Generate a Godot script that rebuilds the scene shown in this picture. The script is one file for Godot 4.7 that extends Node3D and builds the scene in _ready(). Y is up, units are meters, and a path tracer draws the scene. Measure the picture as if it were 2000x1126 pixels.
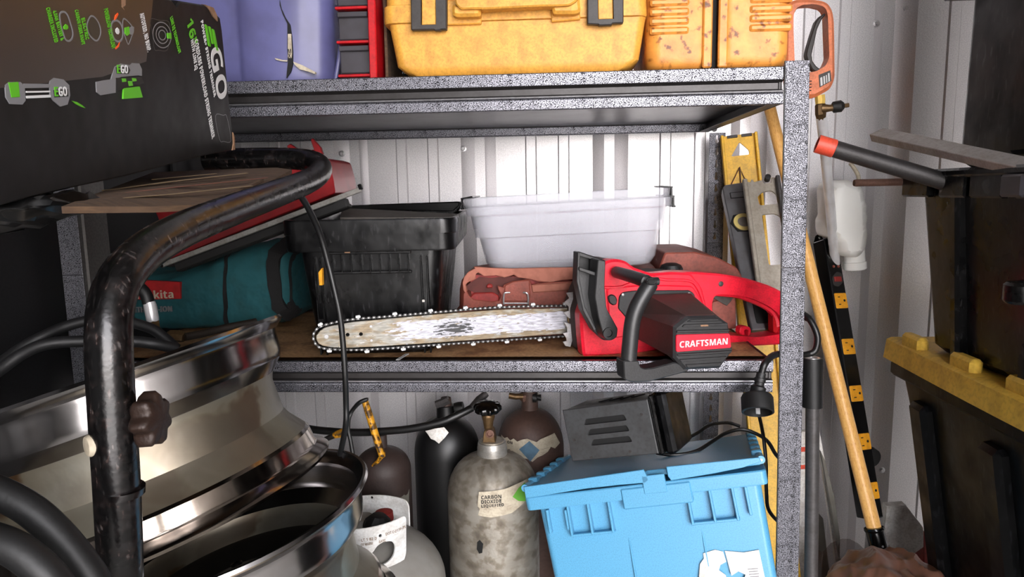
extends Node3D
# A cluttered storage shelf in a sheet metal shed. World: x along the shelf, y up, z towards the open shed door; metres.

# ---------------------------------------------------------------- geometry helpers
class G:
	var t := PackedVector3Array()      # triangle corners, three by three, front side counter-clockwise
	var uv := PackedVector2Array()
	func tri(a: Vector3, b: Vector3, c: Vector3):
		t.append(a); t.append(b); t.append(c)
	func quad(a: Vector3, b: Vector3, c: Vector3, d: Vector3):
		tri(a, b, c); tri(a, c, d)
	func fix(from: int):               # turns a closed shape right side out
		var mid := Vector3.ZERO
		for i in range(from, t.size()): mid += t[i]
		mid /= maxf(1.0, t.size() - from)
		var vol := 0.0
		for i in range(from, t.size(), 3): vol += (t[i] - mid).dot((t[i + 1] - mid).cross(t[i + 2] - mid))
		if vol < 0.0:
			for i in range(from, t.size(), 3):
				var s := t[i + 1]; t[i + 1] = t[i + 2]; t[i + 2] = s
		return self
	func box(c: Vector3, s: Vector3, bev := 0.0015, b := Basis()):
		var m := t.size()
		var h := s * 0.5
		bev = minf(bev, minf(h.x, minf(h.y, h.z)) * 0.9)
		var p := {}
		for x in [-1, 1]:
			for y in [-1, 1]:
				for z in [-1, 1]:
					for a in 3:
						var q := Vector3(x * (h.x - bev), y * (h.y - bev), z * (h.z - bev))
						q[a] = [x, y, z][a] * h[a]
						p[Vector4i(x, y, z, a)] = c + b * q
		for a in 3:
			var u := (a + 1) % 3
			var w := (a + 2) % 3
			for s1 in [-1, 1]:
				var k := []
				for su in [[-1, -1], [1, -1], [1, 1], [-1, 1]]:
					var q := Vector3i.ZERO
					q[a] = s1; q[u] = su[0]; q[w] = su[1]
					k.append(p[Vector4i(q.x, q.y, q.z, a)])
				_out(k[0], k[1], k[2], k[3], c)
				for s2 in [-1, 1]:     # the edge between faces a and u
					var q1 := Vector3i.ZERO
					q1[a] = s1; q1[u] = s2; q1[w] = -1
					var q2 := q1
					q2[w] = 1
					_out(p[Vector4i(q1.x, q1.y, q1.z, a)], p[Vector4i(q2.x, q2.y, q2.z, a)], p[Vector4i(q2.x, q2.y, q2.z, u)], p[Vector4i(q1.x, q1.y, q1.z, u)], c)
		for x in [-1, 1]:
			for y in [-1, 1]:
				for z in [-1, 1]:
					var q: Vector3 = p[Vector4i(x, y, z, 0)]
					var r: Vector3 = p[Vector4i(x, y, z, 1)]
					var v: Vector3 = p[Vector4i(x, y, z, 2)]
					if (r - q).cross(v - q).dot(q - c) < 0: tri(q, v, r)
					else: tri(q, r, v)
		return self
	func _out(a: Vector3, b: Vector3, c: Vector3, d: Vector3, mid: Vector3):
		if (b - a).cross(c - a).dot((a + c) * 0.5 - mid) < 0: quad(a, d, c, b)
		else: quad(a, b, c, d)
	func loft(rings: Array, cap0 := true, cap1 := true, closed := true, wrap := false):
		var m := t.size()
		var n: int = rings[0].size()
		for i in (rings.size() if wrap else rings.size() - 1):
			var r0 = rings[i]
			var r1 = rings[(i + 1) % rings.size()]
			for j in (n if closed else n - 1):
				var k := (j + 1) % n
				quad(r0[j], r0[k], r1[k], r1[j])
		if cap0 and not wrap: _cap(rings[0], true)
		if cap1 and not wrap: _cap(rings[rings.size() - 1], false)
		return fix(m)
	func _cap(r, flip: bool):
		var c := Vector3.ZERO
		for q in r: c += q
		c /= r.size()
		for j in r.size():
			var k: int = (j + 1) % r.size()
			if flip: tri(c, r[k], r[j])
			else: tri(c, r[j], r[k])
	func tube(pts: Array, rad, n := 12, closed := false, squash := 1.0, up := Vector3.ZERO):
		var rings := []
		var count := pts.size()
		var nrm := Vector3.ZERO
		for i in count:
			var a: Vector3 = pts[(i - 1 + count) % count] if closed else pts[maxi(i - 1, 0)]
			var b: Vector3 = pts[(i + 1) % count] if closed else pts[mini(i + 1, count - 1)]
			var d := (b - a).normalized()
			if up != Vector3.ZERO: nrm = up
			elif nrm == Vector3.ZERO: nrm = Vector3.UP if absf(d.y) < 0.9 else Vector3.RIGHT
			nrm = (nrm - d * nrm.dot(d)).normalized()
			var s := d.cross(nrm)
			var r: float = rad[i] if rad is Array else rad
			var ring := []
			for k in n:
				var w := TAU * k / n
				ring.append(pts[i] + nrm * cos(w) * r * squash + s * sin(w) * r)
			rings.append(ring)
		return loft(rings, not closed, not closed, true, closed)
	func lathe(prof: Array, n := 32, xf := Transform3D(), loop := false):
		var rings := []
		for p in prof:
			var ring := []
			for k in n:
				var w := TAU * k / n
				ring.append(xf * Vector3(p.x * cos(w), p.y, p.x * sin(w)))
			rings.append(ring)
		return loft(rings, not loop and prof[0].x > 1e-5, not loop and prof[prof.size() - 1].x > 1e-5, true, loop)
	static func inset(poly, d: float) -> Array:
		var r := []
		var n: int = poly.size()
		var area := 0.0
		for i in n: area += poly[i].cross(poly[(i + 1) % n])
		var sg := 1.0 if area > 0 else -1.0
		for i in n:
			var e0: Vector2 = (poly[i] - poly[(i - 1 + n) % n]).normalized()
			var e1: Vector2 = (poly[(i + 1) % n] - poly[i]).normalized()
			var n0 := Vector2(-e0.y, e0.x) * sg
			var n1 := Vector2(-e1.y, e1.x) * sg
			var b := (n0 + n1)
			b = b / maxf(0.35, b.length_squared() * 0.5) if b.length() > 0.01 else n0
			r.append(poly[i] + b * d)
		return r
	func extrude(poly, z0: float, z1: float, bev := 0.001, xf := Transform3D(), holes := []):
		var m := t.size()
		var n: int = poly.size()
		bev = minf(bev, absf(z1 - z0) * 0.45)
		var front = poly
		if bev > 0:
			for tries in 4:
				front = inset(poly, bev)
				if Geometry2D.triangulate_polygon(PackedVector2Array(front)).size() == (n - 2) * 3: break
				bev *= 0.4
				front = poly
		var sg := signf(z1 - z0)
		for i in n:
			var k := (i + 1) % n
			var lv := [[front, z0], [poly, z0 + bev * sg], [poly, z1 - bev * sg], [front, z1]]
			for q in 3:
				var A = lv[q]
				var B = lv[q + 1]
				if q != 1 and bev <= 0: continue
				quad(xf * _v(A[0][i], A[1]), xf * _v(A[0][k], A[1]), xf * _v(B[0][k], B[1]), xf * _v(B[0][i], B[1]))
		var pieces := [PackedVector2Array(front)]
		for h in holes:
			var cx := 0.0
			for q in h: cx += q.x / h.size()
			var nxt := []
			for p in pieces:
				for side in [PackedVector2Array([Vector2(-99, -99), Vector2(cx, -99), Vector2(cx, 99), Vector2(-99, 99)]), PackedVector2Array([Vector2(cx, -99), Vector2(99, -99), Vector2(99, 99), Vector2(cx, 99)])]:
					for half in Geometry2D.intersect_polygons(p, side):
						nxt.append_array(Geometry2D.clip_polygons(half, PackedVector2Array(h)))
			pieces = nxt
			var hn: int = h.size()
			for i in hn:
				var k := (i + 1) % hn
				quad(xf * _v(h[i], z0), xf * _v(h[i], z1), xf * _v(h[k], z1), xf * _v(h[k], z0))
		for p in pieces:
			var ix := Geometry2D.triangulate_polygon(p)
			for i in range(0, ix.size(), 3):
				tri(xf * _v(p[ix[i]], z1), xf * _v(p[ix[i + 1]], z1), xf * _v(p[ix[i + 2]], z1))
				tri(xf * _v(p[ix[i]], z0), xf * _v(p[ix[i + 2]], z0), xf * _v(p[ix[i + 1]], z0))
		# caps and walls: turn each the right way by the orientation of the outline
		var area := 0.0
		for i in n: area += poly[i].cross(poly[(i + 1) % n])
		_orient(m, xf, z0, z1, poly, holes)
		return self
	func _orient(m: int, xf: Transform3D, z0: float, z1: float, poly, holes):
		var inv := xf.affine_inverse()
		var pk := PackedVector2Array(poly)
		var lo := minf(z0, z1)
		var hi := maxf(z0, z1)
		for i in range(m, t.size(), 3):
			var a := inv * t[i]; var b := inv * t[i + 1]; var c := inv * t[i + 2]
			var nn := (b - a).cross(c - a)
			if nn.length() < 1e-14: continue
			nn = nn.normalized()
			var q := (a + b + c) / 3.0
			var flip := false
			if absf(nn.z) > 0.3: flip = (nn.z > 0) != (q.z > (lo + hi) * 0.5)
			else:
				var e := Vector2(q.x + nn.x * 2e-4, q.y + nn.y * 2e-4)
				var inside := Geometry2D.is_point_in_polygon(e, pk)
				for h in holes:
					if Geometry2D.is_point_in_polygon(e, PackedVector2Array(h)): inside = false
				flip = inside
			if flip:
				var s := t[i + 1]; t[i + 1] = t[i + 2]; t[i + 2] = s
	static func _v(p: Vector2, z: float) -> Vector3: return Vector3(p.x, p.y, z)
	func card(a: Vector3, b: Vector3, c: Vector3, d: Vector3):   # one quad with texture coordinates: lower left, lower right, upper right, upper left
		while uv.size() < t.size(): uv.append(Vector2.ZERO)
		quad(a, b, c, d)
		for w in [Vector2(0, 1), Vector2(1, 1), Vector2(1, 0), Vector2(0, 1), Vector2(1, 0), Vector2(0, 0)]: uv.append(w)
		return self
	func jitter(amount: float, freq: float, sd := 1):
		var no := FastNoiseLite.new()
		no.seed = sd; no.frequency = freq
		for i in t.size():
			var p := t[i]
			t[i] = p + amount * Vector3(no.get_noise_3dv(p), no.get_noise_3dv(p + Vector3(31, 7, 3)), no.get_noise_3dv(p + Vector3(5, 47, 13)))
		return self
	func moved(xf: Transform3D):
		for i in t.size(): t[i] = xf * t[i]
		return self
	func commit(inv: Transform3D, crease_deg := 38.0) -> ArrayMesh:
		var n := t.size()
		var ids := {}
		var idx := PackedInt32Array()
		idx.resize(n)
		var loc := PackedVector3Array()
		loc.resize(n)
		var faces := []
		for i in n:
			var p := inv * t[i]
			loc[i] = p
			var key := Vector3i((p * 20000.0).round())
			var id: int = ids.get(key, -1)
			if id < 0:
				id = faces.size(); ids[key] = id
				faces.append(PackedInt32Array())
			idx[i] = id
			faces[id].append(i / 3)
		var fn := PackedVector3Array()
		fn.resize(n / 3)
		var fu := PackedVector3Array()
		fu.resize(n / 3)
		for f in n / 3:
			fn[f] = (loc[f * 3 + 1] - loc[f * 3]).cross(loc[f * 3 + 2] - loc[f * 3])
			fu[f] = fn[f].normalized()
		var lim := cos(deg_to_rad(crease_deg))
		var vo := PackedVector3Array(); var no := PackedVector3Array(); var uo := PackedVector2Array()
		var has_uv := uv.size() > 0
		for f in n / 3:
			if fn[f].length() < 1e-13: continue
			for k in [0, 2, 1]:
				var i: int = f * 3 + k
				var s := Vector3.ZERO
				for g in faces[idx[i]]:
					if fu[g].dot(fu[f]) > lim: s += fn[g]
				vo.append(loc[i]); no.append(s.normalized() if s.length() > 1e-14 else fu[f])
				if has_uv: uo.append(uv[i] if i < uv.size() else Vector2.ZERO)
		var arr := []
		arr.resize(Mesh.ARRAY_MAX)
		arr[Mesh.ARRAY_VERTEX] = vo
		arr[Mesh.ARRAY_NORMAL] = no
		if has_uv: arr[Mesh.ARRAY_TEX_UV] = uo
		var me := ArrayMesh.new()
		if vo.size() > 0: me.add_surface_from_arrays(Mesh.PRIMITIVE_TRIANGLES, arr)
		return me

func spline(p: Array, k := 6, closed := false) -> Array:          # a smooth curve through the points
	var r := []
	var n := p.size()
	for i in (n if closed else n - 1):
		var a = p[(i - 1 + n) % n] if closed else p[maxi(i - 1, 0)]
		var b = p[i]
		var c = p[(i + 1) % n]
		var d = p[(i + 2) % n] if closed else p[mini(i + 2, n - 1)]
		for j in k:
			var u := float(j) / k
			r.append(0.5 * (2.0 * b + (c - a) * u + (2.0 * a - 5.0 * b + 4.0 * c - d) * u * u + (3.0 * b - a - 3.0 * c + d) * u * u * u))
	if not closed: r.append(p[n - 1])
	return r
func rounded(p: Array, r: float, k := 4) -> Array:                # a polygon with rounded corners
	var o := []
	var n := p.size()
	for i in n:
		var a: Vector2 = p[(i - 1 + n) % n] - p[i]
		var b: Vector2 = p[(i + 1) % n] - p[i]
		var q := minf(r, minf(a.length(), b.length()) * 0.45)
		var s: Vector2 = p[i] + a.normalized() * q
		var e: Vector2 = p[i] + b.normalized() * q
		for j in k + 1:
			var u := float(j) / k
			o.append(s.lerp(p[i], u).lerp(p[i].lerp(e, u), u))
	return o
func rrect(w: float, d: float, r: float, y := 0.0, c := Vector3.ZERO, k := 5) -> Array:   # a rounded rectangle lying flat, as a ring
	var o := []
	for q in [[1, 1, 0], [-1, 1, 1], [-1, -1, 2], [1, -1, 3]]:
		for j in k + 1:
			var a: float = PI / 2 * (q[2] + float(j) / k)
			o.append(c + Vector3(q[0] * (w / 2 - r) + cos(a) * r, y, q[1] * (d / 2 - r) + sin(a) * r))
	return o
func rect2(x0: float, y0: float, x1: float, y1: float) -> Array:
	return [Vector2(x0, y0), Vector2(x1, y0), Vector2(x1, y1), Vector2(x0, y1)]
func disc2(c: Vector2, r: float, n := 20, sy := 1.0) -> Array:
	var o := []
	for i in n: o.append(c + Vector2(cos(TAU * i / n) * r, sin(TAU * i / n) * r * sy))
	return o
func axis_frame(at: Vector3, dir: Vector3, hint := Vector3.BACK) -> Transform3D:          # a frame whose y runs along dir
	var y := dir.normalized()
	var x := y.cross(hint).normalized()
	return Transform3D(x, y, x.cross(y), at)

# ---------------------------------------------------------------- scene tree helpers
var taken := {}
func numbered(called: String) -> String:
	var k: int = taken.get(called, 0)
	taken[called] = k + 1
	return called if k == 0 else "%s_%03d" % [called, k]
func world_of(n: Node3D) -> Transform3D:
	var x := Transform3D()
	while n != self and n != null:
		x = n.transform * x
		n = n.get_parent() as Node3D
	return x
func thing(called: String, label: String, category: String, at := Vector3.ZERO, group := "") -> Node3D:
	var o := Node3D.new()
	o.name = numbered(called)
	o.position = at
	add_child(o)
	tag(o, label, category, group)
	return o
func tag(o: Node3D, label: String, category: String, group := ""):
	o.set_meta("label", label)
	o.set_meta("category", category)
	if group != "": o.set_meta("group", group)
	return o
func obj(called: String, g: G, m: Material, parent: Node3D = self, label := "", crease := 38.0) -> MeshInstance3D:   # shapes are given in world coordinates
	var o := MeshInstance3D.new()
	o.name = numbered(called) if parent == self else called
	o.mesh = g.commit(world_of(parent).affine_inverse(), crease)
	o.material_override = m
	o.cast_shadow = GeometryInstance3D.SHADOW_CASTING_SETTING_ON
	parent.add_child(o, true)
	if label != "": o.set_meta("label", label)
	return o
func structure(o: Node3D, label: String, category: String):
	o.set_meta("kind", "structure")
	return tag(o, label, category)
func words(called: String, s: String, font: Font, height: float, xf: Transform3D, m: Material, parent: Node3D, wide := 0.0, depth := 0.0006):
	# lettering lying in the plane of xf, its lower left at the origin; height of a capital in metres, wide stretches it to a length
	var tm := TextMesh.new()
	tm.text = s
	tm.font = font
	tm.font_size = 64
	tm.pixel_size = 1.0 / 64.0
	tm.depth = 0.05
	tm.curve_step = 4.0
	tm.horizontal_alignment = HORIZONTAL_ALIGNMENT_LEFT
	tm.vertical_alignment = VERTICAL_ALIGNMENT_BOTTOM
	var box := tm.get_aabb()
	var sy := height / maxf(box.size.y, 0.01)
	var sx := sy if wide <= 0.0 else wide / maxf(box.size.x, 0.01)
	var o := MeshInstance3D.new()
	o.name = called
	o.mesh = tm
	o.material_override = m
	parent.add_child(o, true)
	var fit := Transform3D(Basis.from_scale(Vector3(sx, sy, depth / 0.05)), Vector3(-box.position.x * sx, -box.position.y * sy, 0))
	o.transform = world_of(parent).affine_inverse() * xf * fit
	return o

# ---------------------------------------------------------------- materials
var M := {}
func ramp(stops: Array) -> Gradient:
	var g := Gradient.new()
	var of := PackedFloat32Array(); var co := PackedColorArray()
	for s in stops:
		of.append(s[0]); co.append(s[1])
	g.offsets = of; g.colors = co
	return g
func noise_image(sz: int, sd: int, freq: float, kind: int, oct: int, stops: Array, squeeze := Vector2(1, 1), cell := FastNoiseLite.RETURN_DISTANCE) -> Image:
	var n := FastNoiseLite.new()
	n.seed = sd
	n.noise_type = kind
	n.frequency = freq
	n.cellular_return_type = cell
	n.fractal_octaves = oct
	n.fractal_type = FastNoiseLite.FRACTAL_FBM if oct > 1 else FastNoiseLite.FRACTAL_NONE
	var w := int(sz * squeeze.x)
	var h := int(sz * squeeze.y)
	var raw := n.get_seamless_image(w, h, false, false, 0.15)
	var g := ramp(stops)
	var lut := []
	for i in 256: lut.append(g.sample(i / 255.0))
	raw.convert(Image.FORMAT_L8)
	var data := raw.get_data()
	var out := PackedByteArray()
	out.resize(w * h * 3)
	for i in w * h:
		var c: Color = lut[data[i]]
		out[i * 3] = c.r8; out[i * 3 + 1] = c.g8; out[i * 3 + 2] = c.b8
	var im := Image.create_from_data(w, h, false, Image.FORMAT_RGB8, out)
	if w != sz or h != sz: im.resize(sz, sz, Image.INTERPOLATE_CUBIC)
	return im
func tex(im: Image) -> ImageTexture: return ImageTexture.create_from_image(im)
func times(a: Image, b: Image) -> Image:
	var x := a.get_data(); var y := b.get_data()
	for i in x.size(): x[i] = x[i] * y[i] / 255
	return Image.create_from_data(a.get_width(), a.get_height(), false, Image.FORMAT_RGB8, x)
func bumps(im: Image, amount: float) -> ImageTexture:
	var b := im.duplicate() as Image
	b.bump_map_to_normal_map(amount)
	return tex(b)
func mat(called: String, col: Color, rough := 0.6, metal := 0.0, albedo: Texture2D = null, scale := 4.0, normal: Texture2D = null, depth := 0.5, rough_tex: Texture2D = null) -> StandardMaterial3D:
	var m := StandardMaterial3D.new()
	m.albedo_color = col
	m.roughness = rough
	m.metallic = metal
	if albedo: m.albedo_texture = albedo
	if normal:
		m.normal_enabled = true
		m.normal_texture = normal
		m.normal_scale = depth
	if rough_tex:
		m.roughness_texture = rough_tex
		m.roughness_texture_channel = BaseMaterial3D.TEXTURE_CHANNEL_GREEN
	m.uv1_triplanar = true
	m.uv1_scale = Vector3.ONE * scale
	M[called] = m
	return m
func hex(s: String) -> Color: return Color(s)

func make_materials():
	var W := Color.WHITE
	var SX := FastNoiseLite.TYPE_SIMPLEX
	var SM := FastNoiseLite.TYPE_SIMPLEX_SMOOTH
	var CE := FastNoiseLite.TYPE_CELLULAR
	var VA := FastNoiseLite.TYPE_VALUE_CUBIC
	# soft dirt, fine speckle, streaks and scratches, shared by many materials
	var dirt := noise_image(512, 3, 0.008, SM, 5, [[0.0, Color(0.84, 0.82, 0.8)], [0.42, Color(0.95, 0.945, 0.94)], [0.6, W], [1.0, W]])
	var speck := noise_image(512, 8, 0.05, SM, 3, [[0.0, Color(0.84, 0.83, 0.82)], [0.5, Color(0.96, 0.96, 0.96)], [1.0, W]])
	var scratch := noise_image(512, 21, 0.02, SX, 2, [[0.0, Color(0.35, 0.35, 0.36)], [0.66, Color(0.4, 0.4, 0.41)], [0.76, Color(0.52, 0.51, 0.5)], [0.84, W]], Vector2(4, 1))
	var dust := noise_image(512, 22, 0.01, SM, 5, [[0.0, Color(0.5, 0.5, 0.5)], [0.45, Color(0.6, 0.6, 0.6)], [0.62, Color(0.8, 0.77, 0.74)], [1.0, W]])
	var T_dirt := tex(dirt)
	var T_speck := tex(speck)
	var N_grain := bumps(noise_image(512, 15, 0.16, SM, 2, [[0.0, Color.BLACK], [1.0, W]]), 2.0)
	var T_both := tex(times(dirt, speck))
	var T_plastic := tex(times(dust, scratch))
	var N_fine := bumps(noise_image(512, 5, 0.06, SM, 3, [[0.0, Color.BLACK], [1.0, W]]), 2.0)
	var N_soft := bumps(noise_image(512, 6, 0.012, SM, 3, [[0.0, Color.BLACK], [1.0, W]]), 6.0)
	var R_patch := tex(noise_image(512, 9, 0.012, SM, 4, [[0.0, Color(0.45, 0.45, 0.45)], [1.0, W]]))
	# hammered vein enamel
	var vein := noise_image(512, 11, 0.055, SX, 2, [[0.0, Color(0.9, 0.9, 0.92)], [0.38, Color(0.86, 0.86, 0.88)], [0.44, Color(0.13, 0.13, 0.14)], [0.55, Color(0.11, 0.11, 0.12)], [0.63, Color(0.8, 0.8, 0.82)], [1.0, W]])
	var T_vein := tex(vein)
	var N_vein := bumps(vein, 3.0)
	mat("hammered", Color(0.54, 0.54, 0.56), 0.42, 0.5, T_vein, 9.0, N_vein, 0.6)
	mat("beam", Color(0.6, 0.6, 0.62), 0.34, 0.88, T_vein, 9.0, N_vein, 0.6)
	mat("beam_groove", Color(0.2, 0.19, 0.19), 0.4, 0.4, T_both, 5.0)
	mat("beam_bead", Color(0.7, 0.7, 0.72), 0.3, 0.8, T_both, 5.0)
	mat("deck_metal", Color(0.42, 0.42, 0.43), 0.34, 0.6, T_dirt, 3.0)
	var board := times(noise_image(512, 31, 0.09, SX, 3, [[0.0, Color(0.74, 0.7, 0.66)], [1.0, W]]), noise_image(512, 32, 0.012, SM, 5, [[0.0, Color(0.6, 0.54, 0.48)], [0.32, Color(0.78, 0.74, 0.7)], [0.48, Color(0.95, 0.94, 0.92)], [1.0, W]]))
	mat("board", Color(0.76, 0.6, 0.43), 0.55, 0.0, tex(board), 2.4, N_fine, 0.25)
	# shed
	var galv := noise_image(512, 41, 0.14, SX, 3, [[0.0, Color(0.84, 0.84, 0.85)], [0.5, Color(0.93, 0.93, 0.93)], [1.0, W]])
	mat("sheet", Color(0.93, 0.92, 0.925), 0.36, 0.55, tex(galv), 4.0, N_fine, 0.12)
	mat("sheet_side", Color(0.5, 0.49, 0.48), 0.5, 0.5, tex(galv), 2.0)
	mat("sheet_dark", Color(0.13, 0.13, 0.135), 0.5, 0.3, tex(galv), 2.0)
	mat("concrete", Color(0.66, 0.65, 0.63), 0.85, 0.0, T_both, 1.0, N_fine, 0.4)
	mat("ground", Color(0.84, 0.83, 0.81), 0.95, 0.0, T_dirt, 0.3)
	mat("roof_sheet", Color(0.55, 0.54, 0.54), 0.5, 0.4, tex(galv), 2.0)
	# plastics
	mat("black_plastic", Color(0.14, 0.14, 0.145), 0.38, 0.0, T_plastic, 3.5, N_fine, 0.15, R_patch)
	mat("black_tote", Color(0.19, 0.193, 0.205), 0.42, 0.0, T_plastic, 2.5, N_soft, 0.12, R_patch)
	mat("dark_tote", Color(0.18, 0.187, 0.205), 0.62, 0.0, T_plastic, 2.0, N_soft, 0.12, R_patch)
	mat("cutter_steel", Color(0.62, 0.62, 0.62), 0.4, 0.5)
	mat("collar_white", Color(0.86, 0.86, 0.85), 0.5, 0.0, T_both, 6.0)
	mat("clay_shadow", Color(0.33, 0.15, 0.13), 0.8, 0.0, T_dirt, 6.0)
	mat("box_cover", Color(0.23, 0.235, 0.24), 0.5, 0.0, T_both, 4.0)
	mat("black_rubber", Color(0.045, 0.045, 0.047), 0.55, 0.0, T_dirt, 6.0, N_fine, 0.2)
	mat("cable", Color(0.05, 0.05, 0.052), 0.42, 0.0, T_dirt, 6.0)
	mat("hole_black", Color(0.01, 0.01, 0.01), 0.8)
	mat("black_gloss", Color(0.02, 0.02, 0.022), 0.2, 0.0, T_both, 5.0)
	mat("saw_red", Color(0.9, 0.1, 0.2), 0.4, 0.0, T_both, 9.0, N_fine, 0.12)
	mat("saw_dusty", Color(0.22, 0.16, 0.15), 0.8, 0.0, T_dirt, 9.0, N_fine, 0.6)
	mat("saw_black", Color(0.15, 0.15, 0.155), 0.42, 0.0, T_both, 8.0, N_fine, 0.25)
	mat("motor_black", Color(0.2, 0.18, 0.165), 0.55, 0.0, T_both, 8.0, N_fine, 0.3)
	mat("yellow_box", Color(0.87, 0.63, 0.25), 0.52, 0.0, T_both, 7.0, N_grain, 0.2)
	mat("yellow_grimy", Color(0.88, 0.6, 0.27), 0.48, 0.0, tex(times(dirt, noise_image(512, 55, 0.02, SM, 5, [[0.0, Color(0.3, 0.24, 0.18)], [0.2, Color(0.55, 0.46, 0.38)], [0.32, Color(0.95, 0.92, 0.88)], [1.0, W]]))), 4.0, N_fine, 0.35)
	mat("latch_grey", Color(0.2, 0.185, 0.18), 0.55, 0.0, T_both, 8.0)
	mat("tub_blue", Color(0.33, 0.33, 0.5), 0.42, 0.0, T_dirt, 2.2)
	mat("red_frame", Color(0.72, 0.03, 0.08), 0.4, 0.0, T_both, 6.0)
	mat("drawer_dusty", Color(0.3, 0.28, 0.26), 0.7, 0.0, T_both, 4.0)
	mat("drawer_grey", Color(0.22, 0.21, 0.23), 0.4, 0.0, T_dirt, 5.0)
	mat("crate_blue", Color(0.32, 0.59, 0.74), 0.42, 0.0, T_speck, 16.0)
	mat("clay_red", Color(0.55, 0.27, 0.21), 0.62, 0.0, T_both, 5.0, N_fine, 0.35)
	mat("clay_deep", Color(0.55, 0.14, 0.12), 0.6, 0.0, T_both, 5.0)
	mat("clay_edge", Color(0.62, 0.38, 0.31), 0.75, 0.0, T_dirt, 9.0)
	mat("orange", Color(0.86, 0.48, 0.3), 0.5, 0.0, T_both, 7.0)
	mat("tote_yellow", Color(0.88, 0.72, 0.28), 0.5, 0.0, T_both, 4.0)
	mat("outlet_yellow", Color(0.95, 0.66, 0.12), 0.5, 0.0, T_both, 9.0)
	mat("level_yellow", Color(0.95, 0.74, 0.13), 0.45, 0.0, T_both, 7.0)
	mat("level_grey", Color(0.42, 0.42, 0.43), 0.45, 0.4, T_dirt, 7.0, N_fine, 0.2)
	mat("vial", Color(0.75, 0.68, 0.42), 0.35)
	mat("vial_grey", Color(0.42, 0.4, 0.38), 0.3)
	mat("milky", Color(0.95, 0.95, 0.93), 0.42, 0.0, null, 4.0)
	var clear := mat("clear_bin", Color(0.8, 0.8, 0.83, 0.3), 0.35, 0.0, null, 4.0)
	clear.transparency = BaseMaterial3D.TRANSPARENCY_ALPHA
	clear.cull_mode = BaseMaterial3D.CULL_DISABLED
	var chip := mat("clear_chip", Color(0.9, 0.9, 0.9, 0.35), 0.2)
	chip.transparency = BaseMaterial3D.TRANSPARENCY_ALPHA
	# metals
	mat("steel_bar", Color(0.62, 0.61, 0.6), 0.42, 0.6, tex(times(dirt, noise_image(512, 61, 0.02, SX, 4, [[0.0, Color(0.6, 0.52, 0.42)], [0.45, Color(0.8, 0.75, 0.66)], [0.6, W], [1.0, W]], Vector2(1, 4)))), 5.0, N_fine, 0.3)
	mat("worn_paint", Color(0.82, 0.82, 0.84), 0.5, 0.2, T_both, 9.0)
	mat("worn_black", Color(0.1, 0.1, 0.1), 0.5, 0.3, T_dirt, 9.0)
	mat("sawdust", Color(0.42, 0.34, 0.22), 0.9, 0.0, T_both, 12.0)
	mat("chain", Color(0.2, 0.2, 0.2), 0.38, 0.7, T_both, 12.0)
	mat("bright_steel", Color(0.86, 0.86, 0.87), 0.3, 0.7, T_both, 9.0)
	mat("rivet", Color(0.5, 0.5, 0.5), 0.35, 0.5)
	mat("chrome", Color(0.66, 0.65, 0.65), 0.17, 1.0, T_dirt, 3.0, N_soft, 0.06)
	mat("chrome_worn", Color(0.62, 0.58, 0.54), 0.2, 1.0, T_both, 3.0, N_soft, 0.1, R_patch)
	mat("alloy", Color(0.6, 0.59, 0.55), 0.38, 0.8, tex(times(dirt, noise_image(512, 84, 0.006, SM, 5, [[0.0, Color(0.4, 0.25, 0.16)], [0.36, Color(0.55, 0.42, 0.3)], [0.45, Color(0.9, 0.87, 0.82)], [1.0, W]]))), 1.6, N_fine, 0.12)
	mat("rim_inside", Color(0.13, 0.12, 0.11), 0.45, 0.6, T_both, 3.0)
	mat("tube_black", Color(0.07, 0.066, 0.066), 0.34, 0.15, tex(noise_image(512, 71, 0.012, SM, 5, [[0.0, Color(0.85, 0.85, 0.85)], [0.55, W], [0.66, Color(1, 0.95, 0.92)], [1.0, W]])), 5.0, N_fine, 0.2, R_patch)
	var tw := times(noise_image(512, 72, 0.02, SM, 5, [[0.0, Color(0.28, 0.28, 0.28)], [0.56, Color(0.33, 0.32, 0.32)], [0.68, Color(0.62, 0.5, 0.46)], [0.76, Color(0.85, 0.8, 0.78)], [1.0, W]]), scratch.duplicate())
	M.tube_black.albedo_texture = tex(tw)
	M.tube_black.albedo_color = Color(0.42, 0.41, 0.41)
	mat("knob_rust", Color(0.17, 0.11, 0.08), 0.5, 0.3, T_both, 9.0, N_fine, 0.5)
	mat("rusty", Color(0.42, 0.3, 0.25), 0.7, 0.3, T_both, 8.0, N_fine, 0.7)
	mat("bar_grey", Color(0.62, 0.6, 0.59), 0.55, 0.5, T_both, 8.0, N_fine, 0.5)
	mat("pipe_black", Color(0.2, 0.19, 0.19), 0.5, 0.4, T_both, 8.0, N_fine, 0.5)
	mat("cap_orange", Color(0.86, 0.3, 0.2), 0.5, 0.0, T_both, 8.0)
	mat("brass", Color(0.42, 0.33, 0.22), 0.42, 0.7, T_both, 8.0, N_fine, 0.3)
	mat("brass_pale", Color(0.86, 0.72, 0.36), 0.5, 0.2, T_dirt, 8.0)
	mat("chrome_tube", Color(0.9, 0.9, 0.91), 0.3, 0.4, T_dirt, 5.0)
	mat("bracket", Color(0.66, 0.63, 0.58), 0.5, 0.3, T_both, 6.0, N_fine, 0.5)
	mat("grey_pipe", Color(0.32, 0.31, 0.31), 0.5, 0.4, T_both, 6.0)
	mat("bottle_black", Color(0.03, 0.03, 0.033), 0.45, 0.0, T_dirt, 4.0)
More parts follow.
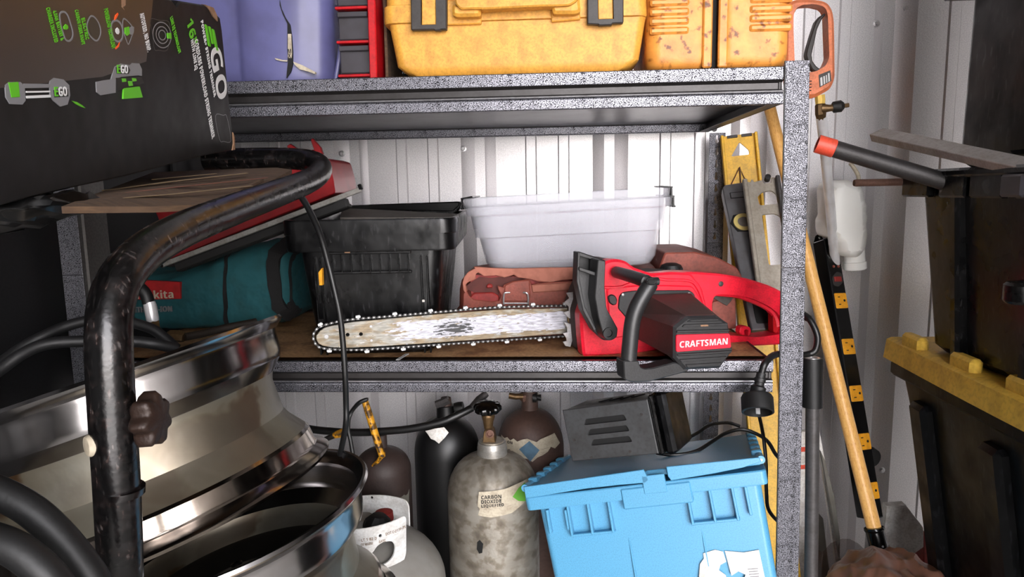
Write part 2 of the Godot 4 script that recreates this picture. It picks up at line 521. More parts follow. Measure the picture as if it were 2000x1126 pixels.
	mat("bottle_alloy", Color(0.6, 0.58, 0.54), 0.45, 0.5, tex(times(dirt, noise_image(512, 81, 0.02, SM, 5, [[0.0, Color(0.6, 0.57, 0.54)], [0.4, Color(0.85, 0.83, 0.8)], [0.55, W], [1.0, W]]))), 3.0, N_fine, 0.25)
	mat("bottle_brown", Color(0.32, 0.24, 0.21), 0.6, 0.1, T_both, 4.0, N_fine, 0.3)
	mat("bottle_dark", Color(0.2, 0.15, 0.135), 0.6, 0.1, T_both, 5.0, N_fine, 0.3)
	mat("propane_white", Color(0.52, 0.51, 0.49), 0.5, 0.0, T_dirt, 4.0)
	mat("cylinder_grey", Color(0.4, 0.39, 0.36), 0.5, 0.1, T_dirt, 4.0)
	mat("label_paper", Color(0.72, 0.68, 0.6), 0.7, 0.0, T_both, 6.0)
	mat("red_print", Color(0.5, 0.3, 0.24), 0.8)
	mat("tan_print", Color(0.52, 0.44, 0.33), 0.85)
	mat("label_green", Color(0.35, 0.6, 0.2), 0.6)
	mat("label_blue", Color(0.3, 0.42, 0.5), 0.6, 0.0, T_dirt, 8.0)
	mat("label_white", Color(0.86, 0.85, 0.83), 0.6, 0.0, T_both, 6.0)
	mat("chipped_yellow", Color(1, 1, 1), 0.5, 0.1, tex(noise_image(512, 91, 0.02, SM, 4, [[0.0, Color(0.1, 0.06, 0.03)], [0.44, Color(0.2, 0.12, 0.05)], [0.48, Color(0.8, 0.56, 0.1)], [1.0, Color(0.9, 0.66, 0.16)]])), 5.0, N_fine, 0.4)
	# cloth, board, wood, film
	mat("teal_cloth", Color(0.06, 0.29, 0.31), 0.85, 0.0, T_dirt, 4.0, N_soft, 1.0)
	mat("black_web", Color(0.035, 0.03, 0.035), 0.85, 0.0, T_dirt, 8.0, N_fine, 0.7)
	mat("red_patch", Color(0.6, 0.04, 0.05), 0.7, 0.0, T_dirt, 8.0)
	mat("red_metal", Color(0.5, 0.015, 0.05), 0.4, 0.0, T_dirt, 4.0)
	mat("alu_edge", Color(0.62, 0.61, 0.59), 0.4, 0.6, T_both, 8.0)
	mat("panel_dark", Color(0.05, 0.047, 0.045), 0.6, 0.0, T_both, 6.0)
	mat("carton_black", Color(0.11, 0.105, 0.105), 0.42, 0.0, T_dirt, 2.0, N_soft, 0.25)
	M.carton_black.metallic_specular = 0.22
	M.black_plastic.metallic_specular = 0.4
	M.dark_tote.metallic_specular = 0.3
	M.black_tote.metallic_specular = 0.4
	mat("carton_raw", Color(0.55, 0.42, 0.32), 0.9, 0.0, T_both, 9.0)
	mat("print_white", Color(0.75, 0.75, 0.75), 0.5)
	mat("print_grey", Color(0.42, 0.42, 0.43), 0.5)
	mat("print_dim", Color(0.17, 0.17, 0.17), 0.5)
	mat("print_green", Color(0.3, 0.62, 0.08), 0.5)
	mat("print_orange", Color(0.85, 0.3, 0.1), 0.5)
	mat("print_olive", Color(0.17, 0.15, 0.11), 0.5)
	mat("print_brown", Color(0.165, 0.125, 0.095), 0.35, 0.0, T_dirt, 2.0)
	mat("print_black", Color(0.03, 0.03, 0.03), 0.6)
	mat("ink", Color(0.1, 0.09, 0.08), 0.8)
	mat("ink_rust", Color(0.45, 0.32, 0.16), 0.8)
	var corr := noise_image(512, 95, 0.01, SM, 4, [[0.0, Color(0.62, 0.55, 0.46)], [0.4, Color(0.7, 0.64, 0.58)], [0.5, Color(0.9, 0.83, 0.72)], [0.58, Color(0.72, 0.66, 0.6)], [1.0, Color(0.85, 0.8, 0.74)]], Vector2(1, 6))
	mat("cardboard", Color(0.4, 0.33, 0.27), 0.9, 0.0, tex(corr), 2.0, N_fine, 0.4)
	var grain := noise_image(512, 97, 0.02, SM, 4, [[0.0, Color(0.76, 0.55, 0.3)], [0.4, Color(0.9, 0.7, 0.43)], [0.5, Color(0.97, 0.83, 0.58)], [0.62, Color(0.92, 0.73, 0.46)], [1.0, Color(1.0, 0.88, 0.65)]], Vector2(8, 1))
	grain.resize(512, 512)
	mat("ash_wood", Color(0.98, 0.93, 0.82), 0.42, 0.0, tex(grain), 7.0)
	mat("bag_brown", Color(0.45, 0.31, 0.25), 0.4, 0.0, T_dirt, 4.0)
	M.bag_brown.backlight_enabled = true
	M.bag_brown.backlight = Color(0.12, 0.06, 0.04)
	var bf := mat("bag_film", Color(0.3, 0.18, 0.13, 0.5), 0.3)
	bf.transparency = BaseMaterial3D.TRANSPARENCY_ALPHA
	bf.cull_mode = BaseMaterial3D.CULL_DISABLED
	mat("film_black", Color(0.012, 0.012, 0.013), 0.3, 0.0, null, 4.0)
	mat("hose_grey", Color(0.1, 0.1, 0.105), 0.55, 0.0, T_both, 5.0, N_fine, 0.3)
	mat("hose_brown", Color(0.13, 0.1, 0.07), 0.55, 0.0, T_both, 5.0)

func setup():
	var cam := Camera3D.new()
	cam.name = "camera"
	cam.position = Vector3(0, 1.18, 0)
	cam.basis = Basis(Vector3.UP, deg_to_rad(3.55)) * Basis(Vector3.RIGHT, deg_to_rad(-8.0)) * Basis(Vector3.BACK, deg_to_rad(-1.0))
	cam.fov = rad_to_deg(2.0 * atan(563.0 / 1350.0))
	cam.near = 0.02
	cam.current = true
	add_child(cam)
	var we := WorldEnvironment.new()
	we.name = "world_environment"
	var env := Environment.new()
	var sm := ProceduralSkyMaterial.new()
	sm.sky_top_color = Color(0.8, 0.8, 0.82)
	sm.sky_horizon_color = Color(0.98, 0.955, 0.95)
	sm.ground_horizon_color = Color(0.75, 0.73, 0.7)
	sm.ground_bottom_color = Color(0.45, 0.43, 0.4)
	sm.sun_angle_max = 1.0
	var sky := Sky.new()
	sky.sky_material = sm
	env.background_mode = Environment.BG_SKY
	env.sky = sky
	env.background_energy_multiplier = 23.0
	env.ambient_light_source = Environment.AMBIENT_SOURCE_SKY
	env.tonemap_mode = Environment.TONE_MAPPER_LINEAR
	env.tonemap_exposure = 1.0
	env.sdfgi_enabled = true
	env.ssao_enabled = true
	env.ssil_enabled = true
	we.environment = env
	add_child(we)

func shed():
	# inside face of the rear sheeting, seen from above: flats at z -1.64, deep grooves 3 cm back, small pencil ribs 3 mm proud
	var wall := Node3D.new()
	wall.name = "wall_back"
	wall.position = Vector3(0, 0, -1.64)
	add_child(wall)
	structure(wall, "ribbed bare metal sheeting behind the shelves", "wall")
	var major := [-1.095, -0.785, -0.479, -0.175, 0.132, 0.446, 0.757, 1.07, 1.38, 1.69]
	var prof := [Vector2(-1.2, 0)]
	var panels := []
	for i in major.size():
		var x: float = major[i]
		var w := 0.041
		if i == 6: w = 0.046
		if i > 0:
			var a: float = major[i - 1] + 0.045
			var b: float = x - 0.045
			for q in [0.36, 0.71]:
				var mx := lerpf(a, b, q)
				prof.append_array([Vector2(mx - 0.0135, 0), Vector2(mx - 0.0105, 0.004), Vector2(mx + 0.0105, 0.004), Vector2(mx + 0.0135, 0)])
		prof.append_array([Vector2(x - w, 0), Vector2(x - 0.012, -0.032), Vector2(x + 0.012, -0.032)])
		if i in [0, 3, 6]:
			panels.append(prof.duplicate())
			prof = [Vector2(x + 0.012, -0.032)]
		prof.append(Vector2(x + w, 0))
	prof.append(Vector2(1.94, 0))
	panels.append(prof)
	for p in panels:
		var n: int = p.size()
		var ring := []
		for q in p: ring.append(Vector3(q.x, 0, -1.64 + q.y))
		for i in n: ring.append(Vector3(p[n - 1 - i].x, 0, -1.64 + p[n - 1 - i].y - 0.012))
		var top := []
		for q in ring: top.append(q + Vector3(0, 2.76, 0))
		var g := G.new()
		var m := 0
		for i in ring.size():
			var k := (i + 1) % ring.size()
			g.quad(ring[i], top[i], top[k], ring[k])
		for i in n - 1:
			g.quad(ring[i], ring[i + 1], ring[2 * n - 2 - i], ring[2 * n - 1 - i])
			g.quad(top[i], top[2 * n - 1 - i], top[2 * n - 2 - i], top[i + 1])
		for i in range(0, g.t.size(), 3):
			var s := g.t[i + 1]; g.t[i + 1] = g.t[i + 2]; g.t[i + 2] = s
		obj("sheet_panel", g, M.sheet, wall, "", 20.0)
	for q in [Vector3(0.7158, 1.5328, -1.64), Vector3(0.787, 1.5679, -1.66), Vector3(0.784, 0.4996, -1.64), Vector3(0.4585, 1.5254, -1.64), Vector3(-0.2102, 1.2809, -1.64), Vector3(-0.4998, 1.275, -1.64)]:
		var g := G.new()
		g.lathe([Vector2(0.0075, 0), Vector2(0.0075, 0.0015), Vector2(0.0045, 0.002), Vector2(0.0045, 0.005), Vector2(0.0035, 0.006), Vector2(0, 0.006)], 10, axis_frame(q, Vector3.BACK, Vector3.UP))
		obj("screw_head", g, M.bright_steel, wall)
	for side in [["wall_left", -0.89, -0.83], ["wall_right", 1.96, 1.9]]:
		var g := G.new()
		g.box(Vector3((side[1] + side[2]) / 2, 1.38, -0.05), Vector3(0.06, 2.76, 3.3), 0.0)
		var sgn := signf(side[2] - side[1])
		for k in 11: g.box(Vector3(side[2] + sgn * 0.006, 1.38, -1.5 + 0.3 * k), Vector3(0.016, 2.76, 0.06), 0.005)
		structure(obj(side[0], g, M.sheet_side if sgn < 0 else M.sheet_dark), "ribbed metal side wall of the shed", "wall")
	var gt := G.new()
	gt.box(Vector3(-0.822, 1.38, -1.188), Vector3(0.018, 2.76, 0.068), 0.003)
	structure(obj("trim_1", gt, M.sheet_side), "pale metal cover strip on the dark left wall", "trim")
	var gf := G.new()
	gf.box(Vector3(0.35, -0.05, -0.05), Vector3(3.3, 0.1, 3.4), 0.0)
	structure(obj("floor", gf, M.concrete), "grey concrete shed floor", "floor")
	var gc := G.new()
	gc.box(Vector3(0.35, 2.79, -0.05), Vector3(3.3, 0.06, 3.4), 0.0)
	for k in 10: gc.box(Vector3(-0.9 + 0.3 * k, 2.755, -0.05), Vector3(0.07, 0.02, 3.3), 0.006)
	structure(obj("ceiling", gc, M.roof_sheet), "ribbed metal shed roof", "ceiling")
	var gd := G.new()                        # front wall with the open doorway behind the camera
	gd.box(Vector3(-0.68, 1.38, 1.6), Vector3(1.12, 2.76, 0.06), 0.0)
	gd.box(Vector3(0.87, 2.63, 1.6), Vector3(2.0, 0.26, 0.06), 0.0)
	gd.box(Vector3(1.89, 1.38, 1.6), Vector3(0.1, 2.76, 0.06), 0.0)
	structure(obj("wall_front", gd, M.sheet_side), "metal front wall with the open doorway", "wall")
	var gg := G.new()
	gg.box(Vector3(0, -0.16, 9.0), Vector3(24, 0.12, 14.7), 0.0)
	structure(obj("ground", gg, M.ground), "pale gravel yard outside the doorway", "ground")

func keyhole(c: Vector2, s := 1.0) -> Array:
	var o := []
	for i in 9: o.append(c + s * Vector2(cos(-0.9 + (PI + 1.8) * i / 8.0) * 0.0042, 0.004 + sin(-0.9 + (PI + 1.8) * i / 8.0) * 0.0042))
	var r := []
	for q in o: r.append(c - (q - c))         # round end below
	r.append(c + s * Vector2(0.0019, 0.0085))
	r.append(c + s * Vector2(-0.0019, 0.0085))
	var hull := Geometry2D.convex_hull(PackedVector2Array(o))
	return r

func shelving():
	var u := thing("shelving_unit", "black and silver hammered metal shelving unit with brown board decks", "shelving", Vector3(-0.24, 0, -1.33))
	var x0 := -0.772
	var x1 := 0.342
	# rolled edge beams: flat lip, groove, bead, lower lip; zf is the face, d the way in
	for tier in [[1.3565, 0.055], [0.9105, 0.052]]:
		var y: float = tier[0]
		var h: float = tier[1]
		for end in [[-1.08, -1.0, "front"], [-1.583, 1.0, "rear"]]:
			var z: float = end[0]
			var d: float = end[1]
			var lip := G.new()
			var xf := Transform3D(Vector3(0, 0, 1), Vector3(0, 1, 0), Vector3(-1, 0, 0), Vector3(x1, 0, 0))
			lip.extrude(rounded([Vector2(z, y - h * 0.36), Vector2(z, y), Vector2(z + d * 0.03, y), Vector2(z + d * 0.03, y - 0.002), Vector2(z + d * 0.006, y - 0.002), Vector2(z + d * 0.006, y - h * 0.36)], 0.002, 3), 0.0, x1 - x0, 0.0, xf)
			var beam := obj("beam", lip, M.beam, u)
			var gr := G.new()
			gr.extrude([Vector2(z, y - h * 0.35), Vector2(z + d * 0.008, y - h * 0.42), Vector2(z + d * 0.008, y - h * 0.58), Vector2(z + d * 0.001, y - h * 0.635), Vector2(z + d * 0.011, y - h * 0.66), Vector2(z + d * 0.011, y - h * 0.35)], 0.0, x1 - x0, 0.0, xf)
			obj("groove", gr, M.beam_groove, beam)
			var bd := G.new()
			bd.tube([Vector3(x0, y - h * 0.65, z + d * 0.0012), Vector3(x1, y - h * 0.65, z + d * 0.0012)], 0.0014, 8)
			obj("bead", bd, M.beam_bead, beam)
			var lo := G.new()
			lo.extrude(rounded([Vector2(z + d * 0.003, y - h * 0.66), Vector2(z - d * 0.0006, y - h * 0.72), Vector2(z, y - h), Vector2(z + d * 0.008, y - h), Vector2(z + d * 0.008, y - h + 0.002), Vector2(z + d * 0.006, y - h + 0.002), Vector2(z + d * 0.007, y - h * 0.66)], 0.002, 3), 0.0, x1 - x0, 0.0, xf)
			obj("lower_lip", lo, M.beam, beam)
		for x in [x0, x1]:
			var g := G.new()
			var d := 1.0 if x == x0 else -1.0
			g.box(Vector3(x + d * 0.003, y - h / 2, -1.3315), Vector3(0.005, h, 0.49), 0.001)
			g.box(Vector3(x + d * 0.012, y - h + 0.001, -1.3315), Vector3(0.02, 0.002, 0.49), 0.0005)
			obj("side_beam", g, M.beam_groove, u)
		var deck := G.new()
		if y > 1.2:
			deck.box(Vector3((x0 + x1) / 2, y - 0.018, -1.3315), Vector3(x1 - x0 - 0.012, 0.035, 0.472), 0.001)
			obj("shelf_deck", deck, M.deck_metal, u)
		else:
			deck.box(Vector3((x0 + x1) / 2, y - 0.0055, -1.3315), Vector3(x1 - x0 - 0.012, 0.011, 0.489), 0.001)
			obj("shelf_deck", deck, M.board, u)
	# corner posts: pressed angles in two lengths; the unit racks a little to the left at the top
	for c in [[0.3425, -1.078, 1, -1], [0.345, -1.583, 1, 1], [-0.768, -1.078, -1, -1], [-0.768, -1.583, -1, 1]]:
		var rear: bool = c[3] > 0
		for part in [[0.0, 1.0565], [1.057, 1.363 if not rear else 1.3]]:
			var xb: float = c[0] + (0.026 if not rear and c[2] > 0 else 0.0) * (1.0 - part[0] / 1.363)
			var xt: float = c[0] + (0.026 if not rear and c[2] > 0 else 0.0) * (1.0 - part[1] / 1.363)
			var sh := Transform3D(Vector3(1, 0, 0), Vector3((xt - xb) / (part[1] - part[0]), 1, 0), Vector3(0, 0, 1), Vector3(xb - (xt - xb) / (part[1] - part[0]) * part[0], 0, 0))
			var g := G.new()
			var f := rect2(0, part[0], 0.035, part[1]) if c[2] > 0 else rect2(-0.035, part[0], 0, part[1])
			var holes := []
			if rear and c[2] > 0:
				for k in 26:
					var yy: float = 0.645 + 0.0267 * k
					if yy > part[0] + 0.012 and yy < part[1] - 0.012: holes.append(keyhole(Vector2(0.0165, yy)))
			var z: float = c[1]
			g.extrude(f, z, z + 0.002 * (1 if not rear else -1), 0.0006, sh, holes)
			g.box(Vector3((0.0345 if c[2] > 0 else -0.0345), (part[0] + part[1]) / 2, z - 0.0185), Vector3(0.002, part[1] - part[0], 0.033), 0.0005)
			var st := g.t.size() - 132
			for i in range(st, g.t.size()): g.t[i] = sh * g.t[i]
			obj("post", g, M.hammered, u)
			if rear: continue
			var edge := G.new()
			edge.tube([sh * Vector3(0.0 if c[2] > 0 else -0.035, part[0], z), sh * Vector3(0.0 if c[2] > 0 else -0.035, part[1], z)], 0.0014, 6)
			obj("post_edge", edge, M.cable, u)
	for q in [Vector3(0.3538, 1.3075, -1.578), Vector3(0.3563, 1.3175, -1.58)]:
		var g := G.new()
		g.lathe([Vector2(0.006, 0), Vector2(0.006, 0.003), Vector2(0, 0.0045)], 12, axis_frame(q, Vector3.BACK, Vector3.UP))
		obj("rivet", g, M.beam_groove, u)

func planar_uv(g: G, xf: Transform3D, lo: Vector2, hi: Vector2):
	var inv := xf.affine_inverse()
	g.uv = PackedVector2Array()
	for q in g.t:
		var p := inv * q
		g.uv.append(Vector2((p.x - lo.x) / (hi.x - lo.x), 1.0 - (p.y - lo.y) / (hi.y - lo.y)))

func bar_texture() -> ImageTexture:
	# bare steel gone brown, a long patch of scraped white paint, a smudge of black print in its middle
	var w := 1024
	var h := 160
	var im := Image.create(w, h, false, Image.FORMAT_RGB8)
	var a := FastNoiseLite.new(); a.seed = 4; a.frequency = 0.012; a.fractal_octaves = 5
	var b := FastNoiseLite.new(); b.seed = 9; b.frequency = 0.05; b.fractal_octaves = 4
	var c := FastNoiseLite.new(); c.seed = 15; c.frequency = 0.03; c.fractal_octaves = 3
	for y in h:
		for x in w:
			var u := float(x) / w
			var v := float(y) / h
			var n1 := a.get_noise_2d(x, y * 2.0)
			var n2 := b.get_noise_2d(x * 0.4, y * 1.6)
			var n3 := c.get_noise_2d(x * 0.5, y * 2.2)
			var col := Color(0.47, 0.46, 0.43).lerp(Color(0.4, 0.34, 0.25), clampf(0.35 + n1 * 1.6 + (0.55 if u > 0.42 else 0.0), 0.0, 0.85))
			col = col * (1.0 + n2 * 0.25)
			var band := smoothstep(0.24, 0.34, u) * (1.0 - smoothstep(0.9, 0.97, u)) * (1.0 - smoothstep(0.24, 0.33, absf(v - 0.5)))
			if band + n3 * 0.9 - 0.42 > 0.12: col = Color(0.6, 0.6, 0.63) * (0.97 + n2 * 0.3)
			var smudge := exp(-pow((u - 0.5) / 0.075, 2.0)) * exp(-pow((v - 0.52) / 0.25, 2.0))
			if smudge * 0.8 + n2 * 0.75 > 0.52: col = Color(0.13, 0.13, 0.14)
			var gum := smoothstep(0.92, 0.99, u) + n3 * 0.8
			if gum > 0.72: col = Color(0.26, 0.19, 0.11) * (1.0 + n2 * 0.6)
			im.set_pixel(x, y, col)
	im.generate_mipmaps()
	return ImageTexture.create_from_image(im)

func chainsaw():
	var F := Transform3D(Vector3(0.9511, 0, -0.309), Vector3(0, 1, 0), Vector3(0.309, 0, 0.9511), Vector3(0.054, 0.911, -1.11))
	var t := thing("chainsaw", "red and black electric chainsaw lying on the middle shelf", "chainsaw", Vector3(0.16, 0.911, -1.15))
	# body: red shell in front of a dusty dark clutch cover
	var front := [Vector2(-0.0077, -0.0012), Vector2(-0.0112, 0.0306), Vector2(-0.0137, 0.0697), Vector2(-0.0021, 0.1017), Vector2(0.0102, 0.1261), Vector2(0.0279, 0.1528), Vector2(0.0385, 0.1565), Vector2(0.0528, 0.1567), Vector2(0.0672, 0.1528), Vector2(0.0799, 0.1421), Vector2(0.1111, 0.1306), Vector2(0.1482, 0.1314), Vector2(0.184, 0.128), Vector2(0.2056, 0.1035), Vector2(0.214, 0.075), Vector2(0.2199, 0.0321), Vector2(0.2157, 0.0074), Vector2(0.139, -0.0012), Vector2(0.0792, -0.0045)]
	var g := G.new()
	g.extrude(rounded(front, 0.006, 3), 0.0, -0.03, 0.004, F)
	var body := obj("body", g, M.saw_red, t)
	g = G.new()
	g.extrude(rounded(G.inset(front, 0.003), 0.006, 3), -0.03, -0.098, 0.004, F)
	obj("clutch_cover", g, M.saw_dusty, t, "dusty dark clutch cover")
	g = G.new()
	var raised := [Vector2(0.0311, 0.111), Vector2(0.0906, 0.113), Vector2(0.1368, 0.1106), Vector2(0.1858, 0.1064), Vector2(0.1997, 0.0865), Vector2(0.2061, 0.0598), Vector2(0.1663, 0.0359), Vector2(0.0457, 0.0268), Vector2(0.0366, 0.0446)]
	g.extrude(rounded(raised, 0.006, 3), -0.002, 0.003, 0.002, F)
	obj("raised_panel", g, M.saw_red, body)
	g = G.new()
	g.tube(spline([Vector3(0.0805, 1.023, -1.1176), Vector3(0.1103, 1.023, -1.1272), Vector3(0.1508, 1.0362, -1.1404), Vector3(0.1843, 1.0302, -1.1513), Vector3(0.2246, 1.0264, -1.1644), Vector3(0.2402, 1.0134, -1.1695), Vector3(0.2518, 0.9865, -1.1732)], 4), 0.0024, 6)
	obj("step_line", g, M.saw_red, body)  # raised bead along the step in the shell, same red as the body
	# rear D handle
	var outer := [Vector2(0.1186, 0.1211), Vector2(0.1453, 0.1277), Vector2(0.1664, 0.1294), Vector2(0.2035, 0.1268), Vector2(0.2552, 0.1209), Vector2(0.3021, 0.1114), Vector2(0.3481, 0.0963), Vector2(0.3782, 0.0817), Vector2(0.4056, 0.0624), Vector2(0.4196, 0.0388), Vector2(0.4222, 0.0072), Vector2(0.4121, -0.0103), Vector2(0.3821, -0.012), Vector2(0.2874, -0.0098), Vector2(0.2164, -0.0129), Vector2(0.1863, -0.0015)]
	var hole := [Vector2(0.2441, 0.087), Vector2(0.2826, 0.0831), Vector2(0.3084, 0.0771), Vector2(0.3474, 0.0601), Vector2(0.3692, 0.0429), Vector2(0.3774, 0.0225), Vector2(0.3738, 0.0076), Vector2(0.3285, 0.0051), Vector2(0.2972, 0.0091), Vector2(0.2561, 0.0138), Vector2(0.2437, 0.0239), Vector2(0.235, 0.0502), Vector2(0.2335, 0.0703), Vector2(0.2362, 0.0811)]
	g = G.new()
	g.extrude(rounded(outer, 0.012, 4), -0.016, -0.052, 0.008, F, [rounded(hole, 0.01, 4)])
	var handle := obj("rear_handle", g, M.saw_red, t)
	g = G.new()
	g.tube(spline([Vector3(0.275, 0.9997, -1.2133), Vector3(0.2628, 0.9914, -1.2094), Vector3(0.2623, 0.9733, -1.2092), Vector3(0.2698, 0.9363, -1.2117)], 4), 0.006, 8)
	g.tube(spline([Vector3(0.275, 0.9988, -1.2133), Vector3(0.3124, 0.994, -1.2255), Vector3(0.3369, 0.9871, -1.2335), Vector3(0.3739, 0.9701, -1.2455), Vector3(0.3945, 0.9529, -1.2522), Vector3(0.4024, 0.9308, -1.2548)], 4), 0.006, 8)
	obj("grip_edge", g, M.saw_red, handle)
	g = G.new()
	g.extrude(rounded([Vector2(0.2916, 0.0116), Vector2(0.2884, 0.0173), Vector2(0.2902, 0.0255), Vector2(0.2972, 0.0278), Vector2(0.3086, 0.0252), Vector2(0.3119, 0.0185), Vector2(0.3101, 0.0094), Vector2(0.3061, 0.0087), Vector2(0.3068, 0.0179), Vector2(0.3015, 0.021), Vector2(0.2975, 0.0195), Vector2(0.3009, 0.01)], 0.002, 2), -0.014, -0.03, 0.0015, F)
	obj("cord_hook", g, M.saw_red, handle)
	g = G.new()
	g.extrude(rounded([Vector2(0.3623, 0.0488), Vector2(0.3732, 0.0388), Vector2(0.3763, 0.016), Vector2(0.3724, 0.0068), Vector2(0.3649, 0.0092)], 0.003, 3), -0.026, -0.042, 0.002, F)
	obj("trigger", g, M.red_frame, handle)
	g = G.new()
	var pin := F * Vector3(Vector2(0.2502, 0.1045).x, Vector2(0.2502, 0.1045).y, -0.018)
	g.lathe([Vector2(0.0048, 0), Vector2(0.0048, 0.0025), Vector2(0.0035, 0.0035), Vector2(0, 0.0036)], 14, axis_frame(pin, F.basis.z, Vector3.UP))
	obj("pin", g, M.latch_grey, handle)
	g = G.new()
	g.extrude(rounded([Vector2(0.0324, 0.0981), Vector2(0.0387, 0.1012), Vector2(0.0458, 0.0982), Vector2(0.0495, 0.0913), Vector2(0.0486, 0.0837), Vector2(0.0423, 0.0815), Vector2(0.0342, 0.087)], 0.004, 3), -0.002, 0.005, 0.002, F)
	obj("oil_cap", g, M.saw_black, t, "black cap behind the hand guard")
	# motor: flange, tapering eight-sided housing, ribbed end with the name plate
	g = G.new()
	g.extrude(rounded([Vector2(0.0514, 0.085), Vector2(0.0522, 0.0968), Vector2(0.0585, 0.1032), Vector2(0.0802, 0.1046), Vector2(0.1786, 0.1002), Vector2(0.1873, 0.0937), Vector2(0.1944, 0.075), Vector2(0.205, 0.0339), Vector2(0.1559, -0.0069), Vector2(0.1012, 0.0165), Vector2(0.0587, 0.0676), Vector2(0.0505, 0.0766)], 0.004, 3), 0.0, 0.006, 0.001, F)
	var motor := obj("motor_flange", g, M.saw_black, t)
	for q in [[Vector3(0.1111, 1.0103, -1.1222), Vector3(0.2243, 1.0051, -1.159)]]:
		for p in q:
			g = G.new()
			g.lathe([Vector2(0.0028, 0), Vector2(0.0028, 0.0012), Vector2(0.0018, 0.002), Vector2(0, 0.0021)], 10, axis_frame(p, F.basis.z, Vector3.UP))
			obj("screw", g, M.bright_steel, motor)
	var face := [Vector2(0.1044, 0.0829), Vector2(0.1515, 0.0811), Vector2(0.1725, 0.0677), Vector2(0.1815, 0.0255), Vector2(0.1606, -0.0005), Vector2(0.1018, 0.002), Vector2(0.0831, 0.0213), Vector2(0.0823, 0.0683)]
	var rear8 := [Vector2(0.0994, 0.0979), Vector2(0.1795, 0.0961), Vector2(0.2087, 0.0692), Vector2(0.2234, 0.0241), Vector2(0.201, -0.0099), Vector2(0.136, -0.0049), Vector2(0.0854, 0.0233), Vector2(0.0796, 0.0666)]
	var r0 := []; var r1 := []; var r2 := []; var r3 := []
	var fin := G.inset(face, 0.004)
	for i in 8:
		r0.append(F * Vector3(rear8[i].x, rear8[i].y, 0.004))
		r1.append(F * Vector3(face[i].x, face[i].y, 0.126))
		r2.append(F * Vector3(face[i].x, face[i].y, 0.132))
		r3.append(F * Vector3(fin[i].x, fin[i].y, 0.136))
	g = G.new()
	g.loft([r0, r1])
	obj("motor_housing", g, M.motor_black, t, "dusty black eight-sided motor housing", 20.0)
	g = G.new()
	g.loft([r1, r2, r3])
	var endcap := obj("end_cap", g, M.saw_black, t, "", 20.0)
	for q in [[Vector2(0.1081, 0.0782), Vector2(0.1528, 0.077), Vector2(0.1588, 0.0727), Vector2(0.1023, 0.0748)], [Vector2(0.0974, 0.0713), Vector2(0.1675, 0.069), Vector2(0.1693, 0.065), Vector2(0.0942, 0.0677)], [Vector2(0.0868, 0.0636), Vector2(0.1721, 0.0594), Vector2(0.1726, 0.0554), Vector2(0.0852, 0.0595)], [Vector2(0.0866, 0.0283), Vector2(0.1783, 0.0268), Vector2(0.1758, 0.0222), Vector2(0.0883, 0.0243)], [Vector2(0.0909, 0.0194), Vector2(0.1699, 0.0179), Vector2(0.1665, 0.0142), Vector2(0.0943, 0.0153)], [Vector2(0.1011, 0.0108), Vector2(0.1615, 0.0091), Vector2(0.1581, 0.0054), Vector2(0.1045, 0.0059)]]:
		g = G.new()
		g.extrude(rounded(q, 0.0015, 2), 0.134, 0.1385, 0.001, F)
		obj("cooling_rib", g, M.saw_black, endcap)
	var plate := [Vector2(0.0848, 0.0569), Vector2(0.1729, 0.0528), Vector2(0.1761, 0.031), Vector2(0.0852, 0.0312)]
	g = G.new()
	g.extrude(rounded(plate, 0.003, 3), 0.135, 0.1385, 0.0005, F)
	var np := obj("name_plate", g, M.saw_red, t, "red name plate with white lettering")
	var a := Vector2(0.0904, 0.037)
	var b := Vector2(0.1694, 0.0366)
	var ang := atan2(b.y - a.y, b.x - a.x)
	words("lettering", "CRAFTSMAN", FB, 0.0098, F * Transform3D(Basis(Vector3.BACK, ang), Vector3(a.x, a.y, 0.1383)), M.print_white, np, (b - a).length())
	g = G.new()
	g.extrude([Vector2(0.1236, 0.0693), Vector2(0.1362, 0.0688), Vector2(0.1371, 0.0664), Vector2(0.1245, 0.0665)], 0.138, 0.1388, 0.0002, F)
	obj("paper_scrap", g, M.carton_raw, endcap)
	# wrap-round front handle
	g = G.new()
	var top := [Vector3(0.0999, 1.0482, -1.1144)]
	top.append_array([Vector3(0.1197, 1.0476, -1.0578)])
	top.append_array([Vector3(0.1347, 1.0455, -1.0185), Vector3(0.1457, 1.0403, -1.022)])
	g.tube(top, [0.0095, 0.0098, 0.0098, 0.008], 16)
	var fh := obj("front_handle", g, M.saw_black, t)
	g = G.new()
	g.tube(spline([Vector3(0.1424, 1.0436, -1.0147), Vector3(0.1317, 1.0291, -1.0112), Vector3(0.1195, 1.007, -1.0072), Vector3(0.1135, 0.9861, -1.0053), Vector3(0.1106, 0.9595, -1.0043), Vector3(0.1085, 0.9326, -1.0036), Vector3(0.1078, 0.9141, -1.0034)], 5), [0.0105, 0.011, 0.0115, 0.0118, 0.0118, 0.0118, 0.0118, 0.0118, 0.0118, 0.0118, 0.0118, 0.0118, 0.0118, 0.0118, 0.0118, 0.0118, 0.0118, 0.0118, 0.0118, 0.0118, 0.0118, 0.0118, 0.0118, 0.0118, 0.0118, 0.0118, 0.0118, 0.0118, 0.0118, 0.0118, 0.0118], 18)
	obj("handle_grip", g, M.saw_black, fh)
	g = G.new()
	g.tube([Vector3(0.1385, 1.0461, -1.0134), Vector3(0.1502, 1.0455, -1.0172)], 0.0085, 16, false, 0.72)
	g.tube([Vector3(0.1393, 1.0461, -1.0136), Vector3(0.151, 1.0455, -1.0174)], 0.0085, 16, false, 0.72)
	obj("tube_end", g, M.saw_black, fh)
	g = G.new()
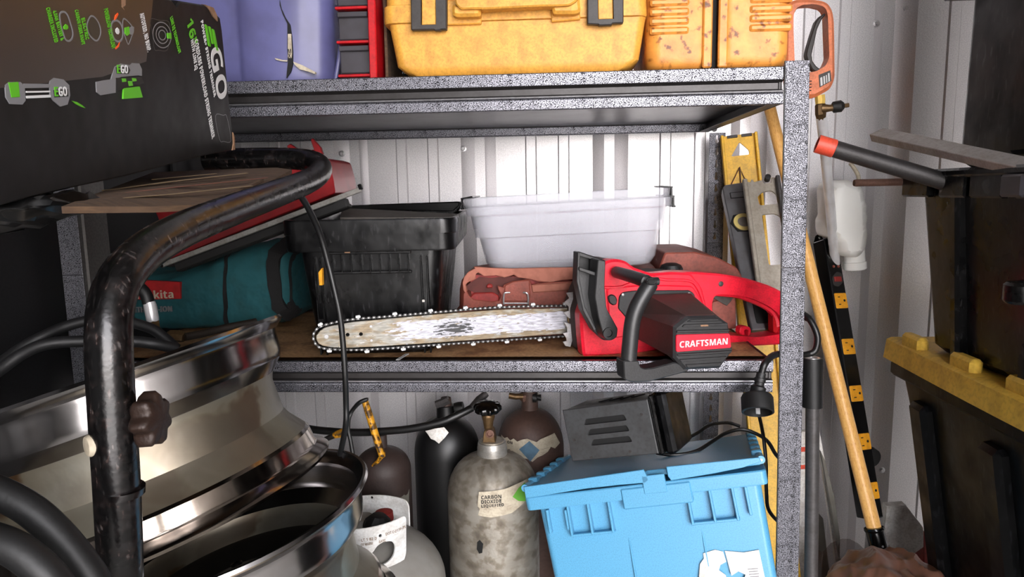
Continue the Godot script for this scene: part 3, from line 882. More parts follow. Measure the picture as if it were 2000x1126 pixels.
	g.extrude(rounded([Vector2(0.0424, 0.1405), Vector2(0.0546, 0.1399), Vector2(0.0578, 0.1367), Vector2(0.0547, 0.1309), Vector2(0.0458, 0.1306), Vector2(0.0409, 0.1346)], 0.004, 3), 0.12, 0.131, 0.002, F)
	obj("hollow_rim", g, M.saw_black, fh)
	g = G.new()
	g.extrude(rounded([Vector2(0.0426, 0.1393), Vector2(0.0523, 0.1388), Vector2(0.0547, 0.1365), Vector2(0.0516, 0.1329), Vector2(0.0451, 0.1325), Vector2(0.0419, 0.1356)], 0.004, 3), 0.130, 0.1315, 0.0003, F)
	obj("hollow", g, M.hole_black, fh)
	g = G.new()
	g.extrude(rounded([Vector2(0.0051, 0.0227), Vector2(0.0296, 0.0208), Vector2(0.0321, 0.0113), Vector2(0.0387, 0.0076), Vector2(0.0536, 0.008), Vector2(0.0887, 0.0138), Vector2(0.1127, 0.0016), Vector2(0.1077, -0.0028), Vector2(0.0655, -0.0095), Vector2(0.0472, -0.0127), Vector2(0.0191, -0.011), Vector2(0.0069, -0.0061)], 0.004, 3), 0.102, 0.13, 0.004, F)
	obj("handle_foot", g, M.saw_black, fh)
	# hand guard: curved plate with a thick flange, a ledge and open windows
	g = G.new()
	var plateo := [Vector2(-0.0354, 0.1758), Vector2(-0.0304, 0.176), Vector2(0.0133, 0.1604), Vector2(0.0117, 0.1187), Vector2(0.0152, 0.0828), Vector2(0.0343, 0.0504), Vector2(0.0326, 0.0373), Vector2(0.0239, 0.0329), Vector2(0.0101, 0.0339), Vector2(-0.008, 0.0508), Vector2(-0.0266, 0.0853), Vector2(-0.0365, 0.1291)]
	g.extrude(rounded(plateo, 0.003, 3), 0.03, 0.042, 0.0015, F, [[Vector2(-0.0313, 0.1701), Vector2(-0.0019, 0.161), Vector2(-0.0028, 0.1411), Vector2(-0.0322, 0.1528)]])
	var guard := obj("hand_guard", g, M.saw_black, t)
	g = G.new()
	g.extrude([Vector2(-0.0293, 0.1708), Vector2(0.0037, 0.1607), Vector2(0.0028, 0.1381), Vector2(-0.0294, 0.15)], 0.024, 0.03, 0.0, F)
	obj("guard_web", g, M.black_rubber, guard)
	g = G.new()
	g.extrude(rounded([Vector2(-0.0113, 0.1657), Vector2(0.0011, 0.1629), Vector2(-0.0005, 0.1232), Vector2(0.0029, 0.09), Vector2(0.0214, 0.0578), Vector2(0.0198, 0.0443), Vector2(0.0114, 0.04), Vector2(0.003, 0.0406), Vector2(-0.0021, 0.0482), Vector2(-0.0104, 0.0766), Vector2(-0.0162, 0.1084), Vector2(-0.0137, 0.1395)], 0.003, 3), 0.04, 0.072, 0.003, F)
	obj("guard_flange", g, M.saw_black, guard)
	g = G.new()
	g.extrude(rounded([Vector2(-0.0383, 0.1548), Vector2(-0.0042, 0.143), Vector2(-0.005, 0.1367), Vector2(-0.0383, 0.1493)], 0.001, 2), 0.04, 0.064, 0.001, F)
	g.extrude(rounded([Vector2(-0.039, 0.1767), Vector2(-0.0349, 0.1766), Vector2(-0.0367, 0.1383), Vector2(-0.0277, 0.0934), Vector2(-0.0093, 0.0569), Vector2(-0.0127, 0.0539), Vector2(-0.0311, 0.0872), Vector2(-0.0409, 0.1322)], 0.001, 2), 0.04, 0.06, 0.001, F)
	obj("guard_rib", g, M.saw_black, guard)
	g = G.new()
	g.lathe([Vector2(0.009, 0), Vector2(0.009, 0.003), Vector2(0.006, 0.003), Vector2(0.005, -0.004), Vector2(0, -0.004)], 16, axis_frame(([Vector3(0.0814, 0.9631, -1.0432)])[0], F.basis.z, Vector3.UP))
	obj("pivot", g, M.black_rubber, guard)
	# guide bar
	var bo := [Vector2(0.0205, 0.0675), Vector2(-0.0127, 0.0689), Vector2(-0.1284, 0.0732), Vector2(-0.2289, 0.072), Vector2(-0.3111, 0.0695), Vector2(-0.372, 0.0675), Vector2(-0.4023, 0.0637), Vector2(-0.4142, 0.0612), Vector2(-0.4223, 0.056), Vector2(-0.4277, 0.049), Vector2(-0.4277, 0.0424), Vector2(-0.4249, 0.0364), Vector2(-0.4188, 0.0322), Vector2(-0.4072, 0.0289), Vector2(-0.3856, 0.026), Vector2(-0.3321, 0.0246), Vector2(-0.255, 0.024), Vector2(-0.155, 0.0242), Vector2(-0.013, 0.0236), Vector2(0.0203, 0.0241)]
	var holes := []
	for p in [Vector2(-0.3794, 0.0475), Vector2(-0.3587, 0.047)]: holes.append(disc2(p, 0.0031, 12))
	g = G.new()
	g.extrude(bo, -0.078, -0.073, 0.0008, F, holes)
	planar_uv(g, F, Vector2(-0.4335, 0.0209), Vector2(0.0197, 0.075))
	var bm := StandardMaterial3D.new()
	bm.albedo_texture = bar_texture()
	bm.roughness = 0.45
	bm.metallic = 0.35
	var bar := obj("guide_bar", g, bm, t, "worn steel guide bar with scraped white paint")
	for q in [[Vector3(-0.3605, 0.9577, -1.0519), Vector3(-0.2942, 0.9695, -1.0734), Vector3(-0.2944, 0.9465, -1.0733), Vector3(-0.2536, 0.9692, -1.0866), Vector3(-0.2537, 0.9451, -1.0866), Vector3(-0.0955, 0.9714, -1.138), Vector3(-0.0944, 0.9442, -1.1383), Vector3(-0.0561, 0.9706, -1.1508), Vector3(-0.0553, 0.9449, -1.151), Vector3(-0.0152, 0.9696, -1.1641), Vector3(-0.0137, 0.9446, -1.1645)]]:
		for i in q.size():
			g = G.new()
			g.lathe([Vector2(0.0036 if i == 0 else 0.0023, 0), Vector2(0.0034 if i == 0 else 0.0021, 0.0006), Vector2(0, 0.0007)], 12, axis_frame(q[i], F.basis.z, Vector3.UP))
			obj("rivet", g, M.rivet, bar)
	g = G.new()
	g.extrude([Vector2(-0.3945, 0.0456), Vector2(-0.3383, 0.0426), Vector2(-0.3387, 0.0341), Vector2(-0.3949, 0.0365)], -0.086, -0.08, 0.0, F)
	obj("bar_backing", g, M.hole_black, bar)
	# saw chain: alternating side links, each with its two rivets; every fourth carries a cutter
	var path := spline([Vector3(0.0414, 0.9824, -1.1853), Vector3(0.0188, 0.9837, -1.178), Vector3(-0.0912, 0.9879, -1.1422), Vector3(-0.1868, 0.9865, -1.1111), Vector3(-0.265, 0.9842, -1.0857), Vector3(-0.3252, 0.9826, -1.0662), Vector3(-0.3559, 0.9782, -1.0562), Vector3(-0.3714, 0.9731, -1.0512), Vector3(-0.3792, 0.9642, -1.0486), Vector3(-0.3798, 0.9535, -1.0484), Vector3(-0.3737, 0.9423, -1.0504), Vector3(-0.3579, 0.9373, -1.0556), Vector3(-0.3252, 0.9332, -1.0662), Vector3(-0.2853, 0.9318, -1.0791), Vector3(-0.2119, 0.9315, -1.103), Vector3(-0.1168, 0.9313, -1.1339), Vector3(0.0185, 0.9303, -1.1778), Vector3(0.0412, 0.9301, -1.1852)], 24)
	var chain := Node3D.new()
	chain.name = "saw_chain"
	t.add_child(chain, true)
	var plates := G.new()
	var pitch := 0.0083
	plates.extrude(rounded([Vector2(-0.0039, -0.0022), Vector2(0.0039, -0.0022), Vector2(0.0041, 0.0004), Vector2(0.002, 0.0022), Vector2(-0.002, 0.0022), Vector2(-0.0041, 0.0004)], 0.0015, 2), -0.0026, 0.0026, 0.0004)
	var link_mesh := plates.commit(Transform3D())
	var pinh := G.new()
	pinh.lathe([Vector2(0.0014, 0), Vector2(0.0013, 0.0008), Vector2(0, 0.0009)], 8, Transform3D(Basis(Vector3.RIGHT, PI / 2), Vector3(0, 0, 0.0026)))
	var pin_mesh := pinh.commit(Transform3D())
	var cut := G.new()
	cut.extrude([Vector2(-0.004, 0.0012), Vector2(0.0042, 0.0012), Vector2(0.0042, 0.0042), Vector2(0.0022, 0.006), Vector2(-0.0036, 0.0052)], -0.0028, 0.003, 0.0004)
	var cut_mesh := cut.commit(Transform3D())
	var inv := world_of(chain).affine_inverse()
	var walked := 0.0
	var nxt := 0.0
	var count := 0
	for i in path.size() - 1:
		var p0: Vector3 = path[i]
		var p1: Vector3 = path[i + 1]
		var len := (p1 - p0).length()
		while nxt < walked + len:
			var p := p0.lerp(p1, (nxt - walked) / len)
			var x := (p1 - p0).normalized()
			var z := F.basis.z
			var y := z.cross(x).normalized()
			if F.basis.x.dot(x) < 0 or true: y = -y
			var xf := Transform3D(x, -y, z, p)
			# outward is away from the bar's middle line
			if (p - F * Vector3(-0.2, 0.03, -0.075)).dot(y) > 0: xf = Transform3D(-x, y, z, p)
			for part in [["chain_link", link_mesh, M.chain], ["link_pins", pin_mesh, M.rivet], ["cutter", cut_mesh, M.cutter_steel]]:
				if part[0] == "cutter" and count % 7 != 3: continue
				var o := MeshInstance3D.new()
				o.name = part[0]
				o.mesh = part[1]
				o.material_override = part[2]
				chain.add_child(o, true)
				o.transform = inv * xf
			count += 1
			nxt += pitch
		walked += len
	# bumper spikes
	g = G.new()
	g.extrude([Vector2(-0.0044, 0.0978), Vector2(-0.0164, 0.0971), Vector2(-0.0109, 0.0876), Vector2(-0.0192, 0.0815), Vector2(-0.0119, 0.0727), Vector2(-0.012, 0.0665), Vector2(-0.0221, 0.064), Vector2(-0.013, 0.0541), Vector2(-0.0038, 0.05)], -0.062, -0.059, 0.0006, F)
	obj("bumper_spike", g, M.bright_steel, t)
	g = G.new()
	g.extrude([Vector2(-0.0093, 0.0433), Vector2(-0.0213, 0.0476), Vector2(-0.0158, 0.0375), Vector2(-0.015, 0.0294), Vector2(-0.0233, 0.0282), Vector2(-0.0169, 0.0188), Vector2(-0.0169, 0.0143), Vector2(-0.0234, 0.013), Vector2(-0.0188, 0.0055), Vector2(-0.0096, 0.0031), Vector2(-0.0049, 0.018), Vector2(-0.0048, 0.0358)], -0.062, -0.059, 0.0006, F)
	obj("bumper_spike", g, M.bright_steel, t)
	g = G.new()
	g.extrude([Vector2(-0.0102, 0.0579), Vector2(-0.0073, 0.0702), Vector2(0.0029, 0.0678), Vector2(0.0027, 0.0158), Vector2(-0.0067, 0.0201), Vector2(-0.0103, 0.0275), Vector2(-0.0084, 0.0382), Vector2(-0.0111, 0.0491)], -0.072, -0.066, 0.001, F)
	g.jitter(0.002, 160.0, 3)
	saw_cord(t)
	obj("packed_sawdust", g, M.sawdust, t, "packed brown sawdust where the bar meets the body")

func saw_cord(saw: Node3D):
	var g := G.new()
	g.tube(spline([Vector3(0.406, 0.9523, -1.21), Vector3(0.4107, 0.9684, -1.17), Vector3(0.4172, 0.9651, -1.15), Vector3(0.4249, 0.9498, -1.14), Vector3(0.4287, 0.932, -1.135), Vector3(0.4236, 0.9144, -1.13), Vector3(0.4124, 0.9084, -1.13), Vector3(0.391, 0.9092, -1.12), Vector3(0.3632, 0.9166, -1.1), Vector3(0.3378, 0.9206, -1.07), Vector3(0.3198, 0.9148, -1.048), Vector3(0.3147, 0.9043, -1.045), Vector3(0.3128, 0.8931, -1.045)], 8), 0.0052, 10)
	var t := obj("power_cord", g, M.cable, saw, "black rubber cord hanging over the shelf edge")
	g = G.new()
	g.tube([Vector3(0.4067, 0.9604, -1.2), Vector3(0.4117, 0.9688, -1.168), Vector3(0.4185, 0.9635, -1.149)], [0.007, 0.0068, 0.0058], 10)
	obj("cable_sleeve", g, M.black_rubber, t)
	g = G.new()
	var p0 := Vector3(0.3133, 0.8995, -1.045)
	var p1 := Vector3(0.2987, 0.8398, -1.03)
	var d := (p1 - p0).normalized()
	obj("plug", g.tube([p0, p0.lerp(p1, 0.12), p0.lerp(p1, 0.13), p0.lerp(p1, 0.22), p0.lerp(p1, 0.23), p0.lerp(p1, 0.3), p0.lerp(p1, 0.34), p0.lerp(p1, 0.7)], [0.0068, 0.0072, 0.0085, 0.0085, 0.0072, 0.0075, 0.011, 0.0125], 16), M.black_rubber, t)
	var ax := (d * 0.9 + Vector3(0.12, 0.0, 0.42)).normalized()
	g = G.new()
	g.lathe([Vector2(0.0, 0.0), Vector2(0.0215, 0.0), Vector2(0.0235, 0.004), Vector2(0.0235, 0.026), Vector2(0.0205, 0.027), Vector2(0.02, 0.012), Vector2(0, 0.012)], 28, axis_frame(p0.lerp(p1, 0.55), ax))
	obj("plug_collar", g, M.black_rubber, t)
	g = G.new()
	g.box(p0.lerp(p1, 0.55) + ax * 0.02, Vector3(0.0065, 0.018, 0.0015), 0.0003, axis_frame(Vector3.ZERO, ax).basis)
	obj("prong", g, M.bright_steel, t)

func black_tote():
	var X := Transform3D(Basis(Vector3.UP, deg_to_rad(4.4)), Vector3(-0.3004, 0.911, -1.108))
	var t := thing("storage_bin", "black plastic bin with a deep rim behind the chainsaw bar", "bin", X.origin)
	t.basis = X.basis
	var D := 0.42
	var c := Vector3(0, 0, -D / 2)
	# body ring by ring, with a hollow inside
	var rings := []
	for q in [[0.185, 0.36, 0.0], [0.199, 0.372, 0.006], [0.226, 0.395, 0.12], [0.238, 0.402, 0.178], [0.242, 0.405, 0.205]]:
		var r := []
		for p in rrect(q[0], q[1], 0.024, q[2], c): r.append(X * p)
		rings.append(r)
	for q in [[0.236, 0.399, 0.205], [0.19, 0.36, 0.01]]:
		var r := []
		for p in rrect(q[0], q[1], 0.022, q[2], c): r.append(X * p)
		rings.append(r)
	var g := G.new()
	g.loft(rings)
	var body := obj("body", g, M.black_tote, t)
	rings = []
	for q in [[0.244, 0.404, 0.176], [0.276, 0.424, 0.176], [0.279, 0.426, 0.179], [0.281, 0.428, 0.203], [0.2835, 0.43, 0.2045], [0.285, 0.431, 0.2245], [0.282, 0.428, 0.2285], [0.268, 0.414, 0.2285], [0.262, 0.41, 0.205], [0.244, 0.404, 0.18]]:
		var r := []
		for p in rrect(q[0], q[1], 0.026, q[2], c): r.append(X * p)
		rings.append(r)
	g = G.new()
	g.loft(rings, false, false, true, true)
	obj("rim", g, M.black_tote, t)
	# ribs under the rim and the two latch channels on the front
	for i in 9:
		g = G.new()
		g.box(X * Vector3(-0.062 + 0.0155 * i, 0.158, -0.0065), Vector3(0.0022, 0.034, 0.012), 0.0006, X.basis * Basis(Vector3.RIGHT, 0.07))
		obj("rib", g, M.black_tote, body)
	g = G.new()
	g.box(X * Vector3(0.0, 0.1415, -0.0085), Vector3(0.135, 0.0045, 0.013), 0.001, X.basis)
	g.box(X * Vector3(0.0, 0.174, -0.0055), Vector3(0.135, 0.0045, 0.013), 0.001, X.basis)
	obj("rib_ledge", g, M.black_tote, body)
	for sx in [-1, 1]:
		g = G.new()
		g.box(X * Vector3(sx * 0.087 - 0.004, 0.085, -0.0125), Vector3(0.0028, 0.165, 0.014), 0.0008, X.basis * Basis(Vector3.RIGHT, 0.07))
		g.box(X * Vector3(sx * 0.087 + 0.006, 0.085, -0.0125), Vector3(0.0028, 0.165, 0.014), 0.0008, X.basis * Basis(Vector3.RIGHT, 0.07))
		g.box(X * Vector3(sx * 0.087 + 0.001, 0.062, -0.0135), Vector3(0.009, 0.006, 0.012), 0.0008, X.basis)
		obj("latch_channel", g, M.black_tote, body)
	g = G.new()
	g.extrude(rounded([Vector2(-0.3843, 1.0543), Vector2(-0.3778, 1.0619), Vector2(-0.3786, 1.0331), Vector2(-0.3838, 1.0332)], 0.001, 2), -1.108, -1.098, 0.0008)
	obj("yellow_latch", g, M.outlet_yellow, body, "yellow latch tab")
	g = G.new()
	g.box(X * Vector3(-0.036, 0.1755, -0.0005), Vector3(0.009, 0.003, 0.004), 0.0005, X.basis)
	obj("tape_scrap", g, M.carton_raw, body)
	g = G.new()
	g.box(Vector3(-0.2164, 1.0034, -1.118), Vector3(0.004, 0.004, 0.003), 0.0005)
	obj("white_clip", g, M.label_white, body)
	# what lies in it
	t = thing("plastic_tray", "black plastic tray with a flat lip propped up inside the black bin", "tray", Vector3(-0.3081, 1.1348, -1.42))
	g = G.new()
	g.extrude(rounded([Vector2(-0.4402, 1.1533), Vector2(-0.4357, 1.1564), Vector2(-0.3658, 1.158), Vector2(-0.1961, 1.1611), Vector2(-0.1897, 1.1588), Vector2(-0.1921, 1.1504), Vector2(-0.201, 1.14), Vector2(-0.2261, 1.1276), Vector2(-0.4107, 1.1303), Vector2(-0.4363, 1.1447)], 0.003, 3), -1.455, -1.425, 0.003)
	obj("tray_wall", g, M.black_plastic, t)
	g = G.new()
	g.extrude([Vector2(-0.4312, 1.1551), Vector2(-0.193, 1.1597), Vector2(-0.1954, 1.1519), Vector2(-0.2084, 1.1416), Vector2(-0.4164, 1.148)], -1.428, -1.42, 0.001)
	obj("tray_lip", g, M.black_gloss, t)
	g = G.new()
	var q0 := [Vector3(-0.4017, 1.1502, -1.3), Vector3(-0.4036, 1.1536, -1.32), Vector3(-0.1796, 1.14, -1.3), Vector3(-0.1722, 1.137, -1.2), Vector3(-0.3751, 1.14, -1.2)]
	var sh := q0.duplicate()
	for i in sh.size(): sh[i] = sh[i] - Vector3(0, 0.004, 0)
	g.loft([sh, q0])
	obj("folded_sheet", g, M.drawer_dusty, self)
	tag(get_node("folded_sheet"), "dusty grey-brown folded sheet lying in the top of the black bin", "sheet")
	t = thing("plastic_sliver", "small clear plastic sliver on the shelf edge below the chainsaw bar", "scrap", Vector3(-0.2492, 0.911, -1.106))
	g = G.new()
	var sl := [Vector3(-0.2588, 0.9112, -1.0843), Vector3(-0.2537, 0.9112, -1.0842), Vector3(-0.2458, 0.9112, -1.1269), Vector3(-0.2515, 0.9112, -1.1251)]
	var s2 := []
	for q in sl: s2.append(q + Vector3(0, 0.0012, 0))
	g.loft([sl, s2])
	obj("sliver", g, M.clear_chip, t)

func clear_bins():
	for k in 2:
		var X := Transform3D(Basis(Vector3.BACK, deg_to_rad(2.2)) * Basis(Vector3.UP, deg_to_rad(-2)), Vector3(0.029, 1.0345, -1.245)) * Transform3D(Basis(), Vector3(-0.001 - 0.003 * k, 0.0165 * k, 0))
		var t := thing("clear_bin", ["clear plastic bin with black latch, lower of the two nested on the red case", "clear plastic bin nested inside the other one, rim on top with black latches"][k], "bin", X.origin, "nested clear bins")
		t.basis = X.basis
		var c := Vector3(0, 0, -0.115)
		var rings := []
		for q in [[0.26, 0.14, 0.0], [0.3, 0.175, 0.004], [0.318, 0.19, 0.018], [0.336, 0.205, 0.066], [0.349, 0.214, 0.067], [0.362, 0.223, 0.108], [0.374, 0.232, 0.108], [0.377, 0.234, 0.111], [0.38, 0.236, 0.123], [0.377, 0.234, 0.1245]]:
			var r := []
			for p in rrect(q[0], q[1], 0.04 if q[2] < 0.1 else 0.045, q[2], c, 7): r.append(X * p)
			rings.append(r)
		var out := rings.duplicate()
		for q in [[0.373, 0.23, 0.1235], [0.371, 0.229, 0.11], [0.358, 0.219, 0.106], [0.345, 0.21, 0.068], [0.332, 0.201, 0.065], [0.314, 0.186, 0.019], [0.298, 0.172, 0.0065], [0.26, 0.14, 0.003]]:
			var r := []
			for p in rrect(q[0], q[1], 0.038 if q[2] < 0.1 else 0.043, q[2], c, 7): r.append(X * p)
			out.append(r)
		var g := G.new()
		g.loft(out)
		obj("bin_shell", g, M.clear_bin, t)
		for s: int in [1, -1]:
			if k == 0 and s < 0: continue
			g = G.new()
			var e: float = 0.1925 * s
			g.box(X * Vector3(e, 0.1145, -0.095), Vector3(0.0035, 0.019, 0.11), 0.001, X.basis)
			g.box(X * Vector3(e + 0.0005 * s, 0.106, -0.095), Vector3(0.0065, 0.0035, 0.11), 0.001, X.basis)
			g.box(X * Vector3(e - 0.009 * s, 0.1255, -0.095), Vector3(0.023, 0.003, 0.11), 0.001, X.basis * Basis(Vector3.BACK, -0.12 * s))
			obj("latch", g, M.black_plastic, t)

func red_case():
	var t := thing("plastic_case", "broken brick-red plastic case under the clear bins", "case", Vector3(0.07, 0.911, -1.4))
	var zf := -1.265
	# lower half
	var rings := []
	for q in [[0.50, 0.23, 0.911], [0.51, 0.24, 0.917], [0.512, 0.242, 0.958], [0.505, 0.236, 0.962]]:
		rings.append(rrect(q[0], q[1], 0.03, q[2], Vector3(0.068, 0, zf - 0.12)))
	var g := G.new()
	g.loft(rings)
	obj("lower_shell", g, M.clay_red, t)
	# upper half behind the broken front: top dome
	rings = []
	for q in [[0.498, 0.23, 0.962, 0.0], [0.497, 0.222, 0.995, -0.004], [0.49, 0.215, 1.012, -0.007], [0.475, 0.2, 1.0215, -0.01], [0.42, 0.15, 1.0265, -0.02], [0.3, 0.09, 1.0295, -0.025]]:
		rings.append(rrect(q[0], q[1], 0.03, q[2], Vector3(0.066, 0, zf - 0.125 + q[3])))
	g = G.new()
	g.loft(rings)
	obj("upper_shell", g, M.clay_red, t)
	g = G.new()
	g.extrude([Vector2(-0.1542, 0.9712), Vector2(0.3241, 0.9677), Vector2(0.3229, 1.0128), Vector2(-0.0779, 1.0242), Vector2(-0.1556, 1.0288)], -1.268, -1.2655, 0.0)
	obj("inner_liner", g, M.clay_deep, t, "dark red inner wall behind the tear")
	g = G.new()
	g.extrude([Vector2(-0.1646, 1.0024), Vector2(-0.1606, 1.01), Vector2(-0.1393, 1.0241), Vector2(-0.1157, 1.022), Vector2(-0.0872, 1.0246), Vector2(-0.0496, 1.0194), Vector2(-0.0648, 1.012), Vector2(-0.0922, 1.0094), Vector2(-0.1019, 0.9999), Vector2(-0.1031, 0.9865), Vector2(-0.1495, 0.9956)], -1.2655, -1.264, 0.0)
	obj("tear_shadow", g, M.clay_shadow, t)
	g = G.new()
	g.extrude(rounded([Vector2(-0.1588, 0.9849), Vector2(-0.149, 0.9953), Vector2(-0.1139, 0.996), Vector2(-0.1027, 0.9892), Vector2(-0.1019, 0.9797), Vector2(-0.1181, 0.974), Vector2(-0.1448, 0.9742)], 0.003, 3), -1.266, -1.256, 0.002)
	g.extrude(rounded([Vector2(-0.1249, 1.0094), Vector2(-0.1202, 1.0122), Vector2(-0.1145, 1.0103), Vector2(-0.1137, 1.0046), Vector2(-0.1251, 1.0037)], 0.002, 3), -1.266, -1.257, 0.002)
	obj("inner_tub", g, M.clay_deep, t)
	# torn front wall
	g = G.new()
	g.extrude([Vector2(-0.169, 0.9695), Vector2(-0.1673, 0.9953), Vector2(-0.1615, 1.0019), Vector2(-0.1588, 0.9942), Vector2(-0.1552, 0.9885), Vector2(-0.1477, 0.9837), Vector2(-0.1157, 0.9796), Vector2(-0.1024, 0.9814), Vector2(-0.0975, 0.9918), Vector2(-0.103, 1.0023), Vector2(-0.1038, 1.009), Vector2(-0.0935, 1.006), Vector2(-0.0924, 1.0107), Vector2(-0.0773, 1.0172), Vector2(-0.0464, 1.0207), Vector2(-0.0419, 1.0103), Vector2(-0.0306, 1.013), Vector2(0.0067, 1.0155), Vector2(0.0327, 1.0162), Vector2(0.0438, 1.0132), Vector2(0.0436, 0.9651), Vector2(-0.1691, 0.9666)], -1.256, -1.25, 0.0012)
	obj("torn_front", g, M.clay_red, t, "torn front wall with a ragged hole")
	g = G.new()
	g.extrude([Vector2(-0.1681, 1.0019), Vector2(-0.1687, 1.0152), Vector2(-0.1656, 1.0256), Vector2(-0.1568, 1.0359), Vector2(-0.1444, 1.0414), Vector2(-0.1351, 1.0366), Vector2(-0.1437, 1.0311), Vector2(-0.1449, 1.0216), Vector2(-0.1582, 1.017), Vector2(-0.1631, 1.0114), Vector2(-0.1606, 1.0009), Vector2(-0.1635, 0.9962)], -1.262, -1.25, 0.001)
	g.jitter(0.0015, 60.0, 5)
	obj("torn_corner", g, M.clay_edge, t)
	g = G.new()
	g.extrude([Vector2(-0.1464, 1.045), Vector2(-0.1145, 1.0418), Vector2(-0.077, 1.0405), Vector2(-0.021, 1.0418), Vector2(0.044, 1.0411), Vector2(0.0439, 1.0205), Vector2(0.016, 1.0189), Vector2(-0.0073, 1.0144), Vector2(-0.0278, 1.0165), Vector2(-0.0399, 1.0204), Vector2(-0.0661, 1.0244), Vector2(-0.0735, 1.0292), Vector2(-0.0914, 1.0246), Vector2(-0.1054, 1.0286), Vector2(-0.129, 1.0269), Vector2(-0.1429, 1.0355)], -1.26, -1.25, 0.0012)
	g.jitter(0.0018, 45.0, 8)
	obj("torn_lip", g, M.clay_edge, t, "pale ragged edge of the broken lid")
	g = G.new()
	g.extrude(rounded([Vector2(-0.0905, 1.0099), Vector2(-0.0763, 1.0173), Vector2(-0.0454, 1.0199), Vector2(-0.0439, 0.9953), Vector2(-0.046, 0.9802), Vector2(-0.093, 0.9805)], 0.002, 2), -1.252, -1.246, 0.0015)
	obj("hasp_pad", g, M.clay_red, t)
	g = G.new()
	g.extrude(rounded([Vector2(-0.0418, 1.0107), Vector2(0.0363, 1.0146), Vector2(0.0381, 1.0006), Vector2(-0.0401, 0.9965)], 0.002, 2), -1.252, -1.245, 0.0015)
	obj("front_panel", g, M.clay_edge, t)
	g = G.new()
	g.tube(spline([Vector3(-0.0931, 0.9758, -1.243), Vector3(-0.0922, 0.9922, -1.241), Vector3(-0.0892, 0.9975, -1.24), Vector3(-0.0809, 0.9976, -1.242)], 4), 0.0016, 8)
	g.tube(spline([Vector3(-0.0567, 0.9974, -1.242), Vector3(-0.051, 0.9972, -1.24), Vector3(-0.0479, 0.9909, -1.241), Vector3(-0.0482, 0.9755, -1.243)], 4), 0.0016, 8)
	g.tube([Vector3(-0.0931, 0.9776, -1.244), Vector3(-0.0482, 0.9772, -1.244)], 0.0016, 8)
	obj("wire_bail", g, M.bright_steel, t, "bent steel wire bail")
	# right-hand end: shoulder, rear hump and corner post
	g = G.new()
	g.extrude(rounded([Vector2(0.1955, 1.0326), Vector2(0.206, 1.0616), Vector2(0.2612, 1.0624), Vector2(0.3036, 1.0514), Vector2(0.3393, 1.032), Vector2(0.3485, 1.0159), Vector2(0.3493, 0.9877), Vector2(0.196, 0.9891)], 0.004, 3), -1.5, -1.3, 0.006)
	obj("lid_hump", g, M.clay_red, t)
	g = G.new()
	g.extrude(rounded([Vector2(0.2854, 0.9742), Vector2(0.3275, 0.9862), Vector2(0.331, 0.9243), Vector2(0.2865, 0.9246)], 0.004, 3), -1.3, -1.262, 0.004)
	obj("end_corner", g, M.clay_red, t)
	var p := Vector3(0.2166, 1.0303, -1.29)
	g = G.new()
	g.lathe([Vector2(0.0205, -0.01), Vector2(0.0205, 0.004), Vector2(0.018, 0.0095), Vector2(0.01, 0.013), Vector2(0, 0.014)], 24, Transform3D(Basis(), p))
	for k in 24: g.box(p + Vector3(cos(TAU * k / 24) * 0.0203, -0.002, sin(TAU * k / 24) * 0.0203), Vector3(0.002, 0.013, 0.0022), 0.0005, Basis(Vector3.UP, -TAU * k / 24))
	obj("screw_cap", g, M.black_rubber, t, "ribbed black cap")
	t = thing("sheet_scrap", "grey sheet offcut seen through the chainsaw's rear handle", "offcut", Vector3(0.2976, 0.9747, -1.255))
	g = G.new()
	g.extrude([Vector2(0.2744, 0.9899), Vector2(0.2908, 0.9935), Vector2(0.3263, 0.9904), Vector2(0.3185, 0.9764), Vector2(0.3114, 0.968), Vector2(0.2966, 0.9766)], -1.259, -1.256, 0.0005)
	obj("offcut", g, M.drawer_dusty, t)

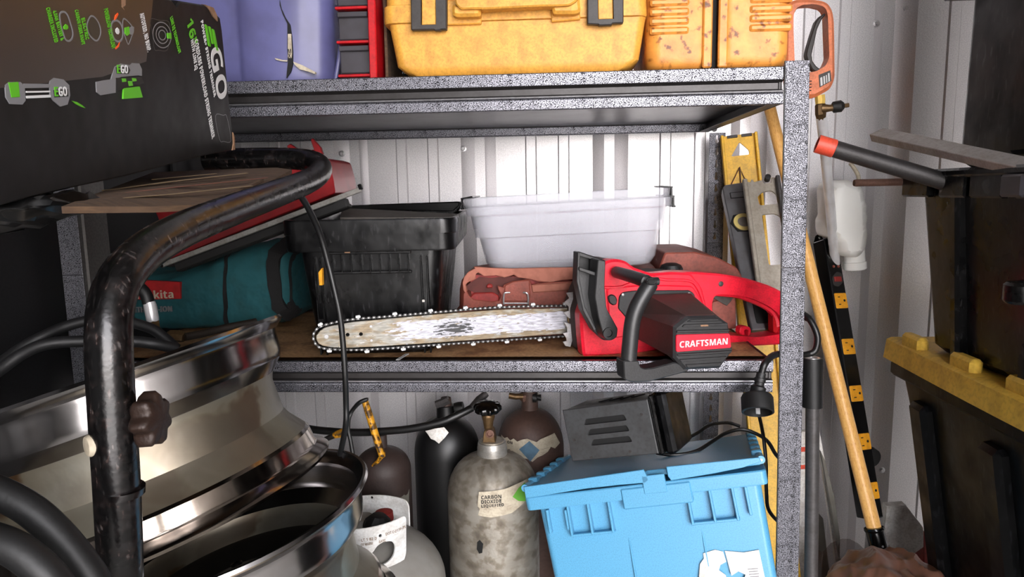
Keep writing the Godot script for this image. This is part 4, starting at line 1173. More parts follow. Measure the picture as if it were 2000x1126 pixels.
func yellow_toolbox():
	var t := thing("toolbox", "yellow plastic toolbox with grey latches on the top shelf", "toolbox", Vector3(-0.05, 1.3565, -1.2))
	# tapering base with a chamfered foot; lid overhangs it
	var zf := -1.09
	var prof := []
	for q in [[0.325, 0.19, 1.3575, 0.026], [0.352, 0.215, 1.366, 0.02], [0.374, 0.225, 1.375, 0.012], [0.392, 0.236, 1.432, 0.006], [0.394, 0.238, 1.436, 0.006]]:
		prof.append(rrect(q[0], q[1] * 0.57, 0.016, q[2], Vector3(-0.055, 0, zf - 0.068), 4))
	var g := G.new()
	g.loft(prof)
	obj("base", g, M.yellow_box, t)
	prof = []
	for q in [[0.398, 0.24, 1.4355], [0.408, 0.246, 1.4365], [0.41, 0.248, 1.440], [0.408, 0.246, 1.462], [0.402, 0.24, 1.463], [0.398, 0.238, 1.52], [0.37, 0.2, 1.55], [0.2, 0.1, 1.556]]:
		prof.append(rrect(q[0] - 0.008, q[1] * 0.57 + 0.004, 0.018, q[2], Vector3(-0.058, 0, zf - 0.068), 4))
	g = G.new()
	g.loft(prof)
	var lid := obj("lid", g, M.yellow_box, t)
	g = G.new()
	g.extrude(rounded([Vector2(-0.1575, 1.4662), Vector2(-0.0022, 1.464), Vector2(0.0396, 1.4641), Vector2(0.0425, 1.4326), Vector2(-0.001, 1.4303), Vector2(-0.0024, 1.4501), Vector2(-0.1061, 1.4498), Vector2(-0.1065, 1.4307), Vector2(-0.1586, 1.4308)], 0.002, 2), -1.1, -1.083, 0.0015)
	obj("hinge_pad", g, M.yellow_box, lid)
	for q in [[[Vector2(-0.2107, 1.4807), Vector2(-0.1567, 1.4804), Vector2(-0.1582, 1.4218), Vector2(-0.1671, 1.4221), Vector2(-0.1687, 1.4207), Vector2(-0.1764, 1.4209), Vector2(-0.1772, 1.4224), Vector2(-0.2122, 1.4227)], [Vector2(-0.1956, 1.4715), Vector2(-0.1732, 1.4714), Vector2(-0.1738, 1.4297), Vector2(-0.1971, 1.4296)]], [[Vector2(0.0521, 1.4791), Vector2(0.1052, 1.4787), Vector2(0.1055, 1.4232), Vector2(0.089, 1.423), Vector2(0.0882, 1.4209), Vector2(0.0694, 1.4207), Vector2(0.0686, 1.4222), Vector2(0.052, 1.4234)], [Vector2(0.0671, 1.4678), Vector2(0.0903, 1.4677), Vector2(0.0912, 1.4295), Vector2(0.0679, 1.4295)]]]:
		g = G.new()
		g.extrude(rounded(q[0], 0.002, 2), -1.086, -1.074, 0.0015, Transform3D(), [q[1]])
		var latch := obj("latch", g, M.latch_grey, t, "grey latch frame")
		g = G.new()
		g.extrude(G.inset(q[1], 0.0008), -1.086, -1.078, 0.001)
		obj("latch_tongue", g, M.yellow_box, latch)
	# drop handle: bar with a leg at each end
	g = G.new()
	g.extrude(rounded([Vector2(-0.1426, 1.47), Vector2(0.0388, 1.4696), Vector2(0.0372, 1.4527), Vector2(0.0253, 1.4459), Vector2(-0.0001, 1.446), Vector2(-0.0135, 1.4464), Vector2(-0.1031, 1.445), Vector2(-0.1039, 1.4458), Vector2(-0.1342, 1.446), Vector2(-0.1416, 1.4542)], 0.004, 3), -1.08, -1.056, 0.005)
	var h := obj("handle", g, M.yellow_box, t)
	for q in [[Vector2(-0.1475, 1.4555), Vector2(-0.1048, 1.4512), Vector2(-0.1059, 1.4374), Vector2(-0.1411, 1.4378), Vector2(-0.148, 1.4409)], [Vector2(-0.0008, 1.4507), Vector2(0.0406, 1.458), Vector2(0.042, 1.4392), Vector2(0.0345, 1.4366), Vector2(0.0013, 1.4376)]]:
		g = G.new()
		g.extrude(rounded(q, 0.004, 3), -1.088, -1.064, 0.004)
		obj("handle_leg", g, M.yellow_box, h)
	# clamshell case standing on its edge
	t = thing("tool_case", "grimy orange-yellow clamshell case standing on edge right of the yellow toolbox", "case", Vector3(0.243, 1.3565, -1.2))
	for s in [[0.1425, 0.2405, 0.246], [0.2485, 0.356, 0.243]]:
		prof = []
		var w: float = s[1] - s[0]
		var cx: float = (s[0] + s[1]) / 2
		for q in [[0.9, 0.168, 1.3575], [0.96, 0.186, 1.3612], [0.985, 0.196, 1.368], [1.0, 0.2, 1.378], [1.0, 0.2, 1.50], [0.96, 0.18, 1.52]]:
			var sh := 0.5 if s[0] < 0.2 else -0.5
			prof.append(rrect(w * q[0], q[1], 0.022, q[2], Vector3(cx + sh * w * (1.0 - q[0]), 0, -1.195), 6))
		g = G.new()
		g.loft(prof)
		var half := obj("case_half", g, M.yellow_grimy, t)
		for k in 5:
			var y := 1.4145 + 0.0135 * k
			g = G.new()
			var xa: float = s[0] + (0.004 if s[0] < 0.2 else 0.045)
			var xb: float = s[0] + (0.062 if s[0] < 0.2 else 0.107)
			var rr := rect2(xa, y - 0.0052, xb, y + 0.0052)
			g.extrude(rounded(rr, 0.004, 3), -1.105, -1.091, 0.003)
			obj("ridge", g, M.yellow_grimy, half)
		g = G.new()
		var ex: float = 0.2265 if s[0] < 0.2 else 0.2495
		g.box(Vector3(ex + 0.0055, 1.435, -1.0955), Vector3(0.014, 0.152, 0.008), 0.002)
		obj("closing_flange", g, M.yellow_grimy, half)
	g = G.new()
	g.box(Vector3(0.2445, 1.43, -1.19), Vector3(0.0075, 0.14, 0.17), 0.001)
	obj("seal", g, M.hole_black, t)

func tub_and_organizer():
	var t := thing("plastic_tub", "cracked blue-purple plastic tub on the top shelf behind the black carton", "tub", Vector3(-0.5, 1.3565, -1.25))
	var rings := []
	for q in [[0.0, 0.0], [0.004, 0.004], [0.02, 0.008], [0.16, 0.02], [0.2, 0.022]]:
		var r := []
		var xr: float = -0.358 + q[1] * 0.35
		var zf: float = -1.115 + q[1] * 0.4
		# plan: front wall with two shallow upright flutes, rounded right corner, far side hidden
		for p in [[-0.70, 0.0], [-0.50, 0.0], [-0.494, 0.0], [-0.486, 0.006], [-0.47, 0.007], [-0.44, 0.007], [-0.402, 0.005], [-0.392, -0.002], [-0.376, -0.005], [-0.366, -0.012], [-0.3595, -0.024], [-0.358, -0.04], [-0.36, -0.2], [-0.38, -0.24], [-0.7, -0.24]]:
			var s := 1.0 if q[0] > 0.003 else 0.97
			r.append(Vector3(-0.52 + (p[0] + 0.52) * s + q[1] * 0.5 * clampf((p[0] + 0.52) / 0.16, -1, 1), 1.357 + q[0], zf + p[1] * 1.0))
		rings.append(r)
	var g := G.new()
	g.loft(rings)
	obj("shell", g, M.tub_blue, t, "", 50.0)
	g = G.new()
	g.tube(spline([Vector3(-0.3288, 1.5088, -1.135), Vector3(-0.3325, 1.4857, -1.135), Vector3(-0.3355, 1.455, -1.137), Vector3(-0.3398, 1.4243, -1.14), Vector3(-0.3465, 1.3931, -1.143), Vector3(-0.3538, 1.3647, -1.145)], 4), 0.0035, 8)
	obj("corner_bead", g, M.tub_blue, t)
	g = G.new()
	g.extrude([Vector2(-0.4214, 1.4795), Vector2(-0.4197, 1.4673), Vector2(-0.4141, 1.4534), Vector2(-0.4075, 1.4426), Vector2(-0.4061, 1.4257), Vector2(-0.4059, 1.4026), Vector2(-0.4071, 1.3833), Vector2(-0.4111, 1.3717), Vector2(-0.4183, 1.3626), Vector2(-0.4169, 1.3719), Vector2(-0.4143, 1.3874), Vector2(-0.4138, 1.4067), Vector2(-0.4121, 1.4335), Vector2(-0.4114, 1.4442), Vector2(-0.4179, 1.4581), Vector2(-0.4219, 1.4719)], -1.104, -1.1005, 0.0)
	obj("crack", g, M.hole_black, t, "long dark crack")
	g = G.new()
	g.extrude([Vector2(-0.4114, 1.4288), Vector2(-0.4061, 1.4286), Vector2(-0.4067, 1.3994), Vector2(-0.408, 1.3925), Vector2(-0.4137, 1.3927)], -1.1015, -1.0999, 0.0)
	var lab := obj("label_strip", g, M.label_paper, t, "printed strip showing through the crack")
	var a := Vector3(-0.413, 1.3997, -1.0999)
	words("letter", "M", FB, 0.0065, Transform3D(Basis(), a), M.print_black, lab, 0.0052, 0.0003)
	a = Vector3(-0.4135, 1.3927, -1.0999)
	words("letter", "X", FB, 0.0065, Transform3D(Basis(), a), M.print_black, lab, 0.0048, 0.0003)
	g = G.new()
	g.extrude([Vector2(-0.435, 1.3933), Vector2(-0.4278, 1.3915), Vector2(-0.4221, 1.3898), Vector2(-0.4147, 1.3896), Vector2(-0.4157, 1.3873), Vector2(-0.4255, 1.3884), Vector2(-0.4335, 1.3909)], -1.1015, -1.1003, 0.0)
	obj("crease", g, M.label_paper, t)
	g = G.new()
	g.extrude([Vector2(-0.4059, 1.387), Vector2(-0.3915, 1.3812), Vector2(-0.3717, 1.3706), Vector2(-0.3727, 1.3675), Vector2(-0.3839, 1.3717), Vector2(-0.396, 1.3751), Vector2(-0.4037, 1.3823)], -1.108, -1.1003, 0.0)
	obj("crease", g, M.label_paper, t)
	# small-parts organizer on its end: red frame, grey drawers
	t = thing("parts_organizer", "red-framed organizer with grey drawers standing between the blue tub and yellow toolbox", "organizer", Vector3(-0.30, 1.3565, -1.2))
	g = G.new()
	g.extrude(rounded([Vector2(-0.2849, 1.4989), Vector2(-0.2721, 1.4985), Vector2(-0.2749, 1.3568), Vector2(-0.2867, 1.3568)], 0.002, 3), -1.3, -1.105, 0.004)
	obj("frame_side", g, M.red_frame, t)
	g = G.new()
	g.extrude([Vector2(-0.3259, 1.5157), Vector2(-0.2957, 1.5147), Vector2(-0.2992, 1.3671), Vector2(-0.3369, 1.3665)], -1.3, -1.16, 0.001)
	obj("frame_back", g, M.red_frame, t)
	for y in [-42, 20, 82, 144]:
		g = G.new()
		var yy: float = 1.3565 + 0.0095 + (144 - y) * 0.000829
		g.box(Vector3(-0.314, yy, -1.16), Vector3(0.052, 0.0042, 0.09), 0.001)
		obj("frame_rail", g, M.red_frame, t)
	for y in [-11, 51, 113, 156]:
		g = G.new()
		var yy: float = 1.3565 + 0.0095 + (144 - y) * 0.000829
		var hh := 0.043 if y < 150 else 0.0085
		if y > 150: yy = 1.3625
		g.box(Vector3(-0.3135, yy, -1.165), Vector3(0.05, hh, 0.08), 0.002)
		if y < 150: g.box(Vector3(-0.3135, yy + 0.0165, -1.122), Vector3(0.048, 0.008, 0.008), 0.001)
		obj("drawer", g, M.drawer_grey, t)
	# black carton behind the yellow toolbox
	t = thing("carton", "black printed carton half hidden by the yellow toolbox's left side", "box", Vector3(-0.23, 1.3565, -1.25))
	g = G.new()
	g.box(Vector3(-0.235, 1.43, -1.322), Vector3(0.092, 0.146, 0.17), 0.001)
	obj("carton_body", g, M.carton_black, t)
	g = G.new()
	g.extrude([Vector2(-0.2663, 1.5067), Vector2(-0.2614, 1.5065), Vector2(-0.2626, 1.3631), Vector2(-0.2672, 1.3632)], -1.3, -1.13, 0.0006)
	obj("carton_flap", g, M.cardboard, t, "bare cardboard flap")
	var py := 127.5
	for s in ["RUN", "BUILT", "WELL"]:
		var at: Vector3 = Vector3(-0.267, 1.3975, -1.2335) - Vector3(0, (py - 127.5) / 1350.0 * 1.235, 0)
		words("lettering", s, FB, 0.0044, Transform3D(Basis(), Vector3(at.x, at.y, -1.2355)), M.print_white, t, 0.0049 * s.length(), 0.0004)
		py += 6.0

func trimmer_carton():
	var F := Transform3D(Vector3(-0.04, 0.157, -0.9868), Vector3(0.144, 0.9782, 0.1498), Vector3(0.9888, -0.1361, -0.0617), Vector3(-0.431, 1.24, -0.9))
	var t := thing("trimmer_carton", "large black printed carton lying across the cart at upper left", "box", F * Vector3(-0.25, 0, -0.1))
	var o := [Vector2(0.0324, -0.0033), Vector2(-0.0583, -0.001), Vector2(-0.1484, -0.0014), Vector2(-0.2315, -0.0019), Vector2(-0.3136, -0.0005), Vector2(-0.373, 0), Vector2(-0.4069, -0.0004)]
	var up := [Vector2(-0.3829, 0.175), Vector2(-0.2584, 0.1732), Vector2(-0.1702, 0.1719), Vector2(-0.1322, 0.1709), Vector2(-0.1223, 0.1657), Vector2(-0.1139, 0.1716), Vector2(-0.0535, 0.173), Vector2(-0.0298, 0.1718), Vector2(-0.0227, 0.1666), Vector2(-0.011, 0.1628), Vector2(-0.0051, 0.1477)]
	o.insert(0, Vector2(0.0132, 0.0733))
	# carry both edges on towards the camera, past the frame
	o.append(o[o.size() - 1] + Vector2(-0.12, 0.0))
	o.append(Vector2(o[o.size() - 1].x, 0.25))
	o.append_array(up)
	var g := G.new()
	g.extrude(o, -0.2, 0.0, 0.0015, F)
	obj("carton_body", g, M.carton_black, t)
	# raw torn board along the corner and edges
	g = G.new()
	g.extrude([Vector2(-0.0544, 0.1736), Vector2(-0.0322, 0.1722), Vector2(-0.0222, 0.1644), Vector2(-0.0208, 0.1575), Vector2(-0.0338, 0.1623), Vector2(-0.0421, 0.1685)], -0.004, 0.0012, 0.0, F)
	obj("torn_corner", g, M.carton_raw, t)
	g = G.new()
	g.extrude([Vector2(0.0256, 0.0213), Vector2(0.0316, 0.014), Vector2(0.0325, -0.0025), Vector2(0.0238, -0.0024), Vector2(0.0273, 0.0062)], -0.004, 0.0012, 0.0, F)
	obj("torn_edge", g, M.carton_raw, t)
	g = G.new()
	g.extrude([Vector2(-0.2303, 0.1613), Vector2(-0.2233, 0.1629), Vector2(-0.2237, 0.1575), Vector2(-0.2283, 0.1553), Vector2(-0.2259, 0.1528), Vector2(-0.23, 0.1551)], -0.002, 0.0008, 0.0, F)
	obj("scuff", g, M.carton_raw, t)
	g = G.new()
	g.extrude([Vector2(-0.414, 0.1624), Vector2(-0.1714, 0.1714), Vector2(-0.1767, 0.1521), Vector2(-0.1897, 0.1076), Vector2(-0.2671, 0.0928), Vector2(-0.3961, 0.085), Vector2(-0.4256, 0.0827)], -0.001, 0.0005, 0.0, F)
	obj("brown_print", g, M.print_brown, t, "dark brown printed panel")
	# lettering reads downwards along the far edge
	var rows := [
		[[Vector2(-0.0998, 0.1513), Vector2(-0.0393, 0.0174)], "16\" CORDLESS POWERLOAD STRING TRIMMER", "print_white", 0.0],
		[[Vector2(-0.0666, 0.1542), Vector2(-0.0323, 0.0682)], "POWER+ STRING TRIMMER", "print_white", 0.0],
		[[Vector2(-0.0938, 0.1322), Vector2(-0.0842, 0.0995)], "WITH LINE IQ", "print_white", 0.0],
		[[Vector2(-0.1404, 0.152), Vector2(-0.1229, 0.1159)], "LINE IQ TECHNOLOGY", "print_green", 0.0],
		[[Vector2(-0.2004, 0.1512), Vector2(-0.1885, 0.116)], "AUTOFEED, NO BUMP.", "print_white", 0.0],
		[[Vector2(-0.2596, 0.1507), Vector2(-0.2498, 0.1172)], "POWERLOAD TECHNOLOGY", "print_green", 0.0],
		[[Vector2(-0.3019, 0.1463), Vector2(-0.295, 0.119)], "CARBON FIBER SHAFT", "print_green", 0.0],
		[[Vector2(-0.2934, 0.1405), Vector2(-0.2888, 0.1234)], "ELECTRIC", "print_green", 0.0],
		[[Vector2(-0.3383, 0.1447), Vector2(-0.3308, 0.1191)], "CHARGER INCLUDED", "print_green", 0.0],
		[[Vector2(-0.3305, 0.1431), Vector2(-0.3228, 0.121)], "4.0AH BATTERY &", "print_green", 0.0]]
	var hs := [0.009, 0.0062, 0.0085, 0.0072, 0.0085, 0.0062, 0.0046, 0.0046, 0.0046, 0.0046]
	for i in rows.size():
		var a: Vector2 = rows[i][0][0]
		var b: Vector2 = rows[i][0][1]
		var d := (b - a).normalized()
		var x3 := F.basis * Vector3(d.x, d.y, 0)
		var y3 := F.basis * Vector3(-d.y, d.x, 0)
		var s: String = rows[i][1]
		if i == 0:
			words("lettering", "16\"", FB, 0.0155, Transform3D(Basis(x3, y3, F.basis.z), F * Vector3(a.x - 0.002, a.y, 0.0009)), M.print_green, t, 0.029, 0.0004)
			var cs := Vector2(-0.0836, 0.1321)
			var cd := (b - cs).normalized()
			words("lettering", "CORDLESS POWERLOAD STRING TRIMMER", FB, hs[i], Transform3D(Basis(F.basis * Vector3(cd.x, cd.y, 0), F.basis * Vector3(-cd.y, cd.x, 0), F.basis.z), F * Vector3(cs.x, cs.y, 0.0009)), M.print_white, t, (b - cs).length(), 0.0004)
		else:
			words("lettering", s, FB, hs[i], Transform3D(Basis(x3, y3, F.basis.z), F * Vector3(a.x, a.y, 0.0009)), M[rows[i][2]], t, (b - a).length(), 0.0004)
	# the large mark: three green bars, then GO
	for q in [[Vector2(-0.055, 0.1522), Vector2(-0.0502, 0.1511), Vector2(-0.0403, 0.1274), Vector2(-0.0459, 0.128)], [Vector2(-0.0454, 0.1506), Vector2(-0.0405, 0.1498), Vector2(-0.0308, 0.131), Vector2(-0.0359, 0.1308)], [Vector2(-0.0355, 0.1483), Vector2(-0.0305, 0.1472), Vector2(-0.0192, 0.1237), Vector2(-0.0251, 0.1238)]]:
		g = G.new()
		g.extrude(rounded(q, 0.001, 2), -0.0004, 0.0012, 0.0, F)
		obj("green_bar", g, M.print_green, t)
	var a := Vector2(-0.032, 0.1232)
	var b := Vector2(-0.008, 0.0624)
	var d := (b - a).normalized()
	words("large_lettering", "GO", FB, 0.031, Transform3D(Basis(F.basis * Vector3(d.x, d.y, 0), F.basis * Vector3(-d.y, d.x, 0) + F.basis * Vector3(d.x, d.y, 0) * 0.12, F.basis.z), F * Vector3(a.x - 0.012, a.y, 0.0009)), M.print_white, t, (b - a).length(), 0.0004)
	# printed pictures
	var ring := func(px: Array, wide: float, m: Material, called: String):
		var gg := G.new()
		var pts := []
		for p in px: pts.append(F * Vector3(p.x, p.y, 0.0008))
		gg.tube(spline(pts, 4, true), wide, 6, true, 0.25, F.basis.z)
		obj(called, gg, m, t)
	var fill := func(px: Array, m: Material, called: String, z := 0.0011):
		var gg := G.new()
		gg.extrude(px, -0.0004, z, 0.0, F)
		obj(called, gg, m, t)
	ring.call([Vector2(-0.3218, 0.1415), Vector2(-0.3169, 0.1438), Vector2(-0.3125, 0.1422), Vector2(-0.3097, 0.1377), Vector2(-0.3065, 0.129), Vector2(-0.3078, 0.1241), Vector2(-0.3121, 0.1215), Vector2(-0.3167, 0.1225), Vector2(-0.3189, 0.1267), Vector2(-0.3214, 0.1329)], 0.0009, M.print_grey, "picture_outline")
	fill.call([Vector2(-0.3182, 0.1323), Vector2(-0.3154, 0.1345), Vector2(-0.3128, 0.1335), Vector2(-0.3124, 0.1315), Vector2(-0.3145, 0.1302), Vector2(-0.3178, 0.1304)], M.print_green, "picture_dot")
	ring.call([Vector2(-0.2809, 0.1427), Vector2(-0.2749, 0.1431), Vector2(-0.2685, 0.1385), Vector2(-0.2661, 0.1314), Vector2(-0.2698, 0.1252), Vector2(-0.2753, 0.1236), Vector2(-0.2832, 0.1279), Vector2(-0.2861, 0.1352)], 0.0008, M.print_grey, "picture_outline")
	fill.call([Vector2(-0.2806, 0.1422), Vector2(-0.2746, 0.1427), Vector2(-0.269, 0.138), Vector2(-0.2665, 0.1313), Vector2(-0.2702, 0.1256), Vector2(-0.2749, 0.1245), Vector2(-0.282, 0.1283), Vector2(-0.285, 0.1353)], M.print_olive, "picture_disc", 0.0007)
	ring.call([Vector2(-0.2468, 0.1409), Vector2(-0.24, 0.1427), Vector2(-0.2335, 0.1401), Vector2(-0.2305, 0.1344), Vector2(-0.2319, 0.1279), Vector2(-0.2374, 0.1245), Vector2(-0.2441, 0.1255), Vector2(-0.2486, 0.1302), Vector2(-0.2497, 0.1359)], 0.0011, M.print_grey, "picture_outline")
	fill.call([Vector2(-0.2424, 0.135), Vector2(-0.2397, 0.1365), Vector2(-0.2373, 0.1353), Vector2(-0.2367, 0.1327), Vector2(-0.2385, 0.1308), Vector2(-0.2411, 0.1311), Vector2(-0.2426, 0.1328)], M.print_white, "picture_dot")
	ring.call([Vector2(-0.2288, 0.1449), Vector2(-0.221, 0.1432), Vector2(-0.2142, 0.1391), Vector2(-0.2118, 0.1355), Vector2(-0.2159, 0.1297), Vector2(-0.2209, 0.1234), Vector2(-0.2235, 0.1237), Vector2(-0.2274, 0.13), Vector2(-0.2304, 0.1362)], 0.0007, M.print_grey, "picture_outline")
	fill.call([Vector2(-0.227, 0.1373), Vector2(-0.2198, 0.1387), Vector2(-0.2194, 0.1323), Vector2(-0.2241, 0.1302), Vector2(-0.2274, 0.1318)], M.print_green, "picture_patch")
	fill.call([Vector2(-0.219, 0.1374), Vector2(-0.2143, 0.1395), Vector2(-0.2108, 0.1388), Vector2(-0.212, 0.1346), Vector2(-0.2159, 0.1315), Vector2(-0.2194, 0.1323)], M.print_grey, "picture_patch")
	fill.call([Vector2(-0.2421, 0.147), Vector2(-0.2377, 0.1495), Vector2(-0.237, 0.1483), Vector2(-0.2407, 0.1444), Vector2(-0.2442, 0.1424)], M.print_orange, "picture_arrow")
	fill.call([Vector2(-0.2447, 0.1188), Vector2(-0.2394, 0.1212), Vector2(-0.2365, 0.125), Vector2(-0.2386, 0.1199), Vector2(-0.2439, 0.1174)], M.print_orange, "picture_arrow")
	ring.call([Vector2(-0.1794, 0.1481), Vector2(-0.161, 0.1485), Vector2(-0.1417, 0.1483), Vector2(-0.1413, 0.1356), Vector2(-0.1466, 0.1204), Vector2(-0.1649, 0.1193), Vector2(-0.1732, 0.12), Vector2(-0.1763, 0.1337)], 0.0004, M.print_dim, "picture_outline")
	for k in [1.0, 0.66, 0.38]:
		var c := Vector2(-0.1566, 0.1345)
		var e := []
		for i in 14: e.append(c + Vector2(cos(TAU * i / 14) * 0.019, sin(TAU * i / 14) * 0.0125) * k)
		ring.call(e, 0.0006, M.print_grey, "picture_ring")
	fill.call([Vector2(-0.1458, 0.1369), Vector2(-0.138, 0.1378), Vector2(-0.1373, 0.1317), Vector2(-0.145, 0.1318)], M.print_green, "picture_patch")
	# battery and trimmer head
	fill.call([Vector2(-0.2773, 0.0884), Vector2(-0.2654, 0.0897), Vector2(-0.2539, 0.0905), Vector2(-0.247, 0.1019), Vector2(-0.2365, 0.1049), Vector2(-0.2207, 0.1037), Vector2(-0.2169, 0.1057), Vector2(-0.2038, 0.1054), Vector2(-0.1994, 0.1001), Vector2(-0.1999, 0.0937), Vector2(-0.2066, 0.0942), Vector2(-0.2375, 0.0928), Vector2(-0.2463, 0.0905), Vector2(-0.2474, 0.0785), Vector2(-0.2722, 0.0768), Vector2(-0.2774, 0.0796)], M.print_grey, "battery_picture", 0.0009)
	fill.call([Vector2(-0.2455, 0.1015), Vector2(-0.2237, 0.1018), Vector2(-0.2212, 0.099), Vector2(-0.2242, 0.0956), Vector2(-0.2444, 0.0956)], M.print_black, "badge", 0.0012)
	fill.call([Vector2(-0.2464, 0.0919), Vector2(-0.2011, 0.0928), Vector2(-0.1967, 0.0868), Vector2(-0.2075, 0.085), Vector2(-0.2149, 0.0855), Vector2(-0.2457, 0.0798)], M.print_black, "picture_slot", 0.0012)
	fill.call([Vector2(-0.2342, 0.0824), Vector2(-0.2057, 0.0835), Vector2(-0.2006, 0.073), Vector2(-0.236, 0.0725)], M.print_green, "picture_foot", 0.0014)
	for q in [[Vector2(-0.237, 0.0914), Vector2(-0.2299, 0.0914), Vector2(-0.2293, 0.0885), Vector2(-0.2364, 0.0881)], [Vector2(-0.2191, 0.0918), Vector2(-0.2117, 0.0913), Vector2(-0.2109, 0.0889), Vector2(-0.2184, 0.0885)], [Vector2(-0.2266, 0.089), Vector2(-0.2193, 0.089), Vector2(-0.2178, 0.0846), Vector2(-0.2251, 0.0842)]]: fill.call(q, M.print_green, "picture_patch", 0.0014)
	fill.call([Vector2(-0.3908, 0.0871), Vector2(-0.3863, 0.0892), Vector2(-0.3743, 0.0891), Vector2(-0.3702, 0.0861), Vector2(-0.3705, 0.0754), Vector2(-0.3743, 0.0725), Vector2(-0.3874, 0.0734), Vector2(-0.391, 0.0783)], M.print_grey, "motor_picture", 0.0009)
	fill.call([Vector2(-0.3876, 0.0889), Vector2(-0.3773, 0.0892), Vector2(-0.377, 0.0783), Vector2(-0.3858, 0.0782)], M.print_green, "picture_patch", 0.0013)
	fill.call([Vector2(-0.3711, 0.088), Vector2(-0.3408, 0.0873), Vector2(-0.3412, 0.0845), Vector2(-0.371, 0.0846)], M.print_grey, "picture_bar", 0.0009)
	fill.call([Vector2(-0.3684, 0.0823), Vector2(-0.3402, 0.0821), Vector2(-0.3403, 0.0809), Vector2(-0.3686, 0.0811)], M.print_white, "picture_bar", 0.0009)
	fill.call([Vector2(-0.3689, 0.0788), Vector2(-0.3406, 0.0789), Vector2(-0.3408, 0.0769), Vector2(-0.3686, 0.0769)], M.print_white, "picture_bar", 0.0009)
	fill.call([Vector2(-0.3405, 0.0897), Vector2(-0.3352, 0.0921), Vector2(-0.323, 0.0908), Vector2(-0.316, 0.0862), Vector2(-0.3156, 0.0779), Vector2(-0.3198, 0.0705), Vector2(-0.3294, 0.0692), Vector2(-0.3379, 0.0744), Vector2(-0.3412, 0.0789)], M.print_grey, "motor_picture", 0.0009)
	fill.call([Vector2(-0.3371, 0.0825), Vector2(-0.3186, 0.0829), Vector2(-0.3186, 0.0771), Vector2(-0.3365, 0.0768)], M.print_black, "badge", 0.0012)
	fill.call([Vector2(-0.3133, 0.0732), Vector2(-0.3071, 0.0721), Vector2(-0.3002, 0.0693), Vector2(-0.2954, 0.0665), Vector2(-0.3018, 0.068), Vector2(-0.3087, 0.0705)], M.print_green, "picture_blade", 0.0009)
	for q in [[[Vector2(-0.244, 0.0961), Vector2(-0.2256, 0.0961)], 0.014], [[Vector2(-0.3362, 0.0776), Vector2(-0.3203, 0.078)], 0.014]]:
		var a2: Vector2 = q[0][0]
		var wlen: float = (q[0][1] - a2).length()
		var base := Transform3D(F.basis, F * Vector3(a2.x, a2.y, 0.0013))
		words("badge_lettering", "E", FB, 0.0075, base, M.print_green, t, wlen * 0.28, 0.0004)
		words("badge_lettering", "GO", FB, 0.0075, Transform3D(F.basis, F * Vector3(a2.x + wlen * 0.34, a2.y, 0.0013)), M.print_white, t, wlen * 0.66, 0.0004)
	# small frame left of the missing code
	ring.call([Vector2(-0.0283, 0.0456), Vector2(-0.0051, 0.045), Vector2(0.0062, 0.0425), Vector2(0.0192, 0.011), Vector2(-0.0038, 0.0117), Vector2(-0.0165, 0.0154)], 0.0004, M.print_grey, "picture_outline")

